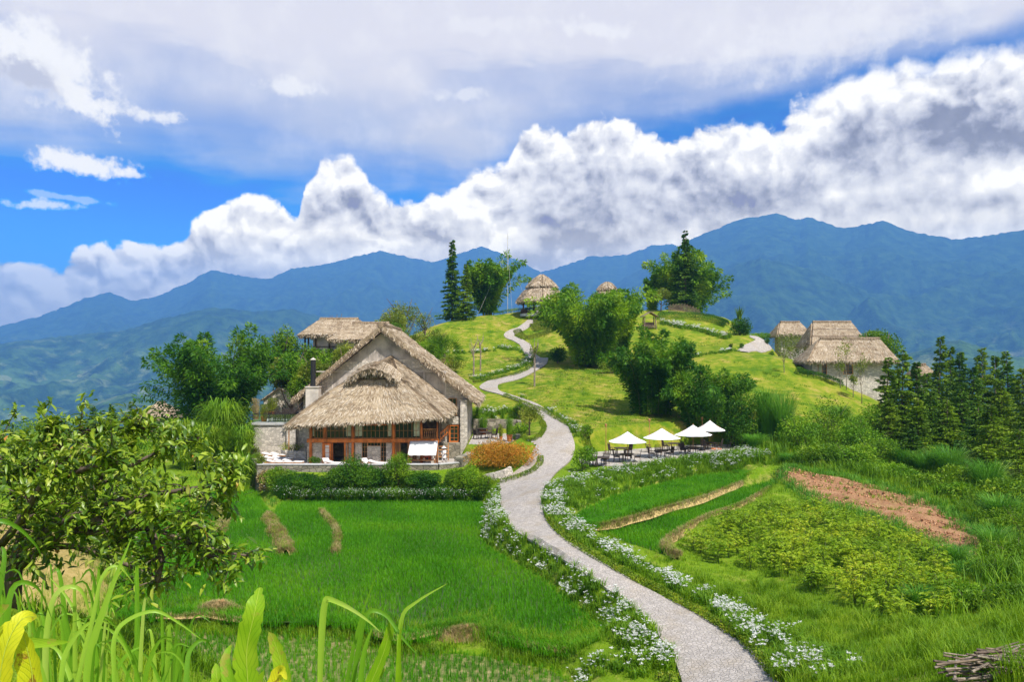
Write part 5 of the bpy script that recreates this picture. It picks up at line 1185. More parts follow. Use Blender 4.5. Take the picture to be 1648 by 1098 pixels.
# patio beside the house
zp = -8.68
t1 = make_table('dark round table with chairs on the small patio beside the house', 'dark patio tables beside the house', .75, .75)
p = at(781, 695.5, zp + .75); t1.location = (p[0], p[1], zp)
t2 = copy_tree(t1); q = at(778, 692, zp + .75); t2.location = (q[0] - .2, q[1] + 1.8, zp); t2['label'] = 'second dark table just behind the front patio table'
for k, (a, lb) in enumerate(((180, 'left'), (215, 'front left'), (20, 'right'), (70, 'back right'), (345, 'front right'))):
    ar = math.radians(a); c = copy_tree(chair0); c.location = (p[0] + 1.05 * math.cos(ar), p[1] + 1.05 * math.sin(ar), zp); c.rotation_euler = (0, 0, ar - math.pi / 2); c['label'] = 'dark patio chair on the %s of the patio table beside the house' % lb; c['group'] = 'dark patio chairs beside the house'
def pot_plant(loc, h, r_, ph, lb, seed, mat=GREEN_L, n=150):
    t = empty('potted_plant', loc, 0, lb, 'potted plant'); m = MB(); m.lathe((0, 0, 0), [(.02, 0), (r_ * .7, 0), (r_, ph), (r_ * 1.08, ph), (r_ * 1.08, ph - .06), (r_ * .9, ph - .05), (.01, ph - .08)], 14); m.build('pot', TERRA, t)
    V, Q, bi = clump(n, r_, h, r_ * 1.1, .035, seed, 4, .35, 1.0); V[:, 2] += ph - .1; npmesh('stems', V, [Q], mat, t, rnd=np.random.default_rng(seed).random(n)[bi])
    t2_ = t; r = np.random.default_rng(seed); k = n * 8; c = np.stack([r.normal(size=k) * r_ * .55, r.normal(size=k) * r_ * .55, ph + h * r.random(k) ** .8], 1); V, Q = leafq(c, r.normal(size=(k, 3)) + np.array([0, 0, .3]), .16, .04); npmesh('foliage', V, [Q], mat, t, rnd=r.random(k))
q = at(820, 711, zp); pot_plant(q, 1.7, .32, .75, 'tall bamboo plant in an orange pot at the patio corner', 5)
q = at(780, 700, zp); pot_plant((q[0] - .2, 91.2, zp), 1.8, .45, .5, 'bamboo plant in a terracotta pot behind the patio tables', 6)
q = at(806, 709, zp); pot_plant((q[0], q[1] + .8, zp), 1.3, .2, .35, 'thin grey green potted plant between the patio table and the orange pot', 7, OLIVE, 60)

# deck furniture
zd = -6.73; k_ = 0
DT = [(436, 671), (447, 669), (458, 667.5), (468, 666), (452, 660), (464, 658), (476, 656)]
lbs = ['leftmost front row table on the raised deck', 'second front row table on the raised deck', 'third front row table on the raised deck', 'fourth front row table on the raised deck', 'leftmost back row table on the raised deck', 'middle back row table on the raised deck', 'rightmost back row table on the raised deck']
td0 = make_table('x', 'small tables on the raised deck', .42, .42, .75, False, BLACKM); td0.children[0].data.materials[0] = CREAM
for i, (px, py) in enumerate(DT):
    d = 85.4 if i < 4 else 89.5; x = fx(px + 2, d); o = td0 if i == 0 else copy_tree(td0); o.location = (x, d, zd); o['label'] = 'small pale topped ' + lbs[i]
    for s, nm in ((-1, 'left'), (1, 'right')):
        c = copy_tree(chair0); c.location = (x + s * .36, d + (.55 if s > 0 else -.45) * 1.1, zd); c.rotation_euler = (0, 0, 0 if s > 0 else math.pi); c['label'] = 'dark chair on the %s side of the %s' % ('far' if s > 0 else 'near', lbs[i]); c['group'] = 'dark chairs on the raised deck'
pot_plant((fx(425, 85.2), 85.2, zd), 1.3, .38, .6, 'yellow green bamboo in an orange pot at the left end of the raised deck', 8, OLIVE, 120)
pot_plant((fx(438, 93), 93, zd), 1.6, .5, .6, 'broad yellow green potted bamboo at the back of the raised deck', 9, OLIVE, 160)
pot_plant((fx(412, 88), 88, zd), 1.9, .35, .5, 'dry brown potted bamboo behind the railing corner of the raised deck', 10, DRYG, 100)

# sun loungers
def make_lounger():
    t = empty('sun_lounger', (0, 0, 0), 0, 'x', 'sun lounger', 'white cushioned sun loungers on the house terrace')
    m = MB(); m.box(-.36, .36, -1.0, 1.0, .22, .28); m.box(-.36, -.31, -1.0, 1.0, .28, .32); m.box(.31, .36, -1.0, 1.0, .28, .32); m.build('frame', WOOD_T, t)
    m = MB(); m.box(-.32, .32, -1.0, .25, .28, .40); c = m.build('cushion', CREAM, t); md = c.modifiers.new('b', 'BEVEL'); md.width = .03; md.segments = 2
    Mx = Matrix.Translation((0, .27, .30)) @ Matrix.Rotation(math.radians(14), 4, 'X'); m = MB(); m.box(-.32, .32, 0, .78, 0, .11, M=Mx); c = m.build('back_cushion', CREAM, t); md = c.modifiers.new('b', 'BEVEL'); md.width = .03; md.segments = 2
    m = MB(); m.bar((-.28, .9, .42), (-.28, .7, .25), .04); m.bar((.28, .9, .42), (.28, .7, .25), .04); m.build('back_support', WOOD_T, t)
    for sx in (-1, 1):
        for y in (-.85, .85): m = MB(); m.box(sx * .33 - .03, sx * .33 + .03, y - .03, y + .03, 0, .22); m.build('leg', WOOD_T, t)
    return t
lg0 = make_lounger(); zl = -10.33; i = 0
for row, py in enumerate((723.5, 729, 735.5, 741.5, 747)):
    for col_, px in enumerate((429 + row * 3.0, 443 + row * 3.2, 456 + row * 3.5)):
        if (row, col_) in ((0, 2), (1, 2), (2, 2), (3, 2)) : continue
        p = at(px + 2, py + 2, zl); o = lg0 if i == 0 else copy_tree(lg0); o.location = p; o.rotation_euler = (0, 0, math.radians(78 if row < 4 else 84)); i += 1
        o['label'] = 'white cushioned lounger in the %s row of the left terrace, %s' % (['back', 'second', 'middle', 'fourth', 'front'][row], ['left one', 'right one', 'rightmost'][col_] if row < 4 else ['left one', 'middle one', 'right one'][col_])
for px, lb in ((539, 'flat white lounger in front of the open doorway of the house'), (609, 'cream lounger in front of the stone window panel of the house'), (522, 'white lounger back seen just left of the doorway lounger'), (585, 'small white lounger back between the two flat loungers')):
    o = copy_tree(lg0); o.location = (fx(px, 75.6), 75.6 + (0.9 if px in (522, 585) else 0), zl + 0.25 * 0); o.rotation_euler = (0, 0, math.radians(75 if px in (539, 609) else 20)); o['label'] = lb

# canvas stall in front of the house
def build_stall():
    d = 76.6; x0, x1 = fx(658, d), fx(703, d); t = empty('market_stall', ((x0 + x1) / 2, d, zl), 0, 'bamboo framed stall under a sloping white canvas at the right front of the house', 'stall'); w = (x1 - x0) / 2
    za, zb = fz(710, d + 1) - zl, fz(732.5, d - .8) - zl; n = 12; V = []
    for j in range(9):
        v = j / 8
        for i in range(n + 1):
            u = i / n; V.append((-w + 2 * w * u, 1.0 - 1.9 * v, za + (zb - za) * v - 0.10 * math.sin(math.pi * v) * (0.5 + 0.5 * math.sin(u * 9)) - (.06 if j == 8 else 0) * abs(math.sin(u * 12))))
    Q = [[j * (n + 1) + i, j * (n + 1) + i + 1, (j + 1) * (n + 1) + i + 1, (j + 1) * (n + 1) + i] for j in range(8) for i in range(n)]
    m = MB(); m.add(V, Q); c = m.build('canopy', WHITE, t, smooth=True); md = c.modifiers.new('s', 'SOLIDIFY'); md.thickness = .012
    for sx in (-.97, .97):
        for y, zz in ((-.85, zb), (.95, za)): m = MB(); m.tube([(sx * w, y, 0), (sx * w, y, zz - .02)], .04, 7); m.build('post', WOOD_T, t)
    m = MB(); m.tube([(-w, -.85, zb - .05), (w, -.85, zb - .05)], .03, 6); m.tube([(-w, .95, za - .05), (w, .95, za - .05)], .03, 6); m.build('crossbar', WOOD_T, t)
    m = MB(); m.box(-w * .85, w * .9, -.4, .3, .45, .52); 
    m.build('counter', WOOD_T, t)
    for sx in (-.8, .85):
        for y in (-.3, .2): m = MB(); m.bar((sx * w, y, 0), (sx * w, y, .45), .06); m.build('counter_leg', WOOD_T, t)
    m = MB(); m.box(-w * .02, w * .55, .5, .56, .35, 1.15); tag(m.build('red_cloth', plain('red_cloth', (.42, .07, .03), .85, .15), None), 'red brown cloth panel hanging behind the stall counter', 'cloth').location = t.location
    for k, (x, c, r_) in enumerate(((.1, (.6, .5, .4), .1), (.32, (.03, .03, .03), .13), (.7, (.75, .7, .6), .12), (.62, (.6, .2, .1), .09), (-.35, (.6, .5, .35), .1), (.8, (.7, .55, .45), .09))):
        m = MB(); m.lathe((0, 0, 0), [(.01, 0), (r_ * .8, .0), (r_, r_ * .7), (r_ * .6, r_ * 1.5), (r_ * .35, r_ * 1.7), (r_ * .4, r_ * 1.9)], 12); o = m.build('jar', plain('ceramic%d' % k, c, .4, .1)); q = t.location; o.location = (q.x + x * w, q.y - .1, q.z + .521)
        tag(o, ['pale tan jar in the middle of the stall counter', 'black round pot in the middle of the stall counter', 'large cream jar near the right end of the stall counter', 'small red jar on the right part of the stall counter', 'sand coloured jar on the left part of the stall counter', 'pinkish jar at the right end of the stall counter'][k], 'jar')
build_stall()

def build_person():
    # woman in white with a white conical hat walking beside the stall, seen from the side
    d = 77.2; loc = (fx(714.5, d), d, zl); t = empty('person', loc, math.radians(-25), 'person in white clothes and a white hat walking beside the stall', 'person')
    me = bpy.data.meshes.new('body'); J = {'pel': (0, 0, .92, .135), 'bel': (0, -.01, 1.05, .12), 'che': (0, -.01, 1.25, .135), 'nek': (0, -.0, 1.40, .055), 'hed': (0.0, -.02, 1.50, .085), 'hdt': (0, -.02, 1.58, .095), 'hdc': (0, -.01, 1.66, .06),
         'sl': (-.17, 0, 1.34, .055), 'el': (-.23, -.02, 1.08, .042), 'wl': (-.20, -.18, .95, .03), 'sr': (.17, 0, 1.34, .055), 'er': (.24, -.12, 1.12, .042), 'wr': (.2, -.36, 1.12, .03),
         'hl': (-.09, 0, .88, .09), 'kl': (-.1, -.14, .50, .06), 'al': (-.1, -.08, .10, .04), 'tl': (-.1, -.24, .04, .035), 'hr': (.09, 0, .88, .09), 'kr': (.1, .06, .50, .06), 'ar': (.1, .26, .13, .04), 'tr': (.1, .14, .04, .035)}
    ks = list(J); E = [('pel', 'bel'), ('bel', 'che'), ('che', 'nek'), ('nek', 'hed'), ('hed', 'hdt'), ('hdt', 'hdc'), ('che', 'sl'), ('sl', 'el'), ('el', 'wl'), ('che', 'sr'), ('sr', 'er'), ('er', 'wr'), ('pel', 'hl'), ('hl', 'kl'), ('kl', 'al'), ('al', 'tl'), ('pel', 'hr'), ('hr', 'kr'), ('kr', 'ar'), ('ar', 'tr')]
    for s, w in (('l', 'wl'), ('r', 'wr')):
        wx, wy, wz, _ = J[w]
        J['p' + s] = (wx, wy - .07, wz - .02, .028); E.append((w, 'p' + s))
        for f in range(5):
            ox = (f - 2) * .02; ln = (.05, .075, .085, .078, .06)[f]
            J['f%s%d' % (s, f)] = (wx + ox, wy - .07 - ln, wz - .03 - .01 * (f % 2), .0085); E.append(('p' + s, 'f%s%d' % (s, f)))
    ks = list(J); me.from_pydata([J[k][:3] for k in ks], [(ks.index(a), ks.index(b)) for a, b in E], []); o = bpy.data.objects.new('body', me); link(o, t)
    o.modifiers.new('sk', 'SKIN'); sk = me.skin_vertices[0].data
    for i, k in enumerate(ks): sk[i].radius = (J[k][3], J[k][3]); sk[i].use_root = (k == 'pel')
    o.modifiers.new('ss', 'SUBSURF').render_levels = 2; me.materials.append(SKIN)
    def cloth(nm, rings, k=18, mat=CREAM):
        m = MB(); V = []
        for (x, y, z, rx, ry) in rings:
            for j in range(k): a = 2 * math.pi * j / k; f = 1 + .04 * math.sin(a * 5 + z * 7); V.append((x + rx * f * math.cos(a), y + ry * f * math.sin(a), z))
        m.add(V, [[i * k + j, i * k + (j + 1) % k, (i + 1) * k + (j + 1) % k, (i + 1) * k + j] for i in range(len(rings) - 1) for j in range(k)]); return m.build(nm, mat, t, smooth=True)
    cloth('tunic', [(0, 0, .62, .24, .24), (0, 0, .8, .22, .2), (0, 0, .95, .18, .16), (0, -.01, 1.08, .16, .14), (0, -.01, 1.25, .19, .155), (0, 0, 1.36, .17, .11), (0, 0, 1.41, .07, .07)])
    for s, rs in ((-1, [(-.16, 0, 1.36), (-.23, -.02, 1.08), (-.205, -.14, .98)]), (1, [(.16, 0, 1.36), (.24, -.12, 1.12), (.21, -.3, 1.12)])):
        m = MB(); m.tube(rs, [.085, .07, .06], 10); m.build('sleeve', CREAM, t, smooth=True)
    for rs in ([(-.09, 0, .85), (-.1, -.14, .5), (-.1, -.08, .14)], [(.09, 0, .85), (.1, .06, .5), (.1, .25, .17)]):
        m = MB(); m.tube(rs, [.115, .085, .075], 10); m.build('trouser_leg', CREAM, t, smooth=True)
    m = MB(); m.lathe((0, .0, 1.585), [(.112, -.02), (.108, .06), (.07, .115), (.01, .13)], 14); m.lathe((0, .04, 1.50), [(.07, -.05), (.095, .03), (.1, .1)], 12); m.build('hair', HAIRM, t, smooth=True)
    m = MB(); m.lathe((0, -.01, 1.63), [(.25, -.02), (.24, .0), (.13, .03), (.115, .12), (.07, .15), (.005, .16)], 20); m.build('hat', WHITE, t, smooth=True)
    m = MB()
    for x in (-.035, .035): m.lathe((x, -.108, 1.555), [(.001, .010), (.010, .004), (.010, -.004), (.001, -.01)], 6)
    m.build('eyes', HAIRM, t); m = MB(); m.add([(0, -.135, 1.52), (-.014, -.105, 1.515), (.014, -.105, 1.515), (0, -.105, 1.55)], T=[[0, 1, 2], [0, 3, 1], [0, 2, 3]]); m.box(-.022, .022, -.112, -.104, 1.488, 1.494); m.build('nose_and_mouth', SKIN, t)
build_person()

# ------------------------------------------------------------------ rice fields
def rice(key, h, seed, tuft=0.17, per=7, w=0.012, label=None, rows=None, near_d=None):
    z, P = PAD[key]; x0, y0 = P.min(0); x1, y1 = P.max(0); r = np.random.default_rng(seed); xs = []; ys = []
    st = rows or tuft
    X_, Y_ = np.meshgrid(np.arange(x0, x1, st), np.arange(y0, y1, st)); X_ = X_.ravel() + r.normal(size=X_.size) * st * .22; Y_ = Y_.ravel() + r.normal(size=Y_.size) * st * .22
    ok = (poly_sd(P, X_, Y_) < -0.05) & (np.abs(X_ / Y_) < 0.72); X_, Y_ = X_[ok], Y_[ok]
    hh = h * (0.9 + 0.25 * np.sin(X_ * .5 + 1) * np.sin(Y_ * .37)) * r.uniform(.85, 1.12, len(X_))
    return blade_field('rice_plants', X_, Y_, np.full(len(X_), z - 0.04), r, per, hh, 0.32, w, RICE, seg=2, spread=0.05)
rice('main', 0.42, 11, tuft=0.20, per=8, w=0.022); rice('lower', 0.40, 12, tuft=0.28, per=11, w=0.02); rice('upper_strip', 0.42, 13, tuft=0.2, per=8, w=0.024); rice('lower_strip', 0.42, 14, tuft=0.2, per=8, w=0.022)
WATER = None
def paddy_floor():
    m, t = fresh('paddy_mud'); n = t.noise(pos(t), 1.2, 4, .6); c = t.ramp(n, [(.3, (.03, .06, .012)), (.6, (.07, .09, .025)), (.8, (.20, .15, .08))]); mm = finish(m, t, c, 0.3, spec=0.5); m2, t2 = fresh('paddy_mud_dry'); n2 = t2.noise(pos(t2), 1.6, 5, .65); mm2 = finish(m2, t2, t2.ramp(n2, [(.35, (.06, .10, .015)), (.5, (.15, .17, .04)), (.65, (.34, .27, .12))]), .6)
    for k, (z, P) in PAD.items():
        b = MB(); c_ = P.mean(0); n_ = len(P)
        x0, y0 = P.min(0); x1, y1 = P.max(0); st = 0.3; Xg, Yg = np.meshgrid(np.arange(x0 - st, x1 + st, st), np.arange(y0 - st, y1 + st, st)); ny, nx = Xg.shape; ok = poly_sd(P, Xg, Yg) < 0.3
        i = np.arange(ny - 1)[:, None] * nx + np.arange(nx - 1)[None]; q = ok[:-1, :-1] & ok[1:, :-1] & ok[:-1, 1:] & ok[1:, 1:]
        tag(npmesh('paddy_water', np.stack([Xg, Yg, np.full(Xg.shape, z - .035)], -1).reshape(-1, 3), [np.stack([i, i + 1, i + nx + 1, i + nx], -1)[q]], mm2 if k == 'lower' else mm), kind='structure')
paddy_floor()

BUND = plain('dry_bund', (0.42, 0.31, 0.12), 0.95, 0.35, 4.0, bump=0.05)
def bund(pts, w, h, seed, lev, grass=True, dens=170):
    """raised field bank of dry straw-covered earth, with short dry grass on it"""
    C_ = smooth_poly([PZ(px, py, lev + h * .6)[:2] for px, py in pts], 6, False); n = len(C_); t = np.gradient(C_, axis=0); t /= np.linalg.norm(t, axis=1, keepdims=True) + 1e-9; nr = np.column_stack([-t[:, 1], t[:, 0]]); r = np.random.default_rng(seed)
    prof = [(-.75, -.25), (-.5, .35), (-.28, .9), (0, 1.0), (.28, .92), (.5, .4), (.75, -.25)]; V = []
    ww = w * (1 + .25 * np.sin(np.arange(n) * .9)) * np.minimum(1, np.minimum(np.arange(n) + 1, n - np.arange(n)) / 3)
    for i in range(n):
        for (u, v) in prof: p = C_[i] + nr[i] * u * ww[i]; V.append((p[0], p[1], lev + h * v * (1 + .15 * r.normal()) - .02))
    k = len(prof); Q = [[i * k + j, i * k + j + 1, (i + 1) * k + j + 1, (i + 1) * k + j] for i in range(n - 1) for j in range(k - 1)]
    o = npmesh('field_bank', V, [Q], BUND, smooth=True); tag(o, kind='structure')
    L = np.linalg.norm(np.diff(C_, axis=0), axis=1).sum(); m_ = int(L * dens * w); idx = r.random(m_) * (n - 1.001); i0 = idx.astype(int); f = (idx - i0)[:, None]; c = C_[i0] * (1 - f) + C_[i0 + 1] * f; u = r.uniform(-.62, .62, m_); c = c + nr[i0] * (u * ww[i0])[:, None]
    zz = lev + h * np.clip(1.0 - (np.abs(u) / .5) ** 3 * .6, 0, 1)
    blade_field('bank_grass', c[:, 0], c[:, 1], zz, r, 5, .2, .9, .018, DRYG, seg=2, spread=.09)
    k_ = len(c) // 6; blade_field('bank_grass', c[:k_, 0], c[:k_, 1], zz[:k_], r, 7, .26, .7, .02, GRASS, seg=2, spread=.1)
bund([(432, 828), (440, 845), (450, 862), (458, 878), (460, 889)], .85, .4, 1, -12.6)
bund([(516, 822), (528, 835), (540, 850), (543, 868), (540, 889)], .38, .3, 2, -12.6)
bund([(310, 792), (330, 806), (352, 822), (360, 838), (352, 855)], .7, .4, 3, -12.6)
bund([(928, 846), (965, 847), (1010, 838), (1070, 820), (1130, 803), (1195, 777)], .36, .26, 4, -10.98)
bund([(1240, 786), (1195, 812), (1135, 834), (1080, 866), (1074, 882), (1090, 893)], .4, .25, 5, -11.2)
bund([(240, 992), (290, 994), (330, 991), (370, 997), (405, 1002)], .16, .06, 6, -12.6); bund([(600, 1018), (640, 1029), (700, 1019), (745, 1010), (800, 1023), (860, 1041), (925, 1049), (962, 1036)], .14, .06, 7, -12.6)
def mound(px, py, lev, rx, ry, h, seed, lb):
    p = PZ(px, py, lev); r = np.random.default_rng(seed); a, q = np.meshgrid(np.linspace(0, 2 * np.pi, 33)[:-1], np.linspace(0, 1, 9)); f = 1 + .22 * np.sin(a * 3 + seed) + .1 * np.sin(a * 7)
    Xv = p[0] + rx * q * f * np.cos(a); Yv = p[1] + ry * q * f * np.sin(a); Zv = lev + h * (1 - q ** 1.7) * (1 + .2 * r.normal(size=q.shape)) - .25 * q
    i = np.arange(8)[:, None] * 32; j = np.arange(32)[None]; Q = np.stack([i + j, i + (j + 1) % 32, i + 32 + (j + 1) % 32, i + 32 + j], -1).reshape(-1, 4)
    m_, t = fresh('mound_soil%d' % seed); n = t.noise(pos(t), 3.0, 5, .7); mm = finish(m_, t, t.ramp(n, [(.3, (.20, .11, .04)), (.5, (.42, .25, .11)), (.7, (.52, .40, .18))]), .95, bump=n, bump_d=.1)
    tag(npmesh('earth_mound', np.stack([Xv, Yv, Zv], -1).reshape(-1, 3), [Q], mm, smooth=True), lb, 'mound')
    k = 900; a = r.uniform(0, 6.28, k); q = np.sqrt(r.random(k)); blade_field('bank_grass', p[0] + rx * q * np.cos(a), p[1] + ry * q * np.sin(a), lev + h * (1 - q ** 1.7), r, 5, .2, .9, .014, DRYG, seg=2)
mound(352, 990, -12.8, 1.4, .7, .6, 1, 'mound of red earth and dry straw at the left of the field bank'); mound(752, 1028, -12.9, 1.7, .6, .5, 2, 'mound of red earth and straw at the middle of the field bank')

# ------------------------------------------------------------------ grass over the slopes
def zone_grass(nm, px_poly, dens, per, h, w, mat, seed, lean=.5, seg=2, avoid=True, spread=.1, levelH=True):
    P = np.array([G(*p)[:2] if len(p) == 2 else (fx(p[0], p[2]), p[2]) for p in px_poly]); x, y, r = scatter(P, dens, seed, (lambda a, b: off_path(a, b) & off_fields(a, b) & (np.abs(a / np.maximum(b, 1)) < .74)) if avoid else None)
    if len(x) == 0: return
    clus = 0.6 + 0.6 * np.sin(x * 1.7 + 2 * np.sin(y * .9)) * np.sin(y * 1.3 + x * .5)
    return blade_field(nm, x, y, H(x, y), r, per, h * np.clip(clus, .45, 1.4), lean, w, mat, seg=seg, spread=spread)
# right hand meadow, cassava plot surroundings and bank
zone_grass('wild_grass', [(1250, 1130), (1110, 1000), (960, 915), (890, 850), (905, 790), (960, 760), (1200, 738), (1300, 770), (1648, 900), (1800, 900), (1800, 1130)], 9, 7, .42, .022, GRASS, 21, .55)
zone_grass('wild_grass', [(1120, 930), (1300, 940), (1520, 1010), (1648, 960), (1800, 1000), (1800, 1130), (1240, 1130)], 16, 8, .5, .016, GRASS, 22, .6, seg=3)
# left bank below the camera and around the tree
zone_grass('wild_grass', [(-260, 1000, 9), (-260, 900, 34), (330, 860, 60), (420, 800, 70), (240, 760, 80), (-260, 800, 70)][:0] or [(-300, 980), (-300, 800), (0, 760), (300, 760), (395, 800), (300, 815), (240, 850), (200, 900), (185, 1000), (120, 1100)], 5, 7, .45, .03, GRASS, 23, .6)
zone_grass('wild_grass', [(-100, 1000, 9), (300, 1000, 20), (900, 1120, 30), (1100, 1120, 27), (1650, 1200, 12), (1200, 1098, 7), (200, 1098, 6), (-300, 1098, 6)], 26, 7, .34, .012, GRASS, 24, .6, seg=3)
# grassy bank below the front edge of the big rice field
def edge_band(key, idx0, idx1, w, dens, seed, h=.42, dz=.5):
    z, P = PAD[key]; r = np.random.default_rng(seed); n = len(P); a, b = int(idx0 * n), int(idx1 * n); Q_ = P[a:b]; k = int(np.linalg.norm(np.diff(Q_, axis=0), axis=1).sum() * dens * w); i = r.integers(0, len(Q_) - 1, k)
    c = Q_[i] + (Q_[i + 1] - Q_[i]) * r.random((k, 1)) + r.normal(size=(k, 2)) * w * .45; blade_field('bank_grass', c[:, 0], c[:, 1], np.maximum(H(c[:, 0], c[:, 1]), z - dz), r, 10, h, .7, .022, GRASS if seed % 2 else RICE, seg=3, spread=.12)
edge_band('main', .5, 1.0, 1.5, 20, 61, .45); edge_band('main', .5, 1.0, .7, 40, 62, .42, .08); edge_band('upper_strip', .45, 1.0, .5, 50, 64, .4, .1); edge_band('upper_strip', .4, 1.0, .7, 30, 65, .3, .2); edge_band('lower', .0, .42, 1.0, 16, 63, .42)
zone_grass('tall_grass_tufts', [(1250, 1130), (1160, 1010), (1120, 930), (1230, 940), (1340, 975), (1520, 1015), (1648, 960), (1800, 1000), (1800, 1130)], 1.1, 34, .95, .024, GRASS, 121, .75, seg=4, spread=.13)
zone_grass('tall_grass_tufts', [(1200, 740), (1260, 758), (1400, 775), (1560, 835), (1600, 900), (1540, 1000), (1760, 1000), (1760, 760), (1500, 720), (1300, 700)], .5, 40, 1.5, .05, LILYL, 122, .6, seg=4, spread=.3)
zone_grass('tall_grass_tufts', [(240, 850), (250, 800), (300, 770), (400, 790), (300, 800), (240, 838)], .6, 30, .9, .05, GRASS, 123, .6, seg=4, spread=.2)
# banks between the path and the rice
zone_grass('wild_grass', [(1100, 1100), (1060, 1030), (1000, 970), (930, 920), (860, 880), (815, 850), (795, 800), (800, 782), (770, 800), (770, 850), (800, 890), (870, 930), (930, 975), (985, 1020), (985, 1050), (900, 1075), (900, 1098)], 22, 7, .34, .02, GRASS, 25, .5)
# front bank under the terrace wall
zone_grass('wild_grass', [(400, 790), (430, 820), (470, 816), (770, 814), (800, 790), (770, 768), (420, 768)], 7, 7, .5, .03, GRASS_D, 26, .5)
# upper lawns: short mown grass with seed heads
zone_grass('lawn_grass', [(820, 640), (900, 700), (935, 735), (1200, 715), (1300, 690), (1180, 610), (1000, 590), (890, 590)], 7, 6, .17, .03, GRASS, 27, .5)
zone_grass('lawn_weeds', [(820, 640), (900, 700), (935, 735), (1200, 715), (1300, 690), (1180, 610), (1000, 590), (890, 590)], .5, 14, .22, .03, DRYG, 127, .8, spread=.3)
zone_grass('lawn_weeds', [(820, 640), (900, 700), (935, 735), (1200, 715), (1300, 690), (1300, 620), (1180, 580), (1000, 590), (890, 590)], .35, 16, .34, .05, GREEN_M, 128, .8, spread=.3)
zone_grass('lawn_weeds', [(700, 530), (860, 510), (1060, 520), (1180, 550), (1000, 585), (860, 570), (790, 610), (700, 600)], .3, 16, .34, .05, GREEN_M, 129, .8, spread=.3)
zone_grass('lawn_grass', [(700, 530), (860, 510), (830, 545), (860, 570), (790, 610), (700, 600)], 3, 5, .16, .04, GRASS, 28, .5)
zone_grass('wild_grass', [(1180, 735), (1260, 758), (1400, 775), (1560, 835), (1600, 880), (1760, 880), (1760, 720), (1500, 700), (1300, 690), (1200, 700)], 6, 7, .9, .045, GRASS, 29, .5, seg=3)

# ------------------------------------------------------------------ lily borders along the path: leaves and white flowers
def lily_band(px_line, width, dens, seed, h=.5, flower=.55, side=0, fsz=.075):
    C_ = smooth_poly([G(*p)[:2] for p in px_line], 6, False); n = len(C_); t = np.gradient(C_, axis=0); t /= np.linalg.norm(t, axis=1, keepdims=True) + 1e-9; nr = np.column_stack([-t[:, 1], t[:, 0]]); r = np.random.default_rng(seed)
    seg = np.linalg.norm(np.diff(C_, axis=0), axis=1); L = seg.sum(); cum = np.concatenate([[0], np.cumsum(seg)]); m = int(L * width * dens * 1.25); s = r.random(m) * L; i0 = np.clip(np.searchsorted(cum, s) - 1, 0, n - 2); f = ((s - cum[i0]) / (seg[i0] + 1e-9))[:, None]
    c = C_[i0] * (1 - f) + C_[i0 + 1] * f + nr[i0] * (r.uniform(-.5, .5, m) * width)[:, None]; ok = off_path(c[:, 0], c[:, 1], .02) & off_fields(c[:, 0], c[:, 1], .05); c = c[ok]; m = len(c); z = H(c[:, 0], c[:, 1])
    blade_field('lily_border', c[:, 0], c[:, 1], z, r, 13, h * r.uniform(.7, 1.2, m), .75, .04, LILYL, seg=3, spread=.09, droop=.8)
    fl = r.random(m) < flower * np.clip(0.52 + .5 * np.sin(s[ok] * 1.3 + seed) + .35 * np.sin(s[ok] * 3.7), .04, 1); nf = 5; fc = np.repeat(c[fl], nf, 0) + r.normal(size=(nf * fl.sum(), 2)) * .16; k = len(fc); fzv = np.repeat(z[fl], nf) + h * r.uniform(.85, 1.3, k)
    pet = 9; C3 = np.repeat(np.column_stack([fc, fzv]), pet, 0); q = len(C3); a = r.uniform(0, 6.28, q); D = np.column_stack([np.cos(a), np.sin(a), r.uniform(-.15, .9, q)]); szf = np.repeat(r.uniform(.5, 1.45, k), pet); V, Q = leafq(C3, D, fsz * szf * r.uniform(.8, 1.3, q), fsz * .36 * szf)
    o = npmesh('lily_flowers', V, [Q], PETAL, rnd=r.random(q)); tag(o, kind='stuff')
lily_band([(1055, 1075), (1035, 1030), (1000, 985), (955, 945), (900, 905), (850, 878), (812, 852), (794, 825), (790, 795)], 2.1, 13, 31, .48, .75)
lily_band([(880, 1092), (960, 1085), (1040, 1080), (1080, 1070)], 1.2, 10, 32, .42, .8)
lily_band([(1290, 1092), (1230, 1040), (1160, 985), (1085, 945), (1010, 905), (950, 875), (912, 848), (890, 815), (892, 785)], 1.5, 13, 33, .5, .75)
lily_band([(1360, 1092), (1300, 1060), (1240, 1015)], 1.6, 9, 34, .45, .1)
lily_band([(905, 790), (950, 772), (1010, 765), (1080, 756), (1150, 746), (1200, 736), (1225, 745)], 2.8, 10, 35, .6, .25)
lily_band([(900, 815), (935, 800), (990, 785), (1050, 773), (1110, 762), (1160, 754)], 4.0, 9, 135, .55, .07)
lily_band([(1130, 765), (1180, 752), (1225, 736)], 2.6, 9, 36, .8, .7)
lily_band([(830, 640), (870, 658), (905, 676), (930, 700), (942, 715)], 1.2, 9, 37, .45, .5)
lily_band([(760, 612), (800, 602), (838, 590), (852, 578), (842, 566), (800, 560)], 1.6, 8, 38, .5, .5)
lily_band([(756, 668), (790, 670), (830, 674)], 3.2, 8, 39, .7, .2, fsz=.11)
lily_band([(1060, 520), (1100, 528), (1140, 536), (1175, 545)], 1.8, 7, 40, .7, .6, fsz=.13)
lily_band([(1080, 580), (1130, 572), (1190, 565)], 1.5, 6, 41, .45, .4, fsz=.13)
lily_band([(700, 572), (760, 568), (800, 565)], 1.2, 6, 42, .5, .5, fsz=.12)
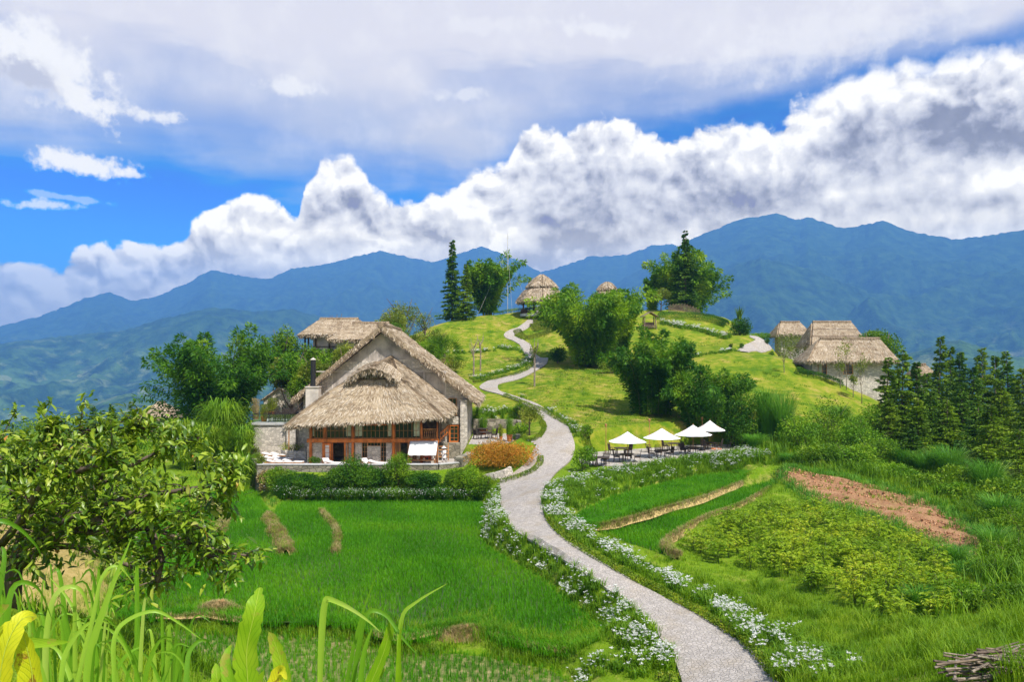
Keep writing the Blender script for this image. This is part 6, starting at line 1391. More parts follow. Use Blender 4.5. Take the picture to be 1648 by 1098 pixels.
def low_hedge(px_line, w, h, seed, lb, mat=HEDGE):
    C_ = smooth_poly([G(*p) for p in px_line], 5, False); r = np.random.default_rng(seed); n = len(C_); t = empty('clipped_hedge', tuple(C_[n // 2]), 0, lb, 'hedge'); t0 = C_[n // 2]
    seg = np.linalg.norm(np.diff(C_[:, :2], axis=0), axis=1).sum(); k = int(seg * 420 * max(w, .4)); i = r.random(k) * (n - 1.001); i0 = i.astype(int); f = (i - i0)[:, None]; c = C_[i0] * (1 - f) + C_[i0 + 1] * f
    tg = C_[i0 + 1] - C_[i0]; tg = unit(tg * np.array([1, 1, 0])); nr = np.column_stack([-tg[:, 1], tg[:, 0], 0 * tg[:, 0]]); a = r.uniform(0, np.pi, k); c = c - t0 + nr * (np.cos(a) * w / 2)[:, None]; c[:, 2] = H(c[:, 0] + t0[0], c[:, 1] + t0[1]) - t0[2] + h * np.sin(a) ** .5 * r.uniform(.6, 1, k)
    V, Q = leafq(c, r.normal(size=(k, 3)) + np.array([0, 0, .6]), .11, .07); npmesh('foliage', V, [Q], mat, t, rnd=r.random(k))
    m = MB()
    for j in range(0, n, 3): q = C_[j] - t0; m.tube([tuple(q - (0, 0, .1)), tuple(q + (0, 0, h * .8))], .03, 4)
    m.build('stems', BARK, t)
low_hedge([(870, 738), (868, 748), (856, 760), (838, 768), (812, 776), (782, 782)], .55, .35, 51, 'low clipped hedge curving round the orange shrub')
low_hedge([(826, 706), (848, 709), (868, 703), (876, 690), (872, 680)], .5, .35, 52, 'low clipped hedge round the green shrub bed beside the path')
low_hedge([(945, 728), (950, 715), (936, 700), (915, 684), (885, 668), (845, 650), (812, 637)], .6, .3, 53, 'long low clipped hedge along the right edge of the curving path')
low_hedge([(762, 616), (800, 610), (838, 600), (856, 588), (858, 576)], .7, .4, 54, 'low clipped hedge along the upper path below the bare trees')
low_hedge([(1060, 1092), (1090, 1098)], .4, .3, 55, 'tiny clipped hedge at the bottom edge beside the path')
low_hedge([(884, 800), (880, 812), (884, 835), (905, 862), (950, 893), (1000, 922), (1060, 952), (1120, 985), (1170, 1015), (1215, 1050), (1262, 1096)], .5, .3, 56, 'low yellow green hedge edging the right side of the path')
low_hedge([(832, 533), (845, 545), (870, 540), (890, 530), (880, 520), (858, 520)], 1.5, .5, 57, 'low brownish hedge bed below the gazebo', OLIVE)
low_hedge([(856, 530), (875, 526), (895, 522)], 3.5, .6, 58, 'olive brown planted bed on the slope under the gazebo', OLIVE)

# clods and straw on the tilled plot, weeds round its edge
def clods():
    x, y, r = scatter(SOIL, 26, 71); z = H(x, y) + 0.2 * np.sin((x * 0.86 + y * 0.5) * 3.6 + 0.6 * np.sin(y * .7)); n = len(x); s = r.uniform(.03, .13, n) * r.uniform(.5, 1.2, n); b = np.array([[1, 0, 0], [-.5, .87, 0], [-.5, -.87, 0], [0, 0, .9], [0, 0, -.6]])
    V = (b[None] * (s[:, None, None]) * r.uniform(.6, 1.3, (n, 5, 1)) + np.column_stack([x, y, z])[:, None]).reshape(-1, 3); T = np.array([[0, 1, 3], [1, 2, 3], [2, 0, 3], [1, 0, 4], [2, 1, 4], [0, 2, 4]]); T = (np.arange(n) * 5)[:, None, None] + T[None]
    m, t = fresh('clod_soil'); v = attr(t, 'rnd'); tag(npmesh('soil_clods', V, [T.reshape(-1, 3)], finish(m, t, t.ramp(v, [(0, (.20, .09, .04)), (.5, (.40, .20, .10)), (1, (.60, .36, .20))]), .95, spec=.1), rnd=np.repeat(r.random(n), 6)), kind='stuff')
    x, y, r = scatter(SOIL, 2.2, 72); blade_field('plot_weeds', x, y, H(x, y) + .05, r, 9, .22, .9, .03, GRASS, seg=2, spread=.07)
    k = 900; i = r.integers(0, len(SOIL), k); a = SOIL[i] + (SOIL[(i + 1) % len(SOIL)] - SOIL[i]) * r.random((k, 1)) + r.normal(size=(k, 2)) * .5; blade_field('edge_weeds', a[:, 0], a[:, 1], H(a[:, 0], a[:, 1]), r, 10, .5, .8, .03, GRASS_D, seg=3, spread=.15)
clods()

# ------------------------------------------------------------------ shrubs round the house
shrub('orange_shrub', G(806, 752), 4.1, 2.8, 2.75, 'wide dome of orange leaves beside the forecourt', 'shrub', ORANGE, seed=61, n=15000, k=90, ls=.15)
FR = [(445, 1.3, 1.6, 'leftmost dark lily shrub below the terrace wall, at the wall corner'), (466, 1.5, 1.9, 'second shrub from the left below the terrace wall'), (492, 1.4, 1.3, 'low dark shrub under the left part of the terrace wall'), (515, 1.5, 1.4, 'lily shrub under the left doorway of the house'),
      (540, 1.5, 1.5, 'dark shrub under the flat lounger'), (566, 1.6, 2.4, 'tall round shrub rising over the terrace wall left of the stone window panel'), (592, 1.5, 1.9, 'shrub just right of the tall round one below the wall'), (615, 1.5, 1.7, 'dark lily shrub under the middle of the house'), (640, 1.5, 2.3, 'tall shrub rising over the wall left of the canvas stall'),
      (664, 1.5, 1.5, 'low shrub under the left end of the canvas stall'), (690, 1.5, 1.4, 'lily shrub under the right end of the canvas stall'), (714, 1.6, 1.3, 'dark lily shrub below the walking person'), (738, 1.5, 1.5, 'shrub at the right end of the terrace wall')]
for i, (px, rx, h, lb) in enumerate(FR):
    g = GD(px, 70.9); shrub('front_shrub', g, rx * 1.12, 2.5, h + (.7 if h > 2 else (.5, -.15, .3, -.3)[i % 4]), lb, mat=GREEN_D if i % 4 else GREEN_M, group='shrubs below the terrace wall', seed=70 + i, n=4600, k=26, ls=.19, aspect=.35)
for i, px in enumerate(range(455, 765, 22)):
    g = GD(px + 4 * (i % 3), 69.2); t = grass_tuft('lily_clump', g, 1.5, 1.25, 'dark strap leaved lily clump at the bank foot, ' + ('%s in the row' % ['leftmost', 'second', 'third', 'fourth', 'fifth', 'sixth', 'seventh', 'middle', 'seventh from the right', 'sixth from the right', 'fifth from the right', 'fourth from the right', 'third from the right', 'second from the right', 'rightmost'][i]), 'lily clump', GREEN_D, 'lily clumps at the foot of the bank', 90 + i, 230, .06, 1.0, 4)
    r = np.random.default_rng(i); k = 110; c = np.column_stack([r.normal(size=k) * .7, r.normal(size=k) * .5, r.uniform(.6, 1.15, k)]); V, Q = leafq(c, r.normal(size=(k, 3)), .13, .05); npmesh('flowers', V, [Q], PETAL, t, rnd=r.random(k))['kind'] = 'stuff'
shrub('leafy_bush', GD(760, 69.6), 1.4, 1.5, 3.2, 'bright green leafy bush between the terrace wall and the orange shrub', mat=GREEN_L, seed=63, n=5200, k=34, ls=.19)
shrub('leafy_bush', GD(777, 69), 1.1, 1.3, 2.2, 'smaller dark green bush right of the bright leafy bush', mat=GREEN_M, seed=64, n=2600, k=18, ls=.17)
for i, (px, d, rx, h, mt, lb) in enumerate(((420, 74.0, .8, 1.0, OLIVE, 'small olive shrub on top of the flank wall corner'), (414, 79.0, .9, .9, HEDGE, 'yellow green shrub on the flank wall beside the loungers'), (411, 82.5, .8, 1.1, OLIVE, 'olive shrub at the back end of the flank wall'), (505, 76.0, .7, .8, GREEN_M, 'little green shrub at the left corner post of the house'), (472, 82.4, 1.6, 1.2, OLIVE, 'low flowering shrub in the curved stone planter'))):
    x, d_, z = (fx(px, d), d, -10.1); shrub('small_shrub', (x, d_, z if i != 4 else -9.7), rx, rx * .8, h, lb, mat=mt, seed=110 + i, n=900, k=10, ls=.13)
broad_tree('young_tree', G(853, 701), TOP(648, G(853, 701)), 1.7, 'pale leaved young tree in the green bed beside the path', mat=OLIVE, seed=66, n=2600, ls=.16, k=18, trunk=.2, sparse=True)
shrub('leafy_bush', G(840, 703), 1.3, 1.2, 2.0, 'green bush under the pale young tree beside the path', mat=GREEN_L, seed=67, n=2400, k=18, ls=.16)
shrub('leafy_bush', G(836, 676), 1.4, 1.2, 2.2, 'dark green bush behind the patio wall corner', mat=GREEN_M, seed=68, n=2400, k=18, ls=.16)
shrub('white_flower_bush', G(944, 703), .8, .8, 1.3, 'round bush of white flowers on the lawn edge left of the cafe', mat=LILYL, seed=69, n=1500, k=12, ls=.15)
shrub('small_shrub', (fx(940, 68.5), 68.5, float(H(fx(940, 68.5), 68.5))), 1.4, 1.0, 2.6, 'loose bright green shrub between the path and the cafe tables', mat=GREEN_L, seed=169, n=2400, k=18, ls=.17)

# ------------------------------------------------------------------ trees on and around the hill
def rooted(px, py, d=None): return G(px, py) if d is None else GD(px, d)
g = GD(728, 167); conifer('conifer', g, TOP(386, g), 3.1, 'tall slender dark conifer at the left edge of the hilltop', seed=1, tiers=34, dens=2.4)
g = GD(750, 160); conifer('conifer', g, TOP(424, g), 2.9, 'shorter bright green conifer in front of the hilltop bamboo', seed=2, mat=CONIF_L, tiers=26, dens=2.4)
g = GD(785, 170); bamboo('bamboo', g, TOP(404, g), 5.6, 'bright green bamboo clump with drooping tips between the conifers and the gazebo', BAMB, seed=3, culms=46, per=520, extra=[(0, 13, 7.5), (10, 9.5, 8.5), (-8, 14.5, 4.5)], ls=.75)
g = GD(950, 127); bamboo('bamboo', g, TOP(447, g), 8.2, 'largest bright bamboo clump in the middle of the hill, in front of the second gazebo', BAMB, seed=4, culms=66, per=640, extra=[(0, 12.5, 10.5), (5, 13.5, 10), (175, 11.5, 9), (180, 9.5, 9.5)], ls=.62, low=.02, foot=2.6)
g = GD(1002, 134); bamboo('bamboo', g, TOP(456, g), 3.6, 'yellow green bamboo arching right beside the largest clump', BAMB, seed=5, culms=22, per=560, ls=.65, low=.1)
g = GD(1048, 92); bamboo('bamboo', g, TOP(522, g), 4.0, 'dark bamboo clump leaning over the cafe lawn', BAMB_D, seed=6, culms=56, per=620, extra=[(180, 7.2, 4.6), (30, 8.6, 4.6), (95, 9.8, 1.0), (75, 9.5, 1.6)], ls=.46, low=.01, foot=2.4)
g = GD(1145, 88); bamboo('bamboo', g, TOP(583, g), 3.8, 'dark rounded bamboo clump directly behind the parasols', BAMB_D, seed=7, culms=52, per=620, extra=[(180, 4.6, 4.2)], ls=.42, low=.01, foot=2.6)
g = GD(1195, 84); shrub('dark_bush', g, 3.2, 2.6, TOP(622, g) * 1.05, 'dense dark bush right of the rightmost parasol', 'bush', GREEN_D, seed=8, n=7000, k=40, ls=.22)
g = GD(1103, 166); conifer('conifer', g, TOP(372, g), 4.3, 'tall dark conifer growing out of the right hilltop bamboo', seed=9, tiers=34, dens=3.0, ragged=.45)
g = GD(1100, 171); bamboo('bamboo', g, TOP(385, g), 6.4, 'tall bamboo clump round the conifer on the right of the hilltop', BAMB, seed=10, culms=54, per=560, extra=[(0, 12.5, 8.5), (8, 11, 9.3), (-4, 9, 8), (180, 14, 6)], ls=.75, foot=2.5)
g = GD(1049, 172); bamboo('bamboo', g, TOP(420, g), 2.2, 'small upright bamboo left of the tall hilltop conifer', BAMB, seed=11, culms=12, per=420, ls=.7)
g = GD(1064, 160); broad_tree('small_tree', g, TOP(462, g), 2.6, 'small yellow leaved tree behind the garden swing', mat=OLIVE, seed=12, n=3000, ls=.3, sparse=True)
g = GD(1068, 158)
def fence(px0, px1, d, lb):
    a = GD(px0, d); b = GD(px1, d + 2); t = empty('bamboo_fence', a, 0, lb, 'fence'); n = 34; m = MB()
    for k in range(n): x = (b[0] - a[0]) * k / n; y = (b[1] - a[1]) * k / n; z = float(H(a[0] + x, a[1] + y)) - a[2]; m.bar((x, y, z - .2), (x, y, z + 1.35 + .15 * (k % 3)), .07)
    m.build('stakes', WOOD_G, t); m = MB(); m.bar((0, 0, .9), (b[0] - a[0], b[1] - a[1], b[2] - a[2] + .9), .06); m.build('rail', WOOD_G, t)
fence(1076, 1128, 158, 'rustic stake fence at the foot of the right hilltop bamboo')
g = GD(1190, 140); shrub('round_bush', g, 2.5, 2.2, TOP(508, g), 'round bush with spiky leaves on top beside the right footpath', 'bush', GREEN_D, seed=13, n=4000, k=24, ls=.28)
g = GD(1190, 140.5); grass_tuft('yucca', (g[0], g[1], g[2] + TOP(508, g) * .8), 1.0, TOP(494, g) - TOP(508, g) * .75, 'upright spiky yucca rising above the round bush', 'yucca', CONIF_L, seed=14, n=60, w=.16, droop=.1)
for i, (px, d, r_, h) in enumerate(((1176, 127, .45, .9), (1193, 127, .5, .95), (1242, 124, .55, 1.1), (1235, 137, .6, 1.0), (1197, 560, 0, 0))):
    if r_ == 0: continue
    shrub('clipped_ball', GD(px, d), r_, r_, h, ['small clipped green ball left of the pair on the right lawn edge', 'clipped green ball beside the start of the right footpath', 'clipped green ball right of the right footpath', 'dark clipped ball at the top of the right footpath'][i], 'bush', GREEN_D, seed=130 + i, n=700, k=16, ls=.12)
g = GD(1215, 150); shrub('low_shrub', g, 4.5, 2, 1.8, 'low wild shrubs on the crest right of the yucca bush', mat=GREEN_L, seed=15, n=2600, k=24, ls=.25)
g = GD(1268, 139); shrub('low_shrub', g, 4.9, 2.2, TOP(528, g), 'olive scrub in front of the farthest left cottage roof', mat=OLIVE, seed=16, n=3600, k=26, ls=.25)
g = GD(1412, 128); broad_tree('dense_tree', g, TOP(526, g), 4.4, 'dense round bright green tree right behind the nearest right cottage', mat=GREEN_M, seed=17, n=9000, ls=.36, k=36, trunk=.1, rz=4.2)
for i, (px, py, tp, r_) in enumerate(((1362, 628, 538, 1.7), (1387, 650, 566, 1.3), (1373, 640, 600, .8), (1352, 625, 575, 1.0), (1262, 600, 560, .9), (1272, 577, 556, .8))):
    g = G(px, py); broad_tree('sapling', g, TOP(tp, g), r_, ['tall thin sapling standing before the window of the nearest cottage', 'thin sapling at the right end of the nearest cottage wall', 'short sapling between the two taller ones by the cottage', 'slender sapling just left of the cottage window', 'bare sapling on the slope left of the nearest cottage', 'small bare sapling left of the ridge banded cottage'][i], mat=OLIVE, seed=140 + i, n=420 if i < 4 else 160, ls=.22, k=9, trunk=.35, sparse=True, bark=BARK_P, trunk_r=.05)
low_hedge([(1284, 600), (1305, 607), (1330, 613), (1356, 622)], 1.6, .9, 151, 'dark leafy hedge sloping below the nearest cottage wall', GREEN_D)
# left of the hill
g = GD(350, 93); bamboo('bamboo', g, TOP(512, g), 5.6, 'big dark bamboo clump left of the raised deck', BAMB_D, seed=18, culms=66, per=700, extra=[(180, 6.2, 9), (176, 7.5, 7.5), (0, 12.8, 5.2), (5, 11, 7), (-3, 9, 8), (184, 4.2, 8)], ls=.5, low=.02, foot=3.2)
g = GD(455, 106); broad_tree('broadleaf_tree', g, TOP(514, g), 3.4, 'rounded dark tree with a reddish top behind the deck', mat=GREEN_M, seed=19, n=6500, ls=.32, k=30, trunk=.12)
g = GD(458, 100); broad_tree('broadleaf_tree', g, TOP(556, g), 3.0, 'olive leaved tree with visible stems in front of the rounded dark tree', mat=OLIVE, seed=20, n=4200, ls=.28, k=22, trunk=.15, sparse=True)
g = GD(538, 116); broad_tree('spreading_tree', g, TOP(499, g), 2.3, 'small flat topped tree above the lodge roof', mat=GREEN_L, seed=21, n=1300, ls=.25, k=12, trunk=.5, sparse=True)
g = GD(648, 128); broad_tree('loose_tree', g, TOP(476, g), 3.6, 'loose open crowned tree behind the big gable ridge', mat=OLIVE, seed=22, n=2600, ls=.3, k=22, trunk=.3, sparse=True)
g = GD(682, 134); broad_tree('loose_tree', g, TOP(490, g), 2.2, 'pale thin crowned tree right of the open crowned one', mat=OLIVE, seed=23, n=900, ls=.26, k=14, trunk=.3, sparse=True)
for i, (px, d, rx, tp, mt, lb) in enumerate(((500, 101.5, 2.6, 548, GREEN_M, 'green tree hiding the left posts of the open lodge'), (532, 101, 2.6, 552, GREEN_L, 'bright tree in front of the wall of the open lodge'), (515, 96, 3.0, 566, OLIVE, 'yellow green bush between the lodge posts and the gable roof'), (545, 98, 3.4, 556, GREEN_L, 'bright bush in front of the lodge roof'), (560, 93, 2.6, 545, OLIVE, 'tall olive bush touching the left slope of the gable roof'), (490, 95, 2.6, 585, GREEN_M, 'green bush left of the chimney'), (470, 97, 2.4, 560, GREEN_L, 'light green bush behind the stone hut'),
        (610, 124, 4.0, 515, GREEN_L, 'low bright bushes on the crest above the lodge roofs'), (660, 118, 3.6, 528, OLIVE, 'olive bushes on the crest right of the big ridge'), (690, 112, 3.6, 540, GREEN_L, 'yellow green bush on the slope left of the palm'), (650, 110, 3.4, 545, OLIVE, 'scrubby bush right behind the big thatched ridge'), (575, 126, 3.4, 512, OLIVE, 'olive bush on the crest just above the lodge ridge'), (632, 124, 3.4, 500, OLIVE, 'taller olive bush on the crest under the open crowned tree'), (700, 124, 3.2, 528, OLIVE, 'olive bush on the crest beside the slender conifer'), (630, 121, 4, 512, GREEN_M, 'mid green bush on the crest behind the big ridge'), (725, 121, 2.6, 562, OLIVE, 'dry olive bush on the slope right of the palm'))):
    g = GD(px, d); h = max(1.2, TOP(tp, g)); (broad_tree('small_tree', g, h, rx, lb, 'tree', mt, seed=160 + i, n=6500, ls=.28, k=30, trunk=.1, rz=min(h * .42, 3.0)) if h > 5 else shrub('wild_bush', g, rx, rx * .7, h, lb, 'bush', mt, seed=160 + i, n=3800, k=26, ls=.25))
g = GD(715, 109)
def palm(g, h, r_, lb, seed):
    t = empty('fan_palm', g, 0, lb, 'palm'); m = MB(); m.tube([(0, 0, -.3), (.1, 0, h * .4), (0, 0, h * .75)], [.22, .2, .16], 8); m.build('trunk', BARK, t); r = np.random.default_rng(seed); n = 26; C3 = []; D = []
    a = r.uniform(0, 6.28, n); e = r.uniform(-.5, 1.2, n); tip = np.stack([np.cos(a) * np.cos(e), np.sin(a) * np.cos(e), np.sin(e)], 1) * r_ * .55 + (0, 0, h * .75); m = MB()
    for q in tip: m.tube([(0, 0, h * .72), tuple(q)], .025, 4)
    m.build('leaf_stalks', GREEN_L, t)
    c = np.repeat(tip, 22, 0); dd = np.repeat(unit(tip - (0, 0, h * .75)), 22, 0); V, Q = leafq(c, dd + r.normal(size=c.shape) * .55 + (0, 0, -.15), r_ * .55, .09); npmesh('fronds', V, [Q], GREEN_M, t, rnd=r.random(len(Q)))
    k = 240; c = np.column_stack([r.normal(size=k) * .3, r.normal(size=k) * .3, r.uniform(h * .25, h * .7, k)]); V, Q = leafq(c, np.array([0, 0, -1.]) + r.normal(size=(k, 3)) * .35, 1.1, .1); npmesh('dead_fronds', V, [Q], DRYG, t, rnd=r.random(k))
palm(g, TOP(548, g), 3.0, 'fan palm with hanging dead fronds behind the right slope of the gable roof', 3)
def bare_tree(px, d, tp, lb, seed, red=False):
    g = GD(px, d); h = TOP(tp, g); t = empty('bare_tree', g, 0, lb, 'tree'); r = random.Random(seed); m = MB(); m.tube([(0, 0, -.2), (.05, 0, h * .5), (-.05, 0, h * .8)], [.13, .11, .07], 7); m.build('trunk', BARK_P, t); m = MB()
    for k in range(9): a = r.uniform(0, 6.28); z = r.uniform(.45, .8) * h; l = r.uniform(.15, .4) * h; m.tube([(0, 0, z), (math.cos(a) * l * .3, math.sin(a) * l * .3, z + l * .5), (math.cos(a) * l * .38, math.sin(a) * l * .38, z + l)], [.06, .04, .012], 5)
    m.build('branches', BARK_P, t)
    if red: crown('crown', t, OLIVE, (0, 0, h * .8), .8, .8, 1.3, 420, 8, .2, seed)
bare_tree(773, 122, 541, 'taller bare tree standing on the lawn left of the upper path', 1); bare_tree(762, 116, 546, 'thin bare tree with a wrapped trunk near the path bend', 2); bare_tree(860, 108, 548, 'dark leafless tree in front of the upper path junction', 3, True)
g = G(897, 585); shrub('flower_bush', g, 1.9, 1.4, 3.2, 'flowering bush at the upper path junction', mat=GREEN_D, seed=24, n=2200, k=18, ls=.25)
g = GD(985, 118); shrub('yellow_bush', g, 2.6, 1.8, 3.0, 'yellow green bush between the two middle bamboo clumps', mat=HEDGE, seed=25, n=2600, k=20, ls=.22)
low_hedge([(795, 507), (820, 504), (845, 502), (860, 500)], 1.2, .9, 152, 'dark hedge along the crest left of the gazebo', GREEN_M)
low_hedge([(1060, 512), (1110, 512), (1150, 518), (1170, 526)], 2.4, 1.2, 153, 'dark hedge along the crest under the right hilltop bamboo', GREEN_D)
# tall cane grass clumps at the left of the deck and on the right slope
for i, (px, d, r_, tp, n, lb) in enumerate(((360, 82, 3.0, 652, 1300, 'huge fountain of bright cane grass left of the stone deck'), (330, 78, 2.2, 690, 700, 'cane grass clump in front left of the huge fountain grass'), (392, 80, 1.8, 690, 700, 'cane grass clump pressed against the deck flank wall'), (295, 84, 2.6, 678, 800, 'cane grass clump farther left by the bamboo'), (390, 74, 1.8, 735, 500, 'low grass clump at the foot of the flank wall'), (300, 78, 2.0, 725, 500, 'low cane grass clump right of the foreground tree top'))):
    g = GD(px, d); grass_tuft('cane_grass', g, r_, TOP(tp, g), lb, 'grass clump', GRASS if i % 2 else LILYL, 'cane grass clumps left of the deck', 200 + i, n, .15, 1.25, 6)
for i, (px, d, w_, tp, lb) in enumerate(((425, 73.0, 1.0, 757, 'dry brown creeper hanging on the corner of the flank wall'), (432, 71.5, .9, 775, 'second patch of dry creeper at the foot of the wall corner'))):
    g = GD(px, d); shrub('dry_creeper', g, w_, .8, TOP(tp, g), lb, mat=DRYG, seed=220 + i, n=2200, k=16, ls=.2)
conif_specs = [(150, 100, 652, 1.5), (180, 104, 650, 1.3), (212, 108, 645, 1.3), (164, 110, 660, 1.2)]
for i, (px, d, tp, r_) in enumerate(conif_specs):
    g = GD(px, d); conifer('conifer', g, TOP(tp, g), r_, ['small conifer top farthest left above the foreground tree', 'small conifer top second from the left above the foreground tree', 'small conifer just left of the pale thatched hut', 'lowest small conifer top between its two neighbours at the left'][i], 'small conifers on the left slope', 230 + i, tiers=16, dens=1.5)
g = GD(255, 96); shrub('wild_bush', g, 5, 3, TOP(672, g), 'wild green bush in front of the pale thatched hut', 'bush', GREEN_M, seed=26, n=5000, k=30, ls=.26)
g = GD(200, 84); shrub('wild_bush', g, 6, 3, TOP(692, g) if TOP(692, g) > 1 else 3, 'mixed green bush behind the foreground tree top', 'bush', GREEN_L, seed=27, n=5000, k=34, ls=.24)
g = GD(60, 80); shrub('wild_bush', g, 7, 3, 5, 'dark bush behind the left half of the foreground tree', 'bush', GREEN_M, seed=28, n=5000, k=34, ls=.24)

# right slope: conifer grove
CN = [(1426, 92, 574, 1.9), (1451, 86, 563, 2.4), (1476, 90, 582, 2.0), (1508, 112, 541, 2.3), (1526, 116, 556, 2.1), (1543, 104, 563, 2.7), (1582, 100, 560, 2.6), (1605, 112, 568, 2.0), (1627, 98, 564, 2.6), (1648, 90, 592, 2.6), (1478, 78, 640, 2.4), (1500, 84, 628, 2.6), (1430, 80, 640, 2.2), (1525, 78, 642, 2.4), (1552, 82, 622, 2.6), (1600, 66, 650, 2.8), (1640, 62, 690, 2.6), (1575, 72, 655, 2.5), (1612, 84, 612, 2.6), (1490, 96, 600, 2.3), (1565, 92, 590, 2.4), (1672, 78, 600, 3), (1590, 60, 715, 1.9), (1468, 70, 690, 1.6)]
CL = ['conifer whose top crosses the right end of the nearest cottage roof', 'broad conifer just right of the nearest cottage', 'conifer at the foot of the dense round tree, third from the cottage', 'tallest far conifer with its top against the mountains, left of the right group', 'narrow far conifer right beside the tallest far one', 'conifer top third from the left in the far skyline row', 'pointed conifer in the middle of the far skyline row', 'thin conifer top right of the pointed middle one', 'conifer top near the right edge of the far skyline row', 'conifer cut by the right edge of the photo, in the skyline row',
      'shorter conifer below the thatch peeking between the trees', 'mid slope conifer right of the shorter one', 'young conifer below the broad one next to the cottage', 'mid slope conifer with a bushy base left of the grove centre', 'conifer in the centre of the grove', 'large near conifer in the right of the grove with a dark trunk line', 'large near conifer at the right edge, lowest on the slope', 'near conifer left of the large dark one', 'grove conifer standing between the near ones and the skyline row', 'conifer partly hidden behind the mid slope pair', 'conifer partly hidden behind the grove centre', 'conifer beyond the right edge reaching into the picture', 'small young conifer in front of the large near one', 'small young conifer among the reeds at the left foot of the grove']
rr0 = random.Random(3); CONIF_M = leaf_mat('conifer_mid', [(0.0, (0.05, 0.11, 0.004)), (0.5, (0.12, 0.22, 0.006)), (0.85, (0.23, 0.34, 0.012)), (1.0, (0.28, 0.38, 0.03))], transl=.3)
for i, (px, d, tp, r_) in enumerate(CN):
    g = GD(px, d); conifer('conifer', g, max(3, TOP(tp, g)), r_ * 1.2, CL[i], 'conifers of the grove on the right slope', 300 + i, mat=(CONIF_M, CONIF_L, CONIF)[i % 3], tiers=27, dens=2.3, ragged=.4, clear=.02).rotation_euler = (rr0.gauss(0, .025), rr0.gauss(0, .025), 0)
BU = [(1235, 84, 2.6, 630, GRASS_D, 1), (1262, 82, 2.2, 640, GRASS_D, 1), (1290, 80, 3.0, 668, GREEN_L, 0), (1330, 84, 3.4, 640, GREEN_M, 0), (1365, 80, 3.0, 672, GREEN_L, 0), (1400, 78, 3.2, 690, GREEN_L, 0), (1320, 72, 2.6, 715, GREEN_M, 0), (1375, 71, 2.6, 712, GREEN_L, 0), (1425, 72, 2.8, 708, GREEN_M, 0), (1460, 70, 2.2, 722, GRASS_D, 1), (1490, 68, 2.2, 730, GRASS_D, 1), (1530, 66, 2.4, 722, GRASS_D, 1), (1560, 62, 2.4, 748, GREEN_M, 0), (1590, 58, 2.2, 745, GRASS_D, 1), (1630, 54, 2.4, 770, GREEN_M, 0), (1610, 50, 2.0, 800, GRASS_D, 1), (1650, 46, 2.4, 815, GREEN_M, 0),
      (1215, 80, 2.0, 700, GRASS_D, 1), (1440, 66, 2.0, 748, GREEN_L, 0), (1500, 62, 2.2, 765, GREEN_M, 0), (1545, 58, 2.0, 785, GREEN_L, 0), (1480, 92, 3.0, 655, GREEN_L, 0), (1410, 88, 2.6, 650, GREEN_L, 0), (1350, 92, 2.4, 655, GRASS_D, 1), (1600, 44, 1.8, 850, GRASS_D, 1), (1640, 40, 2.2, 870, GREEN_M, 0), (1540, 40, 1.2, 915, GRASS_D, 1), (1600, 37, 1.6, 930, GREEN_M, 0), (1480, 33, 1.1, 975, GRASS_D, 1), (1560, 32, 1.2, 965, GREEN_L, 0), (1630, 30, 1.5, 960, GREEN_M, 0), (1270, 74, 1.5, 735, GRASS_D, 1), (1575, 76, 3, 690, GREEN_M, 0), (1520, 88, 3, 660, GREEN_D, 0), (1640, 72, 3, 700, GREEN_M, 0)]
BL = ['tall dry based reed clump right of the dark bush', 'reed clump beside the tallest dry reeds', 'light green bush above the tilled plot', 'round mid green bush below the cottage lawn', 'light bush at the centre of the right slope', 'wide light bush left of the grove foot', 'bush right at the top edge of the tilled plot', 'light bush over the upper edge of the tilled plot', 'mid green bush over the middle of the tilled plot', 'silvery reed clump above the tilled plot', 'silvery reed clump right of the first silvery one', 'broad reed clump at the foot of the grove', 'bush between the reeds and the near conifers', 'reed clump under the large near conifer', 'bush near the right edge below the near conifers', 'reed clump right of the lower end of the tilled plot', 'bush at the right edge level with the lower tilled plot', 'reed clump just right of the cafe terrace', 'small light bush hanging over the tilled plot', 'green bush along the right upper edge of the tilled plot', 'light bush at the right shoulder of the tilled plot', 'light bush among the conifers of the grove', 'light bush in front of the broad conifer', 'reed clump at the lawn edge below the saplings', 'reed clump beside the lower right corner of the tilled plot', 'bush at the right edge above the cassava corner', 'reed clump at the right end of the cassava plot', 'green bush right of the cassava plot reeds', 'silvery reed clump in the lower right meadow', 'light bush in the lower right meadow', 'green bush at the right edge of the lower meadow', 'small reed clump at the left tip of the tilled plot', 'undergrowth bush inside the grove', 'dark undergrowth bush behind the grove centre', 'undergrowth bush at the right edge of the grove']
for i, (px, d, r_, tp, mt, kind) in enumerate(BU):
    g = GD(px, d); h = max(1.0, TOP(tp, g)) * 1.12; r_ *= 1.15
    if kind: grass_tuft('reed_clump', g, r_ * .8, h, BL[i], 'reed clump', mt, 'reed clumps on the right slope', 400 + i, int(260 + 150 * r_), .055 if d > 45 else .035, .7)
    else: shrub('wild_bush', g, r_, r_ * .85, h, BL[i], 'bush', mt, 'wild bushes on the right slope', 400 + i, n=3600, k=24, ls=.22 if d > 50 else .15)

